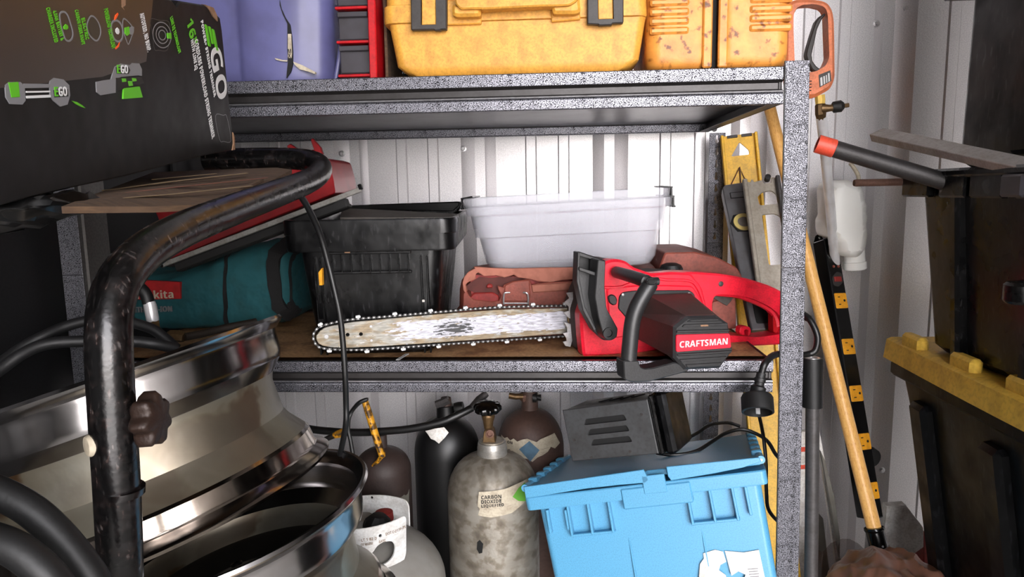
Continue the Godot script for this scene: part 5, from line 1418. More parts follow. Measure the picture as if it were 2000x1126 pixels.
func cart():
	var t := thing("tubular_cart", "black tubular steel frame of a cart at left, paint worn", "cart", Vector3(-0.3518, 0.8775, -0.5))
	var main := spline([Vector3(-0.356, 0.8307, -0.5), Vector3(-0.3408, 0.8866, -0.485), Vector3(-0.3318, 0.9599, -0.478), Vector3(-0.3293, 1.0242, -0.478), Vector3(-0.3296, 1.07, -0.482), Vector3(-0.3317, 1.0991, -0.492), Vector3(-0.3328, 1.12, -0.51), Vector3(-0.3357, 1.1368, -0.55), Vector3(-0.3349, 1.1512, -0.61), Vector3(-0.3336, 1.1652, -0.7), Vector3(-0.3324, 1.182, -0.82), Vector3(-0.3326, 1.198, -0.93), Vector3(-0.3335, 1.2125, -0.985), Vector3(-0.3478, 1.2249, -1.02), Vector3(-0.3748, 1.2323, -1.04), Vector3(-0.4201, 1.2357, -1.045), Vector3(-0.476, 1.2361, -1.045), Vector3(-0.5297, 1.2361, -1.04)], 6)
	var g := G.new()
	g.tube(main, 0.0162, 20)
	var frame := obj("frame_tube", g, M.tube_black, t)
	g = G.new()
	g.tube([Vector3(-0.3286, 0.964, -0.478), Vector3(-0.3291, 0.9591, -0.478)], 0.0168, 20)
	obj("joint_ring", g, M.tube_black, frame)
	var p: Vector3 = Vector3(-0.3304, 1.0011, -0.478) + Vector3(-0.62, 0.0, 0.78).normalized() * 0.0157
	g = G.new()
	g.lathe([Vector2(0.0082, -0.012), Vector2(0.0082, 0.001), Vector2(0.007, 0.0028), Vector2(0, 0.0036)], 24, axis_frame(p, Vector3(-0.62, 0.0, 0.78), Vector3.UP))
	obj("plug_button", g, M.label_paper, t, "round pale metal button")
	# lobed knob on the inner side
	var kx := axis_frame(Vector3(-0.3226, 1.0131, -0.485), Vector3(1, 0.05, -0.1), Vector3.UP)
	var rings := []
	for q in [[0.006, 0.0], [0.008, 0.008], [0.016, 0.009], [0.0188, 0.0125], [0.0188, 0.021], [0.016, 0.0245], [0.006, 0.026]]:
		var r := []
		for k in 56:
			var w := TAU * k / 56
			var rad: float = q[0] * (1.0 + (0.14 * cos(w * 7.0) if q[0] > 0.01 else 0.0))
			r.append(kx * Vector3(cos(w) * rad, q[1], sin(w) * rad))
		rings.append(r)
	g = G.new()
	g.loft(rings)
	obj("knob", g, M.knob_rust, t, "lobed rusty knob", 50.0)
	# flattened cardboard lying on the frame under the carton
	t = thing("cardboard_sheet", "flattened brown cardboard lying on the cart frame under the black carton", "cardboard", Vector3(-0.4138, 1.1882, -0.75))
	var top := [Vector3(-0.39, 1.1742, -0.53), Vector3(-0.3678, 1.1718, -0.62), Vector3(-0.3394, 1.1726, -0.68), Vector3(-0.3541, 1.1988, -0.86), Vector3(-0.3688, 1.2156, -0.97), Vector3(-0.4029, 1.2201, -1), Vector3(-0.5106, 1.2185, -1), Vector3(-0.5885, 1.217, -1)]
	var bot := []
	for q in top: bot.append(q - Vector3(0, 0.0055, 0))
	g = G.new()
	g.loft([bot, top])
	obj("sheet", g, M.cardboard, t)
	g = G.new()
	var fl := [Vector3(-0.3567, 1.1946, -0.82), Vector3(-0.342, 1.1745, -0.69), Vector3(-0.3378, 1.1739, -0.69), Vector3(-0.3556, 1.1973, -0.84)]
	var f2 := []
	for q in fl: f2.append(q + Vector3(0, 0.003, 0))
	g.loft([fl, f2])
	obj("fold", g, M.cardboard, t)
	for q in [[[Vector3(-0.4561, 1.1868, -0.685), Vector3(-0.4334, 1.196, -0.765), Vector3(-0.391, 1.2073, -0.87)], 0.005, "tan_print"], [[Vector3(-0.4275, 1.1811, -0.63), Vector3(-0.4085, 1.1886, -0.72), Vector3(-0.3522, 1.2003, -0.84)], 0.0035, "red_print"], [[Vector3(-0.4041, 1.1775, -0.595), Vector3(-0.3807, 1.1815, -0.67), Vector3(-0.3412, 1.1898, -0.77)], 0.004, "tan_print"], [[Vector3(-0.4599, 1.1995, -0.78), Vector3(-0.4263, 1.2071, -0.86)], 0.004, "tan_print"]]:
		g = G.new()
		var up := []
		for p3 in q[0]: up.append(p3 + Vector3(0, 0.0012, 0))
		g.tube(up, q[1], 8, false, 0.14, Vector3.UP)
		obj("printed_stripe", g, M[q[2]], t)
	# dark film bunched under the carton's near end
	t = thing("plastic_film", "crumpled black plastic film under the near end of the black carton", "film", Vector3(-0.476, 1.1662, -0.6))
	var gg := G.new()
	var rr := []
	for i in 14:
		var u := float(i) / 13
		var c := (Vector3(-0.4583, 1.1727, -0.52)).lerp(Vector3(-0.4056, 1.1764, -0.58), u)
		var ring := []
		for k in 18:
			var w := TAU * k / 18
			ring.append(c + Vector3(0, cos(w) * (0.019 - 0.012 * u), sin(w) * 0.05))
		rr.append(ring)
	gg.loft(rr)
	gg.jitter(0.012, 40.0, 7)
	obj("film", gg, M.film_black, t, "", 60.0)

func left_middle():
	# teal tool bag, a soft box built ring by ring from left to right
	var t := thing("tool_bag", "teal fabric tool bag with black straps beside the black bin", "bag", Vector3(-0.62, 0.911, -1.38))
	var tops := [Vector2(-0.8572, 1.0442), Vector2(-0.8294, 1.046), Vector2(-0.8006, 1.0364), Vector2(-0.7758, 1.0289), Vector2(-0.7316, 1.0387), Vector2(-0.6876, 1.0495), Vector2(-0.6593, 1.0635), Vector2(-0.6303, 1.0743), Vector2(-0.5973, 1.0851), Vector2(-0.5638, 1.0917), Vector2(-0.5368, 1.0934), Vector2(-0.52, 1.0831), Vector2(-0.5088, 1.0638)]
	var bots := [Vector2(-0.8706, 0.9082), Vector2(-0.8426, 0.9081), Vector2(-0.8124, 0.9079), Vector2(-0.7867, 0.9078), Vector2(-0.7428, 0.9076), Vector2(-0.6989, 0.9095), Vector2(-0.6712, 0.9115), Vector2(-0.6424, 0.9134), Vector2(-0.6093, 0.9174), Vector2(-0.5754, 0.9214), Vector2(-0.5478, 0.9254), Vector2(-0.5293, 0.9357), Vector2(-0.5147, 0.9522)]
	var surf := func(u: float, w: float, lift: float) -> Vector3:
		var f := clampf(u, 0, 1) * (tops.size() - 1)
		var i := mini(int(f), tops.size() - 2)
		var a: Vector2 = tops[i].lerp(tops[i + 1], f - i)
		var b: Vector2 = bots[i].lerp(bots[i + 1], f - i)
		b.y = maxf(b.y, 0.9125)
		var c := cos(w)
		var s := sin(w)
		var sq := func(v: float) -> float: return signf(v) * pow(absf(v), 0.55)
		var dep := 0.105 * (1.0 if u < 0.9 else 1.0 - (u - 0.9) * 1.5)
		var mid := (a + b) * 0.5
		return Vector3(mid.x, mid.y + sq.call(s) * ((a.y - b.y) * 0.5 + lift), -1.405 + sq.call(c) * (dep + lift))
	var rings := []
	for i in 40:
		var r := []
		for k in 40: r.append(surf.call(i / 39.0, TAU * k / 40.0, 0.0))
		rings.append(r)
	var g := G.new()
	g.loft(rings)
	g.jitter(0.005, 22.0, 12)
	g.jitter(0.0022, 60.0, 13)
	var bag := obj("bag_body", g, M.teal_cloth, t, "", 60.0)
	var strip := func(called: String, us: Array, wide: float, m: Material, lift: float, ws: Array):
		var st := G.new()
		var rows := []
		for i in 19:
			var v := i / 18.0
			var w: float = lerpf(ws[0], ws[1], v)
			var f := v * (us.size() - 1)
			var j := mini(int(f), us.size() - 2)
			var u: float = lerpf(us[j], us[j + 1], f - j)
			rows.append([surf.call(u - wide, w, 0.0), surf.call(u - wide, w, lift), surf.call(u + wide, w, lift), surf.call(u + wide, w, 0.0)])
		st.loft(rows)
		st.jitter(0.005, 22.0, 12)
		st.jitter(0.0022, 60.0, 13)
		obj(called, st, m, bag)
	strip.call("strap", [0.93, 0.92, 0.86, 0.84, 0.86, 0.9, 0.89], 0.05, M.black_web, 0.006, [-1.2, 1.5])
	strip.call("piping", [0.56, 0.555, 0.57, 0.575, 0.56, 0.54], 0.008, M.black_web, 0.006, [-1.2, 1.5])
	strip.call("end_piping", [0.99, 0.985, 0.985, 0.99], 0.01, M.black_web, 0.004, [-1.2, 1.5])
	strip.call("base_band", [0.965, 0.965], 0.03, M.black_web, 0.005, [-1.2, -0.35])
	g = G.new()
	var pts := [Vector2(-0.8299, 1.0222), Vector2(-0.7283, 1.0162), Vector2(-0.7302, 0.983), Vector2(-0.8338, 0.9818)]
	g.extrude(pts, -1.302, -1.2935, 0.0006)
	var patch := obj("red_patch", g, M.red_patch, t, "red patch with white lettering")
	words("lettering", "makita", FB, 0.0165, Transform3D(Basis(Vector3.BACK, 0.02), Vector3(-0.817, 0.9832, -1.2932)), M.label_paper, patch, 0.074, 0.0006)
	words("lettering", "LITHIUM-ION", FB, 0.011, Transform3D(Basis(Vector3.BACK, 0.02), Vector3(-0.8311, 0.9564, -1.295)), M.print_grey, bag, 0.082, 0.003)
	# red sheet metal case lying on the panel
	t = thing("metal_case", "dark red metal case behind the cart tube, resting on the slanting panel", "case", Vector3(-0.5906, 1.1336, -1.3))
	g = G.new()
	g.extrude(rounded([Vector2(-0.7271, 1.1685), Vector2(-0.7163, 1.1388), Vector2(-0.7036, 1.0658), Vector2(-0.6044, 1.1029), Vector2(-0.478, 1.149), Vector2(-0.3874, 1.182), Vector2(-0.3905, 1.2109), Vector2(-0.3981, 1.2405), Vector2(-0.4162, 1.2462), Vector2(-0.5684, 1.2006), Vector2(-0.6269, 1.1779)], 0.004, 2), -1.36, -1.22, 0.004)
	obj("case_body", g, M.red_metal, t)
	for q in [[Vector2(-0.4372, 1.2783), Vector2(-0.4342, 1.2809), Vector2(-0.4202, 1.2644), Vector2(-0.4171, 1.2526), Vector2(-0.4302, 1.2529)], [Vector2(-0.4819, 1.2684), Vector2(-0.476, 1.2719), Vector2(-0.4635, 1.2626), Vector2(-0.4603, 1.2535), Vector2(-0.4772, 1.2538)]]:
		g = G.new()
		g.extrude(q, -1.26, -1.25, 0.001)
		obj("corner_tip", g, M.red_metal, t)
		g = G.new()
		var q2 := []
		for p in q: q2.append(p - Vector2(0, 0.02))
		g.extrude(q2, -1.262, -1.248, 0.001)
		obj("upright", g, M.red_metal, t)
	# slanting panel with a pale metal edge
	t = thing("edged_panel", "dark flat panel with an aluminium edge slanting over the teal bag", "panel", Vector3(-0.4964, 1.1299, -1.15))
	var e0 := Vector3(-0.6795, 1.0667, -1.155)
	var e1 := Vector3(-0.3193, 1.1904, -1.14)
	var ex := (e1 - e0).normalized()
	var ez := Vector3(0.02, 0.15, 1).normalized()
	var ey := ez.cross(ex).normalized()
	var pf := Transform3D(ex, ey, ex.cross(ey), e0)
	var L := (e1 - e0).length()
	g = G.new()
	g.box(pf * Vector3(L / 2, -0.003, 0.0), Vector3(L, 0.0085, 0.005), 0.0008, pf.basis)
	obj("metal_edge", g, M.alu_edge, t, "pale aluminium edge")
	g = G.new()
	g.box(pf * Vector3(L / 2 - 0.025, -0.004, -0.045), Vector3(L - 0.056, 0.007, 0.085), 0.001, pf.basis)
	g.box(pf * Vector3(L / 2 - 0.01, -0.012, -0.018), Vector3(L - 0.05, 0.018, 0.02), 0.002, pf.basis)
	obj("panel_board", g, M.panel_dark, t)
	for q in [[0.0, 0.0], [L, 0.003]]:
		g = G.new()
		g.box(pf * Vector3(q[0], q[1] - 0.002, 0.0), Vector3(0.006, 0.0095, 0.0065), 0.001, pf.basis)
		obj("end_cap", g, M.black_plastic, t)
	# cable hanging from the cart tube
	t = thing("hanging_cable", "black cable hanging from the cart tube in front of the bin", "cable", Vector3(-0.3195, 1.0146, -0.99))
	g = G.new()
	g.tube(spline([Vector3(-0.3549, 1.1929, -0.93), Vector3(-0.3438, 1.1817, -0.925), Vector3(-0.3406, 1.1604, -0.95), Vector3(-0.3369, 1.1235, -0.98), Vector3(-0.3311, 1.0831, -0.99), Vector3(-0.324, 1.0452, -0.99), Vector3(-0.3176, 1.0069, -0.99), Vector3(-0.315, 0.9683, -0.99), Vector3(-0.314, 0.9128, -0.99), Vector3(-0.3181, 0.8628, -1), Vector3(-0.3194, 0.8377, -1), Vector3(-0.3254, 0.8123, -1.005), Vector3(-0.3351, 0.7789, -1.01)], 6), 0.0045, 10)
	obj("cable", g, M.cable, t)
	g = G.new()
	g.tube(spline([Vector3(-0.3232, 0.8307, -1.13), Vector3(-0.3349, 0.8266, -1.12), Vector3(-0.3437, 0.8151, -1.1), Vector3(-0.3484, 0.791, -1.1), Vector3(-0.3453, 0.7668, -1.1), Vector3(-0.3422, 0.7397, -1.1)], 5), 0.0035, 8)
	obj("loose_end", g, M.cable, t)
	# hoses with fittings
	t = thing("air_hose", "grey rubber hose looping in from the left to the metal ferrule", "hose", Vector3(-0.6478, 1.0036, -0.9))
	g = G.new()
	g.tube(spline([Vector3(-0.7794, 0.9414, -0.85), Vector3(-0.7332, 0.9671, -0.85), Vector3(-0.7025, 0.9864, -0.85), Vector3(-0.6804, 0.9993, -0.86), Vector3(-0.6658, 1.0077, -0.88), Vector3(-0.6468, 1.0129, -0.9), Vector3(-0.6271, 1.0119, -0.92), Vector3(-0.6069, 1.0036, -0.94), Vector3(-0.5897, 0.9905, -0.96), Vector3(-0.5774, 0.9753, -0.97), Vector3(-0.5651, 0.9559, -0.98)], 6), 0.0075, 14)
	obj("hose", g, M.hose_grey, t)
	t = thing("air_hose", "second grey rubber hose, running lower and straighter under the first", "hose", Vector3(-0.6068, 0.9952, -0.84))
	g = G.new()
	g.tube(spline([Vector3(-0.7353, 0.9421, -0.8), Vector3(-0.6912, 0.9705, -0.8), Vector3(-0.6668, 0.9889, -0.81), Vector3(-0.641, 0.9991, -0.82), Vector3(-0.6072, 0.9979, -0.84), Vector3(-0.5649, 0.9911, -0.87), Vector3(-0.5389, 0.9853, -0.88), Vector3(-0.519, 0.9742, -0.9)], 6), 0.0075, 14)
	obj("hose", g, M.hose_grey, t)
	t = thing("hose_coupling", "dark elbow hose end with a bright steel ferrule and brass collar", "hose fitting", Vector3(-0.6136, 1.0151, -1))
	g = G.new()
	g.tube(spline([Vector3(-0.6344, 1.0498, -1), Vector3(-0.6245, 1.0442, -1), Vector3(-0.6174, 1.0347, -1), Vector3(-0.6146, 1.0214, -1)], 5), 0.0088, 14)
	obj("elbow", g, M.black_rubber, t)
	g = G.new()
	g.tube([Vector3(-0.6137, 1.0229, -1), Vector3(-0.6125, 1.0182, -1), Vector3(-0.6104, 0.9977, -1), Vector3(-0.61, 0.9937, -1)], [0.0085, 0.0092, 0.0092, 0.0085], 18)
	obj("ferrule", g, M.chrome_tube, t, "bright steel ferrule")
	g = G.new()
	g.tube([Vector3(-0.6099, 0.9945, -1), Vector3(-0.6089, 0.9794, -1)], 0.0092, 6)
	obj("brass_collar", g, M.brass, t)
	t = thing("brass_nut", "hexagonal brass nut on a brown hose behind the wheel rim", "hose fitting", Vector3(-0.5751, 0.9697, -1))
	g = G.new()
	g.tube([Vector3(-0.588, 0.9698, -1), Vector3(-0.5839, 0.9705, -1), Vector3(-0.5694, 0.9705, -1), Vector3(-0.5631, 0.9689, -1)], [0.0075, 0.0095, 0.0095, 0.0078], 6)
	obj("hex_nut", g, M.brass, t)
	g = G.new()
	g.tube(spline([Vector3(-0.5631, 0.9689, -1), Vector3(-0.5464, 0.9689, -1.03), Vector3(-0.5278, 0.971, -1.06), Vector3(-0.4945, 0.9732, -1.1)], 4), 0.0062, 12)
	obj("hose_stub", g, M.hose_brown, t)

func wheels():
	# chrome wheel rims, lathed: flange, bead seat, drop centre, bead seat, flange, with a disc inside
	var prof := func(w: float, r: float) -> Array:
		var o := []
		for q in [[r, w], [r + 0.002, w - 0.004], [r - 0.002, w - 0.009], [r - 0.012, w - 0.016], [r - 0.0135, w - 0.022], [r - 0.015, w - 0.046], [r - 0.018, w - 0.055], [r - 0.036, w - 0.073], [r - 0.04, w - 0.085], [r - 0.04, w * 0.36], [r - 0.034, w * 0.3], [r - 0.019, 0.04], [r - 0.0155, 0.036], [r - 0.014, 0.018], [r - 0.012, 0.014], [r - 0.001, 0.006], [r + 0.002, 0.002], [r, -0.002]]: o.append(Vector2(q[0], q[1]))
		return o
	var poses := [[Vector3(-0.31, 0.955, -0.04), Vector3(-0.5508, 0.8598, -0.86), 0.2, 0.217], [Vector3(-0.2, 0.975, 0.02), Vector3(-0.4361, 0.6642, -0.86), 0.19, 0.2]]
	var names := ["chrome steel wheel rim lying tilted, upper of the two behind the cart tube", "chrome wheel rim lying open side up, under the other rim"]
	for i in 2:
		var ax := (poses[i][0] as Vector3).normalized()
		var X := axis_frame(poses[i][1], ax)
		var w: float = poses[i][2]
		var r: float = poses[i][3]
		var t := thing("wheel_rim", names[i], "wheel rim", X.origin, "wheel rims")
		var o: Array = prof.call(w, r)
		var cut := [[0, 8, "outer_flange", "chrome"], [7, 12, "drop_centre", "alloy"], [11, 18, "inner_flange", "chrome_worn"]]
		for c in cut:
			var part: Array = o.slice(c[0], c[1])
			var loop := []
			for p in part: loop.append(p - Vector2(0, w / 2))
			for k in part.size(): loop.append(part[part.size() - 1 - k] - Vector2(0.004, w / 2))
			var g := G.new()
			g.lathe(loop, 120, X, true)
			obj(c[2], g, M[c[3]], t, "", 25.0)
		var g := G.new()
		var d := []
		var h0 := w * 0.5 - 0.075 if i == 0 else -w * 0.1
		for q in [[0.03, h0 + 0.01], [0.05, h0 + 0.012], [0.075, h0 + 0.004], [0.09, h0 - 0.012], [0.12, h0 - 0.014], [0.14, h0 + 0.004], [r - 0.043, h0 + 0.006]]: d.append(Vector2(q[0], q[1]))
		for k in 7: d.append(Vector2(d[6 - k].x, d[6 - k].y - 0.006))
		g.lathe(d, 72, X, true)
		var disc := obj("wheel_disc", g, M.rim_inside, t)
		for k in 6:
			g = G.new()
			g.lathe([Vector2(0.0085, 0), Vector2(0.0085, 0.002), Vector2(0.006, 0.002), Vector2(0.006, 0)], 14, X * Transform3D(Basis(), Vector3(cos(TAU * k / 6) * 0.062, h0 + 0.0095, sin(TAU * k / 6) * 0.062)), true)
			obj("bolt_seat", g, M.chrome_worn, disc)
	for q in [["thick black cable crossing the lower left corner in front of the wheel rims", [Vector3(-0.4011, 0.9965, -0.42), Vector3(-0.3736, 0.9851, -0.42), Vector3(-0.3534, 0.9733, -0.42), Vector3(-0.3372, 0.957, -0.42), Vector3(-0.3216, 0.9351, -0.42), Vector3(-0.3127, 0.9166, -0.42), Vector3(-0.3067, 0.8864, -0.42)], 0.0105], ["second thick black cable at the lower left corner, lowest in the picture", [Vector3(-0.3677, 0.9791, -0.38), Vector3(-0.3421, 0.9717, -0.38), Vector3(-0.3266, 0.9629, -0.38), Vector3(-0.3134, 0.9493, -0.38), Vector3(-0.3039, 0.931, -0.38), Vector3(-0.2995, 0.9104, -0.38)], 0.0105]]:
		var t := thing("heavy_cable", q[0], "cable", q[1][3])
		var g := G.new()
		g.tube(spline(q[1], 6), q[2], 16)
		obj("cable", g, M.black_rubber, t)

func gas_bottles():
	var bottle := func(t: Node3D, c: Vector3, r: float, top: float, neck: float, m: Material, round: float) -> MeshInstance3D:
		var pr := [Vector2(0, 0), Vector2(r * 0.9, 0), Vector2(r, 0.012), Vector2(r, top - round)]
		for k in 9:
			var w := PI / 2 * (k + 1) / 10.0
			pr.append(Vector2(neck + (r - neck) * cos(w), top - round + round * sin(w)))
		pr.append(Vector2(neck, top + 0.004))
		pr.append(Vector2(neck * 0.95, top + 0.03))
		pr.append(Vector2(0, top + 0.03))
		var g := G.new()
		g.lathe(pr, 56, Transform3D(Basis(), c))
		return obj("cylinder", g, m, t)
	# ribbon of paper bent round a cylinder: an outline on the face, given as angle and height
	var paper := func(t: Node3D, called: String, c: Vector3, r: float, pts: Array, m: Material, label: String, lift := 0.0007) -> MeshInstance3D:
		var tri := Geometry2D.triangulate_polygon(PackedVector2Array(pts))
		var g := G.new()
		var cuts := []
		for i in range(0, tri.size(), 3): cuts.append([pts[tri[i]], pts[tri[i + 1]], pts[tri[i + 2]]])
		for pass_no in 4:                     # split long triangles so the paper follows the curve
			var nxt := []
			for q in cuts:
				var e := 0
				for k in 3:
					if (q[k] - q[(k + 1) % 3]).length() > (q[e] - q[(e + 1) % 3]).length(): e = k
				var a: Vector2 = q[e]
				var b: Vector2 = q[(e + 1) % 3]
				if (a - b).length() < 0.012: nxt.append(q); continue
				var mid := (a + b) * 0.5
				nxt.append([a, mid, q[(e + 2) % 3]])
				nxt.append([mid, b, q[(e + 2) % 3]])
			cuts = nxt
		for q in cuts:
			var v := []
			for p in q: v.append(Vector3(p.x, p.y, c.z + sqrt(maxf(0.0, r * r - (p.x - c.x) * (p.x - c.x))) + lift))
			if (v[1] - v[0]).cross(v[2] - v[0]).z > 0: g.tri(v[0], v[1], v[2])
			else: g.tri(v[0], v[2], v[1])
		return obj(called, g, m, t, label)
	# carbon dioxide cylinder in front
	var c := Vector3(-0.1254, 0.5459, -1.3)
	c.y = 0.0
	var r := 0.0905
	var t := thing("gas_cylinder", "bare worn metal gas cylinder with a carbon dioxide label and black handwheel", "gas cylinder", c, "gas cylinders under the middle shelf")
	bottle.call(t, c, r, 0.667, 0.025, M.bottle_alloy, 0.078)
	var g := G.new()
	var yb: float = 0.663
	g.lathe([Vector2(0.0, yb), Vector2(0.0285, yb), Vector2(0.0295, yb + 0.002), Vector2(0.0295, yb + 0.02), Vector2(0.0285, yb + 0.0215), Vector2(0.0285, yb + 0.026), Vector2(0.027, yb + 0.031), Vector2(0, yb + 0.033)], 40, Transform3D(Basis(), Vector3(c.x, 0, c.z)))
	obj("neck_ring", g, M.alu_edge, t, "bright neck ring")
	var vt := Vector3(-0.1315, 0.6846, -1.3)
	var vx: float = vt.x
	g = G.new()
	g.extrude(rounded([Vector2(-0.1448, 0.6824), Vector2(-0.1411, 0.7077), Vector2(-0.1399, 0.7181), Vector2(-0.1358, 0.7223), Vector2(-0.1257, 0.7224), Vector2(-0.1207, 0.7182), Vector2(-0.119, 0.7057), Vector2(-0.1144, 0.6815)], 0.003, 3), -1.314, -1.286, 0.003)
	var valve := obj("valve_body", g, M.brass, t)
	g = G.new()
	g.lathe([Vector2(0.0085, 0), Vector2(0.0085, 0.004), Vector2(0.005, 0.005), Vector2(0.004, 0.002), Vector2(0, 0.002)], 16, axis_frame(Vector3(-0.1276, 0.7149, -1.286), Vector3.BACK, Vector3.UP))
	obj("outlet_plug", g, M.rusty, valve)
	g = G.new()
	g.tube([Vector3(-0.1318, 0.7203, -1.3), Vector3(-0.1319, 0.7349, -1.3), Vector3(-0.1317, 0.7453, -1.3), Vector3(-0.1316, 0.7515, -1.3), Vector3(-0.1319, 0.7619, -1.3)], [0.0085, 0.0105, 0.0135, 0.012, 0.007], 14)
	obj("stem", g, M.brass, valve)
	var hw := Vector3(-0.1328, 0.7629, -1.3)
	g = G.new()
	var rings := []
	for q in [[0.010, -0.008], [0.022, -0.0085], [0.0262, -0.004], [0.0262, 0.003], [0.022, 0.0075], [0.012, 0.009], [0.0, 0.009]]:
		var ring := []
		for k in 60:
			var w := TAU * k / 60
			var rad: float = q[0] * (1.0 + (0.07 * cos(w * 10.0) if q[0] > 0.015 else 0.0))
			ring.append(hw + Basis(Vector3.RIGHT, 0.1) * Vector3(cos(w) * rad, q[1], sin(w) * rad))
		rings.append(ring)
	g.loft(rings)
	obj("handwheel", g, M.black_gloss, valve, "scalloped black handwheel", 50.0)
	var lab = paper.call(t, "paper_label", c, r, [Vector2(-0.1433, 0.6295), Vector2(-0.0963, 0.634), Vector2(-0.0724, 0.6392), Vector2(-0.0533, 0.6424), Vector2(-0.0382, 0.6355), Vector2(-0.0385, 0.6125), Vector2(-0.0539, 0.6013), Vector2(-0.0828, 0.5848), Vector2(-0.1213, 0.5803), Vector2(-0.1463, 0.583), Vector2(-0.1421, 0.5962), Vector2(-0.1468, 0.6012)], M.label_paper, "stained paper label with black lettering")
	var yy := 969.5
	for s in ["CARBON", "DIOXIDE", "LIQUEFIED"]:
		var a := Vector3(-0.1388, 0.617, -1.217)
		a.y -= (yy - 969.5) / 1350.0 * 1.217
		var wide: float = [0.0375, 0.0375, 0.042][["CARBON", "DIOXIDE", "LIQUEFIED"].find(s)]
		var xm: float = a.x + wide * 0.5
		var turn := asin(clampf((xm - c.x) / r, -0.95, 0.95))
		var mid3 := Vector3(xm, a.y, c.z + sqrt(r * r - (xm - c.x) * (xm - c.x))) + Vector3(sin(turn), 0, cos(turn)) * 0.0006
		words("lettering", s, FB, 0.0068, Transform3D(Basis(Vector3.UP, turn) * Basis(Vector3.BACK, 0.05), mid3 - Vector3(cos(turn), 0, -sin(turn)) * wide * 0.5 - Vector3(0, 0.001, 0)), M.print_black, lab, wide, 0.0006)
		yy += 9.6
	paper.call(t, "green_diamond", c, r, [Vector2(-0.0813, 0.6161), Vector2(-0.0706, 0.6302), Vector2(-0.0591, 0.6373), Vector2(-0.0536, 0.6214), Vector2(-0.0578, 0.5992), Vector2(-0.071, 0.6051)], M.label_green, "green diamond sticker", 0.0012)
	paper.call(t, "dark_patch", c, r, [Vector2(-0.149, 0.5295), Vector2(-0.144, 0.5347), Vector2(-0.1374, 0.5276), Vector2(-0.1398, 0.5091), Vector2(-0.1457, 0.5069), Vector2(-0.1503, 0.5151)], M.worn_black, "", 0.0005)
	# black cylinder at the back
	c = Vector3(-0.2397, 0.5915, -1.45)
	c.y = 0.0
	r = 0.0715
	t = thing("gas_cylinder", "black gas cylinder with a torn white sticker behind the wheel rims and hose", "gas cylinder", c, "gas cylinders under the middle shelf")
	bottle.call(t, c, r, 0.69, 0.021, M.bottle_black, 0.075)
	g = G.new()
	g.tube([Vector3(-0.2403, 0.6832, -1.45), Vector3(-0.2396, 0.7053, -1.45), Vector3(-0.2391, 0.7204, -1.45), Vector3(-0.2386, 0.7366, -1.45)], [0.019, 0.0185, 0.013, 0.011], 16)
	valve = obj("valve_body", g, M.bottle_brown, t)
	g = G.new()
	g.tube([Vector3(-0.2588, 0.7235, -1.44), Vector3(-0.2452, 0.7282, -1.44), Vector3(-0.2315, 0.7351, -1.44)], [0.009, 0.0095, 0.0095], 8)
	obj("valve_outlet", g, M.grey_pipe, valve)
	g = G.new()
	g.tube([Vector3(-0.2187, 0.7156, -1.44), Vector3(-0.2097, 0.7167, -1.44), Vector3(-0.1995, 0.719, -1.44)], [0.012, 0.0135, 0.012], 12)
	obj("valve_knob", g, M.black_rubber, valve)
	var d2 := c + Vector3(0, 0, 0)
	paper.call(t, "torn_sticker", d2, r, [Vector2(-0.2737, 0.6848), Vector2(-0.2518, 0.6927), Vector2(-0.2322, 0.6961), Vector2(-0.2229, 0.6839), Vector2(-0.2308, 0.6738), Vector2(-0.2397, 0.6648), Vector2(-0.2442, 0.6603), Vector2(-0.2526, 0.667), Vector2(-0.2612, 0.6692), Vector2(-0.2675, 0.6781)], M.label_white, "torn white sticker", 0.004)
	# brown cylinder at the back right
	c = Vector3(-0.0569, 0.6046, -1.48)
	c.y = 0.0
	r = 0.0745
	t = thing("gas_cylinder", "brown gas cylinder with a torn label band, behind the bare metal cylinder", "gas cylinder", c, "gas cylinders under the middle shelf")
	bottle.call(t, c, r, 0.699, 0.017, M.bottle_brown, 0.085)
	g = G.new()
	g.lathe([Vector2(0, 0.687), Vector2(0.021, 0.687), Vector2(0.0185, 0.702), Vector2(0.0175, 0.745), Vector2(0, 0.745)], 28, Transform3D(Basis(), Vector3(c.x, 0, c.z)))
	obj("neck", g, M.bottle_brown, t)
	g = G.new()
	g.lathe([Vector2(0, 0.745), Vector2(0.0185, 0.745), Vector2(0.0185, 0.765), Vector2(0, 0.765)], 24, Transform3D(Basis(), Vector3(c.x, 0, c.z)))
	obj("neck_band", g, M.label_white, t, "white band on the neck")
	g = G.new()
	g.tube([Vector3(-0.0621, 0.7171, -1.48), Vector3(-0.062, 0.7253, -1.48), Vector3(-0.0619, 0.737, -1.48)], [0.012, 0.0185, 0.0185], 6)
	valve = obj("valve_body", g, M.rusty, t)
	g = G.new()
	g.tube([Vector3(-0.0503, 0.7307, -1.47), Vector3(-0.0413, 0.7307, -1.47), Vector3(-0.0402, 0.7307, -1.47), Vector3(-0.0312, 0.7307, -1.47)], [0.011, 0.011, 0.0065, 0.0075], 10)
	obj("valve_knob", g, M.black_rubber, valve)
	g = G.new()
	g.tube([Vector3(-0.1021, 0.7353, -1.47), Vector3(-0.0863, 0.733, -1.47), Vector3(-0.0705, 0.7341, -1.47)], 0.007, 10)
	obj("valve_outlet", g, M.brass, valve)
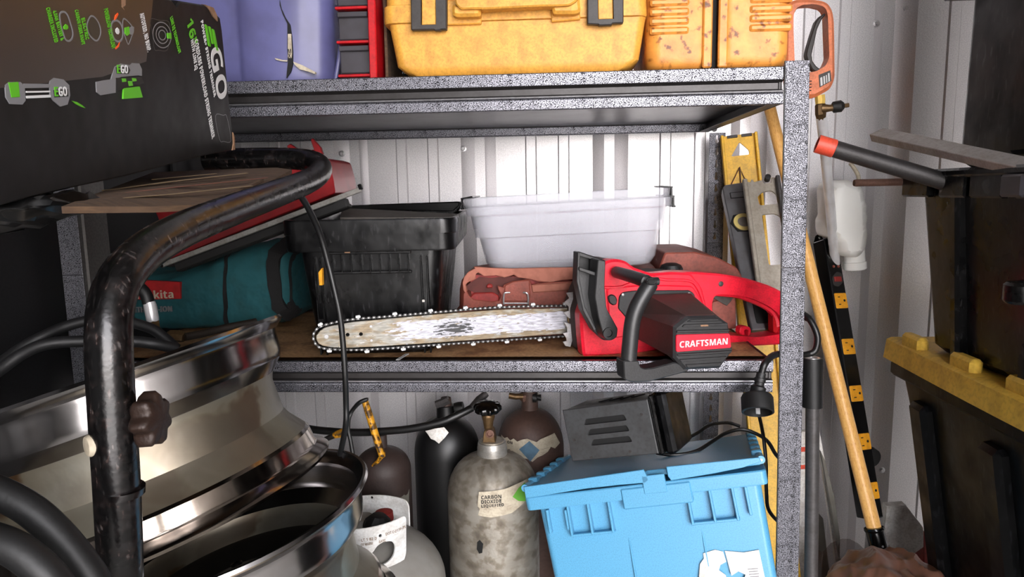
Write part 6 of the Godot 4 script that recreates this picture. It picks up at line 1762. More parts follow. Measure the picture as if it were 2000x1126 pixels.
	paper.call(t, "label_band", c, r, [Vector2(-0.1181, 0.6584), Vector2(-0.1105, 0.6539), Vector2(-0.1039, 0.6584), Vector2(-0.0974, 0.6528), Vector2(-0.0897, 0.6585), Vector2(-0.0821, 0.6529), Vector2(-0.0711, 0.6586), Vector2(-0.0602, 0.6609), Vector2(-0.0408, 0.6531), Vector2(-0.032, 0.6588), Vector2(-0.019, 0.6622), Vector2(-0.0027, 0.6657), Vector2(0.0026, 0.6533), Vector2(0.009, 0.6375), Vector2(-0.0019, 0.6306), Vector2(-0.0105, 0.6373), Vector2(-0.0171, 0.6282), Vector2(-0.0281, 0.6225), Vector2(-0.039, 0.619), Vector2(-0.05, 0.6098), Vector2(-0.0609, 0.6165), Vector2(-0.074, 0.6176), Vector2(-0.087, 0.6209), Vector2(-0.0979, 0.6232), Vector2(-0.1088, 0.6277), Vector2(-0.1173, 0.6413)], M.label_paper, "torn paper label band", 0.0015)
	paper.call(t, "blue_diamond", c, r, [Vector2(-0.078, 0.637), Vector2(-0.0559, 0.6564), Vector2(-0.0345, 0.6349), Vector2(-0.0544, 0.6109)], M.label_blue, "blue diamond on the label", 0.0024)
	for q in [[Vector3(-0.104, 0.6452, -1.407), "ON"], [Vector3(-0.1022, 0.6258, -1.407), "ED"]]:
		words("letter", q[1], FB, 0.006, Transform3D(Basis(Vector3.UP, -0.5), q[0] + Vector3(0, 0, -0.012)), M.ink, t, 0.013, 0.0006)

	# small dark refillable tank
	c = Vector3(-0.362, 0.5934, -1.36)
	c.y = 0.0
	t = thing("gas_cylinder", "short dark brown tank with a pale band, behind the white-collared tank", "gas cylinder", c, "gas cylinders under the middle shelf")
	bottle.call(t, c, 0.0587, 0.655, 0.012, M.bottle_dark, 0.046)
	paper.call(t, "pale_band", c, 0.0587, [Vector2(-0.3216, 0.5629), Vector2(-0.313, 0.5674), Vector2(-0.3044, 0.5718), Vector2(-0.3066, 0.5169), Vector2(-0.3142, 0.5102), Vector2(-0.3239, 0.5067)], M.cylinder_grey, "pale grey label band", 0.001)
	# chipped yellow lever
	t = thing("yellow_lever", "chipped yellow steel bar bent at the top, standing on the dark tank", "lever", Vector3(-0.3497, 0.6635, -1.31))
	g = G.new()
	g.tube([Vector3(-0.3775, 0.7756, -1.305), Vector3(-0.3704, 0.7493, -1.305), Vector3(-0.3591, 0.7049, -1.305), Vector3(-0.3474, 0.6634, -1.305), Vector3(-0.3456, 0.658, -1.305)], [0.0078, 0.0088, 0.0088, 0.0088, 0.006], 14, false, 0.8)
	var lever := obj("bar", g, M.chipped_yellow, t)
	g = G.new()
	g.tube(spline([Vector3(-0.3701, 0.7777, -1.305), Vector3(-0.3774, 0.7766, -1.305), Vector3(-0.3901, 0.7703, -1.305), Vector3(-0.401, 0.7577, -1.305), Vector3(-0.408, 0.7429, -1.305)], 4), 0.0032, 8)
	obj("hook", g, M.pipe_black, lever)
	g = G.new()
	g.tube([Vector3(-0.3454, 0.6634, -1.305), Vector3(-0.3577, 0.6473, -1.31), Vector3(-0.3734, 0.6322, -1.315)], [0.005, 0.004, 0.003], 8)
	obj("foot", g, M.chipped_yellow, lever)
	# propane tank with collar
	c = Vector3(-0.3467, 0.5282, -1.15)
	c.y = 0.0
	t = thing("propane_tank", "propane tank with a white cut-out collar and black valve knob", "gas cylinder", c)
	bottle.call(t, c, 0.145, 0.578, 0.02, M.propane_white, 0.1)
	var collar := func(outline: Array, holes: Array, rad: float, called: String, far: float):
		var gg := G.new()
		gg.extrude(outline, 0.0, -0.003, 0.0008, Transform3D(), holes)
		# cut the sheet finely, then roll it round the tank's axis
		var fine := PackedVector3Array()
		var stack := []
		for i in range(0, gg.t.size(), 3): stack.append([gg.t[i], gg.t[i + 1], gg.t[i + 2]])
		while stack.size() > 0:
			var q = stack.pop_back()
			var e := 0
			for k in 3:
				if absf(q[k].x - q[(k + 1) % 3].x) > absf(q[e].x - q[(e + 1) % 3].x): e = k
			if absf(q[e].x - q[(e + 1) % 3].x) > 0.014:
				var mid: Vector3 = (q[e] + q[(e + 1) % 3]) * 0.5
				stack.append([q[e], mid, q[(e + 2) % 3]])
				stack.append([mid, q[(e + 1) % 3], q[(e + 2) % 3]])
			else:
				for k in 3: fine.append(q[k])
		for i in fine.size():
			var p := fine[i]
			var w := (p.x - c.x) / rad
			var rr: float = rad + p.z * far
			fine[i] = Vector3(c.x + sin(w) * rr, p.y, c.z + cos(w) * rr * far)
		gg.t = fine
		if far < 0:
			for i in range(0, gg.t.size(), 3):
				var s := gg.t[i + 1]; gg.t[i + 1] = gg.t[i + 2]; gg.t[i + 2] = s
		return obj(called, gg, M.collar_white, t, "white collar with cut-outs")
	var yt: float = Vector3(-0.2862, 0.6338, -1.05).y
	var yl: float = yt - 0.082
	var front := rounded([Vector2(c.x - 0.11, yl), Vector2(c.x + 0.1, yl), Vector2(c.x + 0.108, yl + 0.012), Vector2(c.x + 0.112, yt - 0.006), Vector2(c.x + 0.106, yt), Vector2(c.x - 0.11, yt)], 0.006, 3)
	var slot := rounded([Vector2(c.x - 0.05, yt - 0.05), Vector2(c.x + 0.042, yt - 0.046), Vector2(c.x + 0.05, yt - 0.034), Vector2(c.x + 0.062, yt - 0.03), Vector2(c.x + 0.078, yt - 0.034), Vector2(c.x + 0.084, yt - 0.046), Vector2(c.x + 0.08, yt - 0.062), Vector2(c.x + 0.066, yt - 0.07), Vector2(c.x - 0.05, yt - 0.072)], 0.008, 3)
	var cf = collar.call(front, [slot, disc2(Vector2(-0.2903, 0.6159), 0.0028, 12)], 0.098, "collar", 1.0)
	var yk: float = Vector3(-0.3498, 0.6037, -1.24).y
	var back := rounded([Vector2(c.x - 0.09, yk - 0.075), Vector2(c.x + 0.07, yk - 0.075), Vector2(c.x + 0.075, yk - 0.068), Vector2(c.x + 0.075, yk - 0.008), Vector2(c.x + 0.066, yk), Vector2(c.x - 0.09, yk)], 0.006, 3)
	collar.call(back, [disc2(Vector2(-0.3557, 0.5991), 0.0026, 12)], 0.098, "collar", -1.0)
	var k1 := Vector3(-0.3138, 0.6055, -1.13)
	g = G.new()
	g.lathe([Vector2(0.0, -0.018), Vector2(0.024, -0.016), Vector2(0.0265, -0.008), Vector2(0.023, 0.006), Vector2(0.013, 0.016), Vector2(0, 0.018)], 10, Transform3D(Basis(Vector3.BACK, -0.15), k1))
	valve = obj("valve_knob", g, M.black_rubber, t, "black valve knob", 20.0)
	g = G.new()
	g.lathe([Vector2(0, -0.01), Vector2(0.017, -0.01), Vector2(0.016, 0.004), Vector2(0, 0.008)], 18, Transform3D(Basis(), Vector3(-0.31, 0.609, -1.16)))
	obj("red_cap", g, M.clay_deep, valve)
	g = G.new()
	g.tube([Vector3(-0.3379, 0.5975, -1.13), Vector3(-0.3233, 0.5977, -1.13), Vector3(-0.3031, 0.598, -1.13)], 0.014, 8)
	obj("valve_body", g, M.pipe_black, valve)
	var line := 0
	for s in [[Vector3(-0.3215, 0.612, -1.048), "LT 1 82 D"], [Vector3(-0.3228, 0.6039, -1.048), "OF WARM"], [Vector3(-0.2929, 0.6035, -1.048), "BASE"], [Vector3(-0.2806, 0.6135, -1.048), "DOT C-217"], [Vector3(-0.2518, 0.6121, -1.048), "F-75"]]:
		words("stamped_lettering", s[1], FR, 0.0045, Transform3D(Basis(Vector3.UP, (s[0].x - c.x) / 0.098 * 0.9) * Basis(Vector3.BACK, 0.04), Vector3(c.x + sin((s[0].x - c.x) / 0.098) * 0.0985, s[0].y, c.z + cos((s[0].x - c.x) / 0.098) * 0.0985)), M.ink_rust, cf, 0.0045 * s[1].length() * 0.62, 0.0004)
	# hoses between the bottles
	t = thing("gas_hose", "black gas hose crossing in front of the black cylinder towards a grey fitting", "hose", Vector3(-0.3396, 0.701, -1.34))
	g = G.new()
	g.tube(spline([Vector3(-0.5605, 0.713, -1.36), Vector3(-0.514, 0.7012, -1.35), Vector3(-0.4586, 0.6966, -1.345), Vector3(-0.4036, 0.6964, -1.34), Vector3(-0.3596, 0.7005, -1.335), Vector3(-0.295, 0.708, -1.33), Vector3(-0.2319, 0.7222, -1.33), Vector3(-0.2011, 0.7334, -1.335), Vector3(-0.1693, 0.7457, -1.35)], 6), 0.0078, 14)
	obj("hose", g, M.cable, t)
	g = G.new()
	g.tube([Vector3(-0.1693, 0.7457, -1.35), Vector3(-0.1554, 0.7599, -1.36), Vector3(-0.1414, 0.7698, -1.37)], [0.008, 0.0085, 0.007], 10)
	obj("end_fitting", g, M.grey_pipe, t)
	t = thing("torch_tip", "thin black and yellow rod behind the wheel rims, left of the yellow lever", "rod", Vector3(-0.4422, 0.7094, -1.28))
	g = G.new()
	g.tube([Vector3(-0.4663, 0.6988, -1.28), Vector3(-0.4538, 0.7031, -1.28), Vector3(-0.4349, 0.7116, -1.28)], [0.0028, 0.005, 0.0062], 10)
	obj("black_end", g, M.pipe_black, t)
	g = G.new()
	g.tube([Vector3(-0.4349, 0.7116, -1.28), Vector3(-0.4245, 0.7147, -1.28), Vector3(-0.4139, 0.7211, -1.28)], [0.0062, 0.008, 0.0065], 10)
	obj("yellow_end", g, M.chipped_yellow, t)

func blue_crate():
	var B := Basis(Vector3.UP, -0.237) * Basis(Vector3.RIGHT, -0.213) * Basis(Vector3.BACK, 0.218)
	var X := Transform3D(B, Vector3(0.136, 0.708, -1.12))
	var t := thing("lidded_crate", "bright blue plastic lidded crate tilted under the middle shelf", "crate", X * Vector3(0, -0.3, -0.17))
	t.basis = B
	var w := 0.405
	var d := 0.337
	var rings := []
	for q in [[0.345, 0.28, -0.32, 0.012], [0.36, 0.29, -0.31, 0.012], [0.378, 0.31, -0.045, 0.012], [0.378, 0.31, -0.04, 0.012]]:
		var r := []
		for p in rrect(q[0], q[1], q[3], q[2], Vector3(0.004, 0, -d / 2), 3): r.append(X * p)
		rings.append(r)
	var g := G.new()
	g.loft(rings)
	var body := obj("body", g, M.crate_blue, t)
	rings = []
	for q in [[0.38, 0.312, -0.045], [0.406, 0.336, -0.043], [0.408, 0.338, -0.04], [0.409, 0.339, -0.022], [0.406, 0.336, -0.02], [0.38, 0.312, -0.02]]:
		var r := []
		for p in rrect(q[0], q[1], 0.01, q[2], Vector3(0, 0, -d / 2), 3): r.append(X * p)
		rings.append(r)
	g = G.new()
	g.loft(rings)
	obj("rim", g, M.crate_blue, t)
	# the two lid flaps, toothed where they meet
	var z0 := 0.0
	g = G.new()
	var lidf := func(pts: Array, ya: float, yb: float) -> G:
		var gg := G.new()
		var xf := X * Transform3D(Vector3(1, 0, 0), Vector3(0, 0, -1), Vector3(0, 1, 0), Vector3.ZERO)
		gg.extrude(pts, ya, yb, 0.0015, xf)
		return gg
	var tooth := [Vector2(-0.198, 0.002), Vector2(0.012, 0.002), Vector2(0.016, 0.016), Vector2(0.052, 0.016), Vector2(0.054, 0.002), Vector2(0.198, 0.002), Vector2(0.192, 0.165), Vector2(-0.192, 0.165)]
	var f1 := obj("lid_flap", lidf.call([Vector2(-0.192, 0.167), Vector2(0.192, 0.167), Vector2(0.19, 0.33), Vector2(-0.19, 0.33)], -0.012, -0.003), M.crate_blue, t)
	var f2 := obj("lid_flap", lidf.call(tooth, -0.012, -0.002), M.crate_blue, t)
	# front skirt of the lid, split at the notch, gaping a little over the rim
	for q in [[[Vector2(-0.2, -0.021), Vector2(-0.2, -0.001), Vector2(0.012, 0.004), Vector2(0.018, -0.014), Vector2(0.012, -0.018), Vector2(-0.03, -0.0165), Vector2(-0.09, -0.016)]], [[Vector2(0.05, -0.012), Vector2(0.05, 0.004), Vector2(0.198, 0.001), Vector2(0.2, -0.006), Vector2(0.17, -0.012), Vector2(0.12, -0.016), Vector2(0.054, -0.019)]]]:
		g = G.new()
		g.extrude(q[0], -0.002, 0.005, 0.001, X)
		obj("lid_skirt", g, M.crate_blue, f2)
	for s in [-1, 1]:
		g = G.new()
		g.tube([X * Vector3(s * 0.2, -0.004, 0.0), X * Vector3(s * 0.193, -0.004, -d)], 0.0065, 12)
		var hinge := obj("hinge_bar", g, M.crate_blue, t)
		g = G.new()
		g.lathe([Vector2(0.0022, 0), Vector2(0.0022, 0.0012), Vector2(0, 0.0014)], 10, axis_frame(X * Vector3(s * 0.2, -0.004, 0.0), B.z, Vector3.UP))
		obj("hinge_pin", g, M.bright_steel, hinge)
		for k in 5:
			g = G.new()
			g.box(X * Vector3(s * 0.196, 0.0, -0.05 - 0.055 * k), Vector3(0.017, 0.012, 0.02), 0.002, B)
			obj("hinge_knuckle", g, M.crate_blue, hinge)
	# pockets under the rim: open frames of ribs, with a plain grip panel between
	for q in [[-0.13, 2], [0.075, 2]]:
		var x0: float = q[0]
		g = G.new()
		var zf := -0.0115
		for k in 3: g.box(X * Vector3(x0 + 0.036 * k, -0.065 - 0.001 * k, zf), Vector3(0.0042, 0.056, 0.022), 0.001, B * Basis(Vector3.RIGHT, -0.03))
		g.box(X * Vector3(x0 + 0.036, -0.093, zf - 0.001), Vector3(0.078, 0.0045, 0.022), 0.001, B)
		obj("pocket_ribs", g, M.crate_blue, body)
	g = G.new()
	g.box(X * Vector3(0.0255, -0.041, -0.008), Vector3(0.116, 0.034, 0.024), 0.002, B)
	obj("grip_panel", g, M.crate_blue, body)
	g = G.new()
	g.box(X * Vector3(0.0255, -0.0215, 0.001), Vector3(0.038, 0.03, 0.008), 0.001, B)
	obj("catch_tab", g, M.crate_blue, body)
	for q in [[-0.168, 0.04], [0.168, 0.046], [-0.135, 0.034]]:
		g = G.new()
		g.box(X * Vector3(q[0], -0.066, -0.013), Vector3(0.005, q[1], 0.02), 0.001, B)
		obj("web_rib", g, M.crate_blue, body)
	for q in [-0.036, 0.086]:
		g = G.new()
		g.box(X * Vector3(q, -0.19, -0.0165), Vector3(0.0035, 0.2, 0.009), 0.001, B * Basis(Vector3.RIGHT, -0.045))
		obj("corner_step", g, M.crate_blue, body)
	var fl := X * Transform3D(Basis(Vector3.RIGHT, -0.06), Vector3(-0.045, -0.152, -0.0145))
	g = G.new()
	g.extrude([Vector2(0.112, -0.03), Vector2(0.118, -0.008), Vector2(0.126, 0.0), Vector2(0.126, 0.008), Vector2(0.146, 0.012), Vector2(0.158, 0.008), Vector2(0.16, -0.008), Vector2(0.15, -0.012), Vector2(0.146, -0.02), Vector2(0.155, -0.028), Vector2(0.16, -0.06), Vector2(0.13, -0.06), Vector2(0.12, -0.048), Vector2(0.108, -0.052)], -0.001, 0.0006, 0.0, fl)
	obj("torn_label", g, M.label_white, body, "torn white paper label")
	g = G.new()
	g.extrude([Vector2(0.161, 0.009), Vector2(0.19, 0.004), Vector2(0.214, 0.006), Vector2(0.215, -0.06), Vector2(0.18, -0.06), Vector2(0.178, -0.044), Vector2(0.186, -0.03), Vector2(0.176, -0.024), Vector2(0.164, -0.03)], -0.001, 0.0006, 0.0, fl)
	obj("torn_label", g, M.label_white, body, "torn white paper label")
	for k in 4:
		g = G.new()
		g.box(fl * Vector3(0.199, -0.022 - 0.004 * k, 0.0008), Vector3(0.016 - 0.002 * (k % 2), 0.0012, 0.0004), 0.0, fl.basis)
		obj("print_line", g, M.print_grey, body)
	# vented charger box lying on the lid
	var V := Transform3D(Basis(Vector3.UP, -0.453) * Basis(Vector3.RIGHT, -0.096) * Basis(Vector3.BACK, 0.255), Vector3(0.012, 0.79, -1.2))
	t = thing("vented_box", "black vented electrical box lying on the blue crate's lid", "charger", V * Vector3(0.08, -0.09, -0.05))
	t.basis = V.basis
	var slots := []
	for k in 3: slots.append(rounded([Vector2(0.036 + 0.003 * k, -0.031 - 0.0185 * k), Vector2(0.118 + 0.001 * k, -0.031 - 0.0185 * k), Vector2(0.114 + 0.001 * k, -0.0205 - 0.0185 * k), Vector2(0.042 + 0.003 * k, -0.0205 - 0.0185 * k)], 0.003, 3))
	g = G.new()
	g.extrude(rect2(0, -0.092, 0.161, 0), -0.004, 0.0, 0.0015, V, slots)
	obj("front_cover", g, M.box_cover, t)
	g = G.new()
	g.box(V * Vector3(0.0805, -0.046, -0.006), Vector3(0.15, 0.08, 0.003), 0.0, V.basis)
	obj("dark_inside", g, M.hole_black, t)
	g = G.new()
	g.box(V * Vector3(0.0805, -0.046, -0.0565), Vector3(0.159, 0.09, 0.1), 0.003, V.basis)
	obj("case_body", g, M.dark_tote, t)
	for k in 4:
		g = G.new()
		g.box(V * Vector3(0.06 + 0.021 * k, 0.0, -0.062), Vector3(0.006, 0.0012, 0.03), 0.0003, V.basis * Basis(Vector3.UP, -0.5))
		obj("top_slot", g, M.hole_black, t)
	g = G.new()
	g.box(V * Vector3(0.1665, -0.044, -0.054), Vector3(0.008, 0.102, 0.112), 0.003, V.basis)
	obj("end_flange", g, M.black_plastic, t)
	g = G.new()
	g.box(V * Vector3(0.181, -0.044, -0.056), Vector3(0.02, 0.106, 0.104), 0.006, V.basis)
	obj("end_cap", g, M.dark_tote, t)
	for q in [Vector2(0.012, -0.055), Vector2(0.146, -0.024), Vector2(0.038, -0.088), Vector2(0.112, -0.084)]:
		g = G.new()
		g.lathe([Vector2(0.0026, 0), Vector2(0.0024, 0.001), Vector2(0, 0.0012)], 10, axis_frame(V * Vector3(q.x, q.y, 0), V.basis.z, Vector3.UP))
		obj("screw", g, M.latch_grey, t)
	# cords lying on the lid
	t = thing("thin_cord", "thin black cord looping over the blue crate's lid from the vented box", "cord", Vector3(0.2614, 0.6867, -1.3))
	g = G.new()
	g.tube(spline([Vector3(0.1889, 0.6875, -1.26), Vector3(0.2234, 0.6876, -1.25), Vector3(0.263, 0.6919, -1.26), Vector3(0.2956, 0.7026, -1.28), Vector3(0.327, 0.7128, -1.3), Vector3(0.3605, 0.7165, -1.31), Vector3(0.387, 0.7099, -1.3), Vector3(0.4004, 0.7031, -1.28), Vector3(0.408, 0.6878, -1.26), Vector3(0.417, 0.676, -1.24), Vector3(0.4278, 0.6502, -1.22)], 6), 0.0036, 8)
	obj("cord", g, M.cable, t)
	t = thing("thin_cord", "second thin black cord, behind the first, running from the vented box's end cap", "cord", Vector3(0.2811, 0.671, -1.4))
	g = G.new()
	g.tube(spline([Vector3(0.2283, 0.6724, -1.36), Vector3(0.2579, 0.6768, -1.36), Vector3(0.2894, 0.6838, -1.38), Vector3(0.3173, 0.6932, -1.4), Vector3(0.3587, 0.692, -1.42), Vector3(0.3853, 0.6843, -1.42)], 6), 0.0034, 8)
	obj("cord", g, M.cable, t)
	t = thing("thin_cord", "thin black cord hanging down beside the blue crate's right edge", "cord", Vector3(0.3659, 0.6573, -1.16))
	g = G.new()
	g.tube(spline([Vector3(0.3558, 0.7912, -1.2), Vector3(0.3568, 0.77, -1.18), Vector3(0.356, 0.7496, -1.16), Vector3(0.3577, 0.7124, -1.15), Vector3(0.3602, 0.6618, -1.15), Vector3(0.3707, 0.6198, -1.16), Vector3(0.4148, 0.5722, -1.18)], 6), 0.0032, 8)
	obj("cord", g, M.cable, t)

func leaning_tools():
	# rods and bars that stand on the floor outside the shelf's right end and lean back on the sheeting
	var t := thing("spirit_level", "yellow spirit level with a triangular hole, leaning behind the right post", "level", Vector3(0.4326, 0.5038, -1.4))
	var o := Vector3(0.4004, 1.2929, -1.56)
	var d := (Vector3(0.4449, 0.6308, -1.42) - o).normalized()
	var y := -d
	var x := (Vector3(1, 0, 0.12) - y * Vector3(1, 0, 0.12).dot(y)).normalized()
	var X := Transform3D(x, y, x.cross(y), o)
	var g := G.new()
	g.extrude([Vector2(-0.034, -1.0), Vector2(0.036, -1.0), Vector2(0.036, 0.0), Vector2(-0.034, 0.0)], -0.004, 0.0, 0.0008, X, [rounded([Vector2(-0.018, -0.046), Vector2(0.02, -0.046), Vector2(0.02, -0.036), Vector2(0.002, -0.016)], 0.003, 2)])
	obj("web", g, M.level_yellow, t)
	for s in [-0.034, 0.036]:
		g = G.new()
		g.box(X * Vector3(s, -0.5, 0.0), Vector3(0.006, 1.0, 0.022), 0.0012, X.basis)
		obj("flange", g, M.level_yellow, t)
	for s in [[-0.018, 0.022], [0.012, 0.022]]:
		g = G.new()
		g.box(X * Vector3(s[0] + 0.006, -0.003, 0.001), Vector3(s[1], 0.006, 0.004), 0.0006, X.basis)
		obj("end_slot", g, M.latch_grey, t)
	g = G.new()
	g.tube([X * Vector3(-0.024, -0.108, 0.003), X * Vector3(-0.003, -0.072, 0.004), X * Vector3(0.006, -0.102, 0.003)], 0.0013, 6)
	g.tube([X * Vector3(-0.003, -0.072, 0.004), X * Vector3(-0.004, -0.112, 0.004)], 0.0013, 6)
	obj("wire_loop", g, M.rusty, t)
	t = thing("spirit_level", "grey metal spirit level with a round cream vial, in front of the yellow level", "level", Vector3(0.4122, 0.8897, -1.34))
	o = Vector3(0.3774, 1.1797, -1.5)
	var foot1 := Vector3(0.3874, 0.9133, -1.285)
	d = (foot1 - o).normalized()
	y = -d
	x = (Vector3(1, 0, 0.1) - y * Vector3(1, 0, 0.1).dot(y)).normalized()
	X = Transform3D(x, y, x.cross(y), o)
	var len: float = (foot1 - o).length()
	g = G.new()
	g.extrude(rounded([Vector2(-0.024, -len), Vector2(0.026, -len), Vector2(0.026, -0.004), Vector2(0.02, 0.003), Vector2(-0.018, 0.0), Vector2(-0.024, -0.008)], 0.003, 2), -0.012, 0.012, 0.002, X)
	obj("body", g, M.level_grey, t)
	g = G.new()
	g.extrude(rounded([Vector2(-0.012, -0.038), Vector2(0.02, -0.038), Vector2(0.02, -0.022), Vector2(-0.012, -0.022)], 0.002, 2), 0.011, 0.0128, 0.0004, X)
	var lb := obj("maker_plate", g, M.worn_black, t)
	g = G.new()
	g.extrude(rounded([Vector2(-0.01, -0.036), Vector2(0.019, -0.036), Vector2(0.019, -0.024), Vector2(-0.01, -0.024)], 0.001, 2), 0.012, 0.0132, 0.0003, X)
	obj("plate_face", g, M.level_grey, lb)
	g = G.new()
	g.extrude([Vector2(-0.023, -0.10), Vector2(-0.012, -0.122), Vector2(0.02, -0.124), Vector2(0.026, -0.11), Vector2(0.026, -0.09), Vector2(0.012, -0.076), Vector2(-0.014, -0.08)], 0.011, 0.0126, 0.0004, X)
	obj("vial_window", g, M.worn_black, t)
	var vc := X * Vector3(0.004, -0.1, 0.0122)
	g = G.new()
	g.lathe([Vector2(0.0125, 0), Vector2(0.0205, 0), Vector2(0.0205, 0.003), Vector2(0.0125, 0.003)], 30, axis_frame(vc, X.basis.z, Vector3.UP), true)
	obj("vial_ring", g, M.vial, t, "cream vial ring")
	g = G.new()
	g.lathe([Vector2(0.0125, 0), Vector2(0.0125, 0.0015), Vector2(0, 0.0015)], 24, axis_frame(vc, X.basis.z, Vector3.UP))
	obj("vial_glass", g, M.vial_grey, t)
	g = G.new()
	g.extrude(rounded([Vector2(-0.013, -len + 0.012), Vector2(0.018, -len + 0.012), Vector2(0.018, -len + 0.06), Vector2(-0.013, -len + 0.06)], 0.004, 2), 0.011, 0.0128, 0.0004, X)
	obj("end_window", g, M.hole_black, t)
	t = thing("steel_bracket", "weathered steel bracket rail with cut-out windows, leaning right against the post", "bracket", Vector3(0.406, 0.9955, -1.3))
	o = Vector3(0.4157, 1.1982, -1.44)
	var foot2 := Vector3(0.42, 0.9512, -1.31)
	d = (foot2 - o).normalized()
	y = -d
	x = (Vector3(1, 0, 0.15) - y * Vector3(1, 0, 0.15).dot(y)).normalized()
	X = Transform3D(x, y, x.cross(y), o)
	len = (foot2 - o).length()
	g = G.new()
	var pl := [Vector2(-0.034, -len), Vector2(0.036, -len), Vector2(0.036, -0.004), Vector2(0.022, -0.002), Vector2(0.02, -0.014), Vector2(0.006, -0.014), Vector2(0.003, -0.006), Vector2(-0.012, -0.009), Vector2(-0.016, -0.002), Vector2(-0.02, -0.009), Vector2(-0.03, -0.004)]
	g.extrude(pl, -0.002, 0.002, 0.0006, X, [rounded([Vector2(-0.008, -0.062), Vector2(0.027, -0.062), Vector2(0.026, -0.04), Vector2(0.018, -0.031), Vector2(0.0, -0.033), Vector2(-0.01, -0.042)], 0.004, 2), rounded([Vector2(-0.006, -0.19), Vector2(0.03, -0.19), Vector2(0.028, -0.09), Vector2(0.018, -0.082), Vector2(-0.006, -0.082)], 0.004, 2)])
	obj("web", g, M.bracket, t)
	g = G.new()
	g.box(X * Vector3(-0.031, -len / 2, 0.007), Vector3(0.009, len - 0.01, 0.014), 0.002, X.basis)
	obj("flange", g, M.bracket, t)
	g = G.new()
	g.box(X * Vector3(0.031, -len / 2, 0.008), Vector3(0.008, len - 0.01, 0.018), 0.002, X.basis)
	obj("flange", g, M.grey_pipe, t)
	g = G.new()
	g.lathe([Vector2(0.0058, -0.006), Vector2(0.0058, 0.008), Vector2(0, 0.009)], 12, axis_frame(X * Vector3(0.013, -0.006, 0.006), X.basis.z, Vector3.UP))
	obj("bolt", g, M.black_rubber, t)
	# wooden handle with its black ferrule
	var top := Vector3(0.4708, 1.3564, -1.58)
	var low := Vector3(0.6277, 0.5079, -1.33)
	t = thing("wooden_handle", "long ash wood tool handle leaning from behind the post down to the brown bag", "tool handle", low)
	t.basis = axis_frame(Vector3.ZERO, top - low).basis
	g = G.new()
	g.tube([low - (top - low).normalized() * 0.02, low.lerp(top, 0.02), low.lerp(top, 0.6), top, top + (top - low).normalized() * 0.15], [0.0138, 0.0138, 0.0132, 0.0122, 0.012], 24)
	obj("shaft", g, M.ash_wood, t)
	g = G.new()
	var dn := (low - top).normalized()
	var fx := axis_frame(low, dn)
	g.lathe([Vector2(0.0142, -0.002), Vector2(0.0185, -0.001), Vector2(0.0195, 0.003), Vector2(0.0172, 0.008), Vector2(0.0172, 0.16), Vector2(0, 0.16)], 28, fx)
	var fe := obj("ferrule", g, M.black_gloss, t, "black steel ferrule")
	g = G.new()
	g.lathe([Vector2(0.0026, 0), Vector2(0.0022, 0.0012), Vector2(0, 0.0016)], 10, axis_frame(fx * Vector3(0, 0.028, 0) + Vector3(0.002, 0, 0.0168), Vector3.BACK, Vector3.UP))
	obj("rivet", g, M.bright_steel, fe)
	# power strip
	var a := Vector3(0.5951, 1.0601, -1.56)
	var b := Vector3(0.642, 0.5048, -1.38)
	y = (a - b).normalized()
	x = Vector3(0.86, 0, -0.34)
	x = (x - y * x.dot(y)).normalized()
	X = Transform3D(x, y, x.cross(y), a)
	len = (a - b).length()
	t = thing("power_strip", "long black power strip with yellow outlets leaning on the sheeting behind the wooden handle", "power strip", b)
	g = G.new()
	g.box(X * Vector3(0.0, -len / 2, 0), Vector3(0.036, len, 0.036), 0.002, X.basis)
	var ps := obj("housing", g, M.black_gloss, t)
	g = G.new()
	g.extrude(rounded([Vector2(-0.017, -0.004), Vector2(0.013, -0.004), Vector2(0.009, 0.014), Vector2(0.001, 0.02), Vector2(-0.008, 0.016)], 0.003, 2), -0.018, -0.015, 0.0006, X, [disc2(Vector2(0.001, 0.011), 0.0035, 10)])
	obj("mount_tab", g, M.black_plastic, ps)
	for k in 5:
		var yc := -0.137 - 0.0985 * k
		g = G.new()
		g.extrude(rounded(rect2(-0.0155, yc - 0.0165, 0.0155, yc + 0.0165), 0.003, 3), 0.017, 0.0195, 0.0006, X)
		var ou := obj("outlet", g, M.outlet_yellow, t, "yellow outlet")
		for q in [[-0.005, 0.008, 0.006, 0.002], [-0.005, -0.008, 0.006, 0.002]]:
			g = G.new()
			g.box(X * Vector3(q[0], yc + q[1], 0.0195), Vector3(q[2], q[3], 0.0004), 0.0, X.basis)
			obj("slot", g, M.hole_black, ou)
		g = G.new()
		g.lathe([Vector2(0.0028, 0), Vector2(0.0028, 0.0003), Vector2(0, 0.0003)], 10, axis_frame(X * Vector3(0.008, yc, 0.0195), X.basis.z, X.basis.x))
		obj("ground_hole", g, M.hole_black, ou)
	g = G.new()
	g.extrude(rounded([Vector2(-0.013, -0.103), Vector2(0.0, -0.107), Vector2(0.014, -0.096), Vector2(0.014, -0.077), Vector2(0.002, -0.073), Vector2(-0.013, -0.085)], 0.004, 2), 0.017, 0.0186, 0.0004, X)
	var sp := obj("switch_plate", g, M.latch_grey, t)
	g = G.new()
	g.box(X * Vector3(0.0, -0.09, 0.0195), Vector3(0.018, 0.011, 0.004), 0.001, X.basis)
	obj("rocker", g, M.clay_deep, sp, "dark red rocker switch")
	for q in [-0.005, 0.008]:
		g = G.new()
		g.lathe([Vector2(0.003, 0), Vector2(0.0026, 0.002), Vector2(0, 0.0028)], 10, axis_frame(X * Vector3(q, -0.062, 0.018), X.basis.z, X.basis.x))
		obj("indicator", g, M.clay_red, t)
	g = G.new()
	g.lathe([Vector2(0.0, -0.012), Vector2(0.019, -0.012), Vector2(0.021, 0.0), Vector2(0.019, 0.012), Vector2(0, 0.012)], 24, axis_frame(Vector3(0.6536, 0.6189, -1.425), Vector3(0.3, 0, 1)))
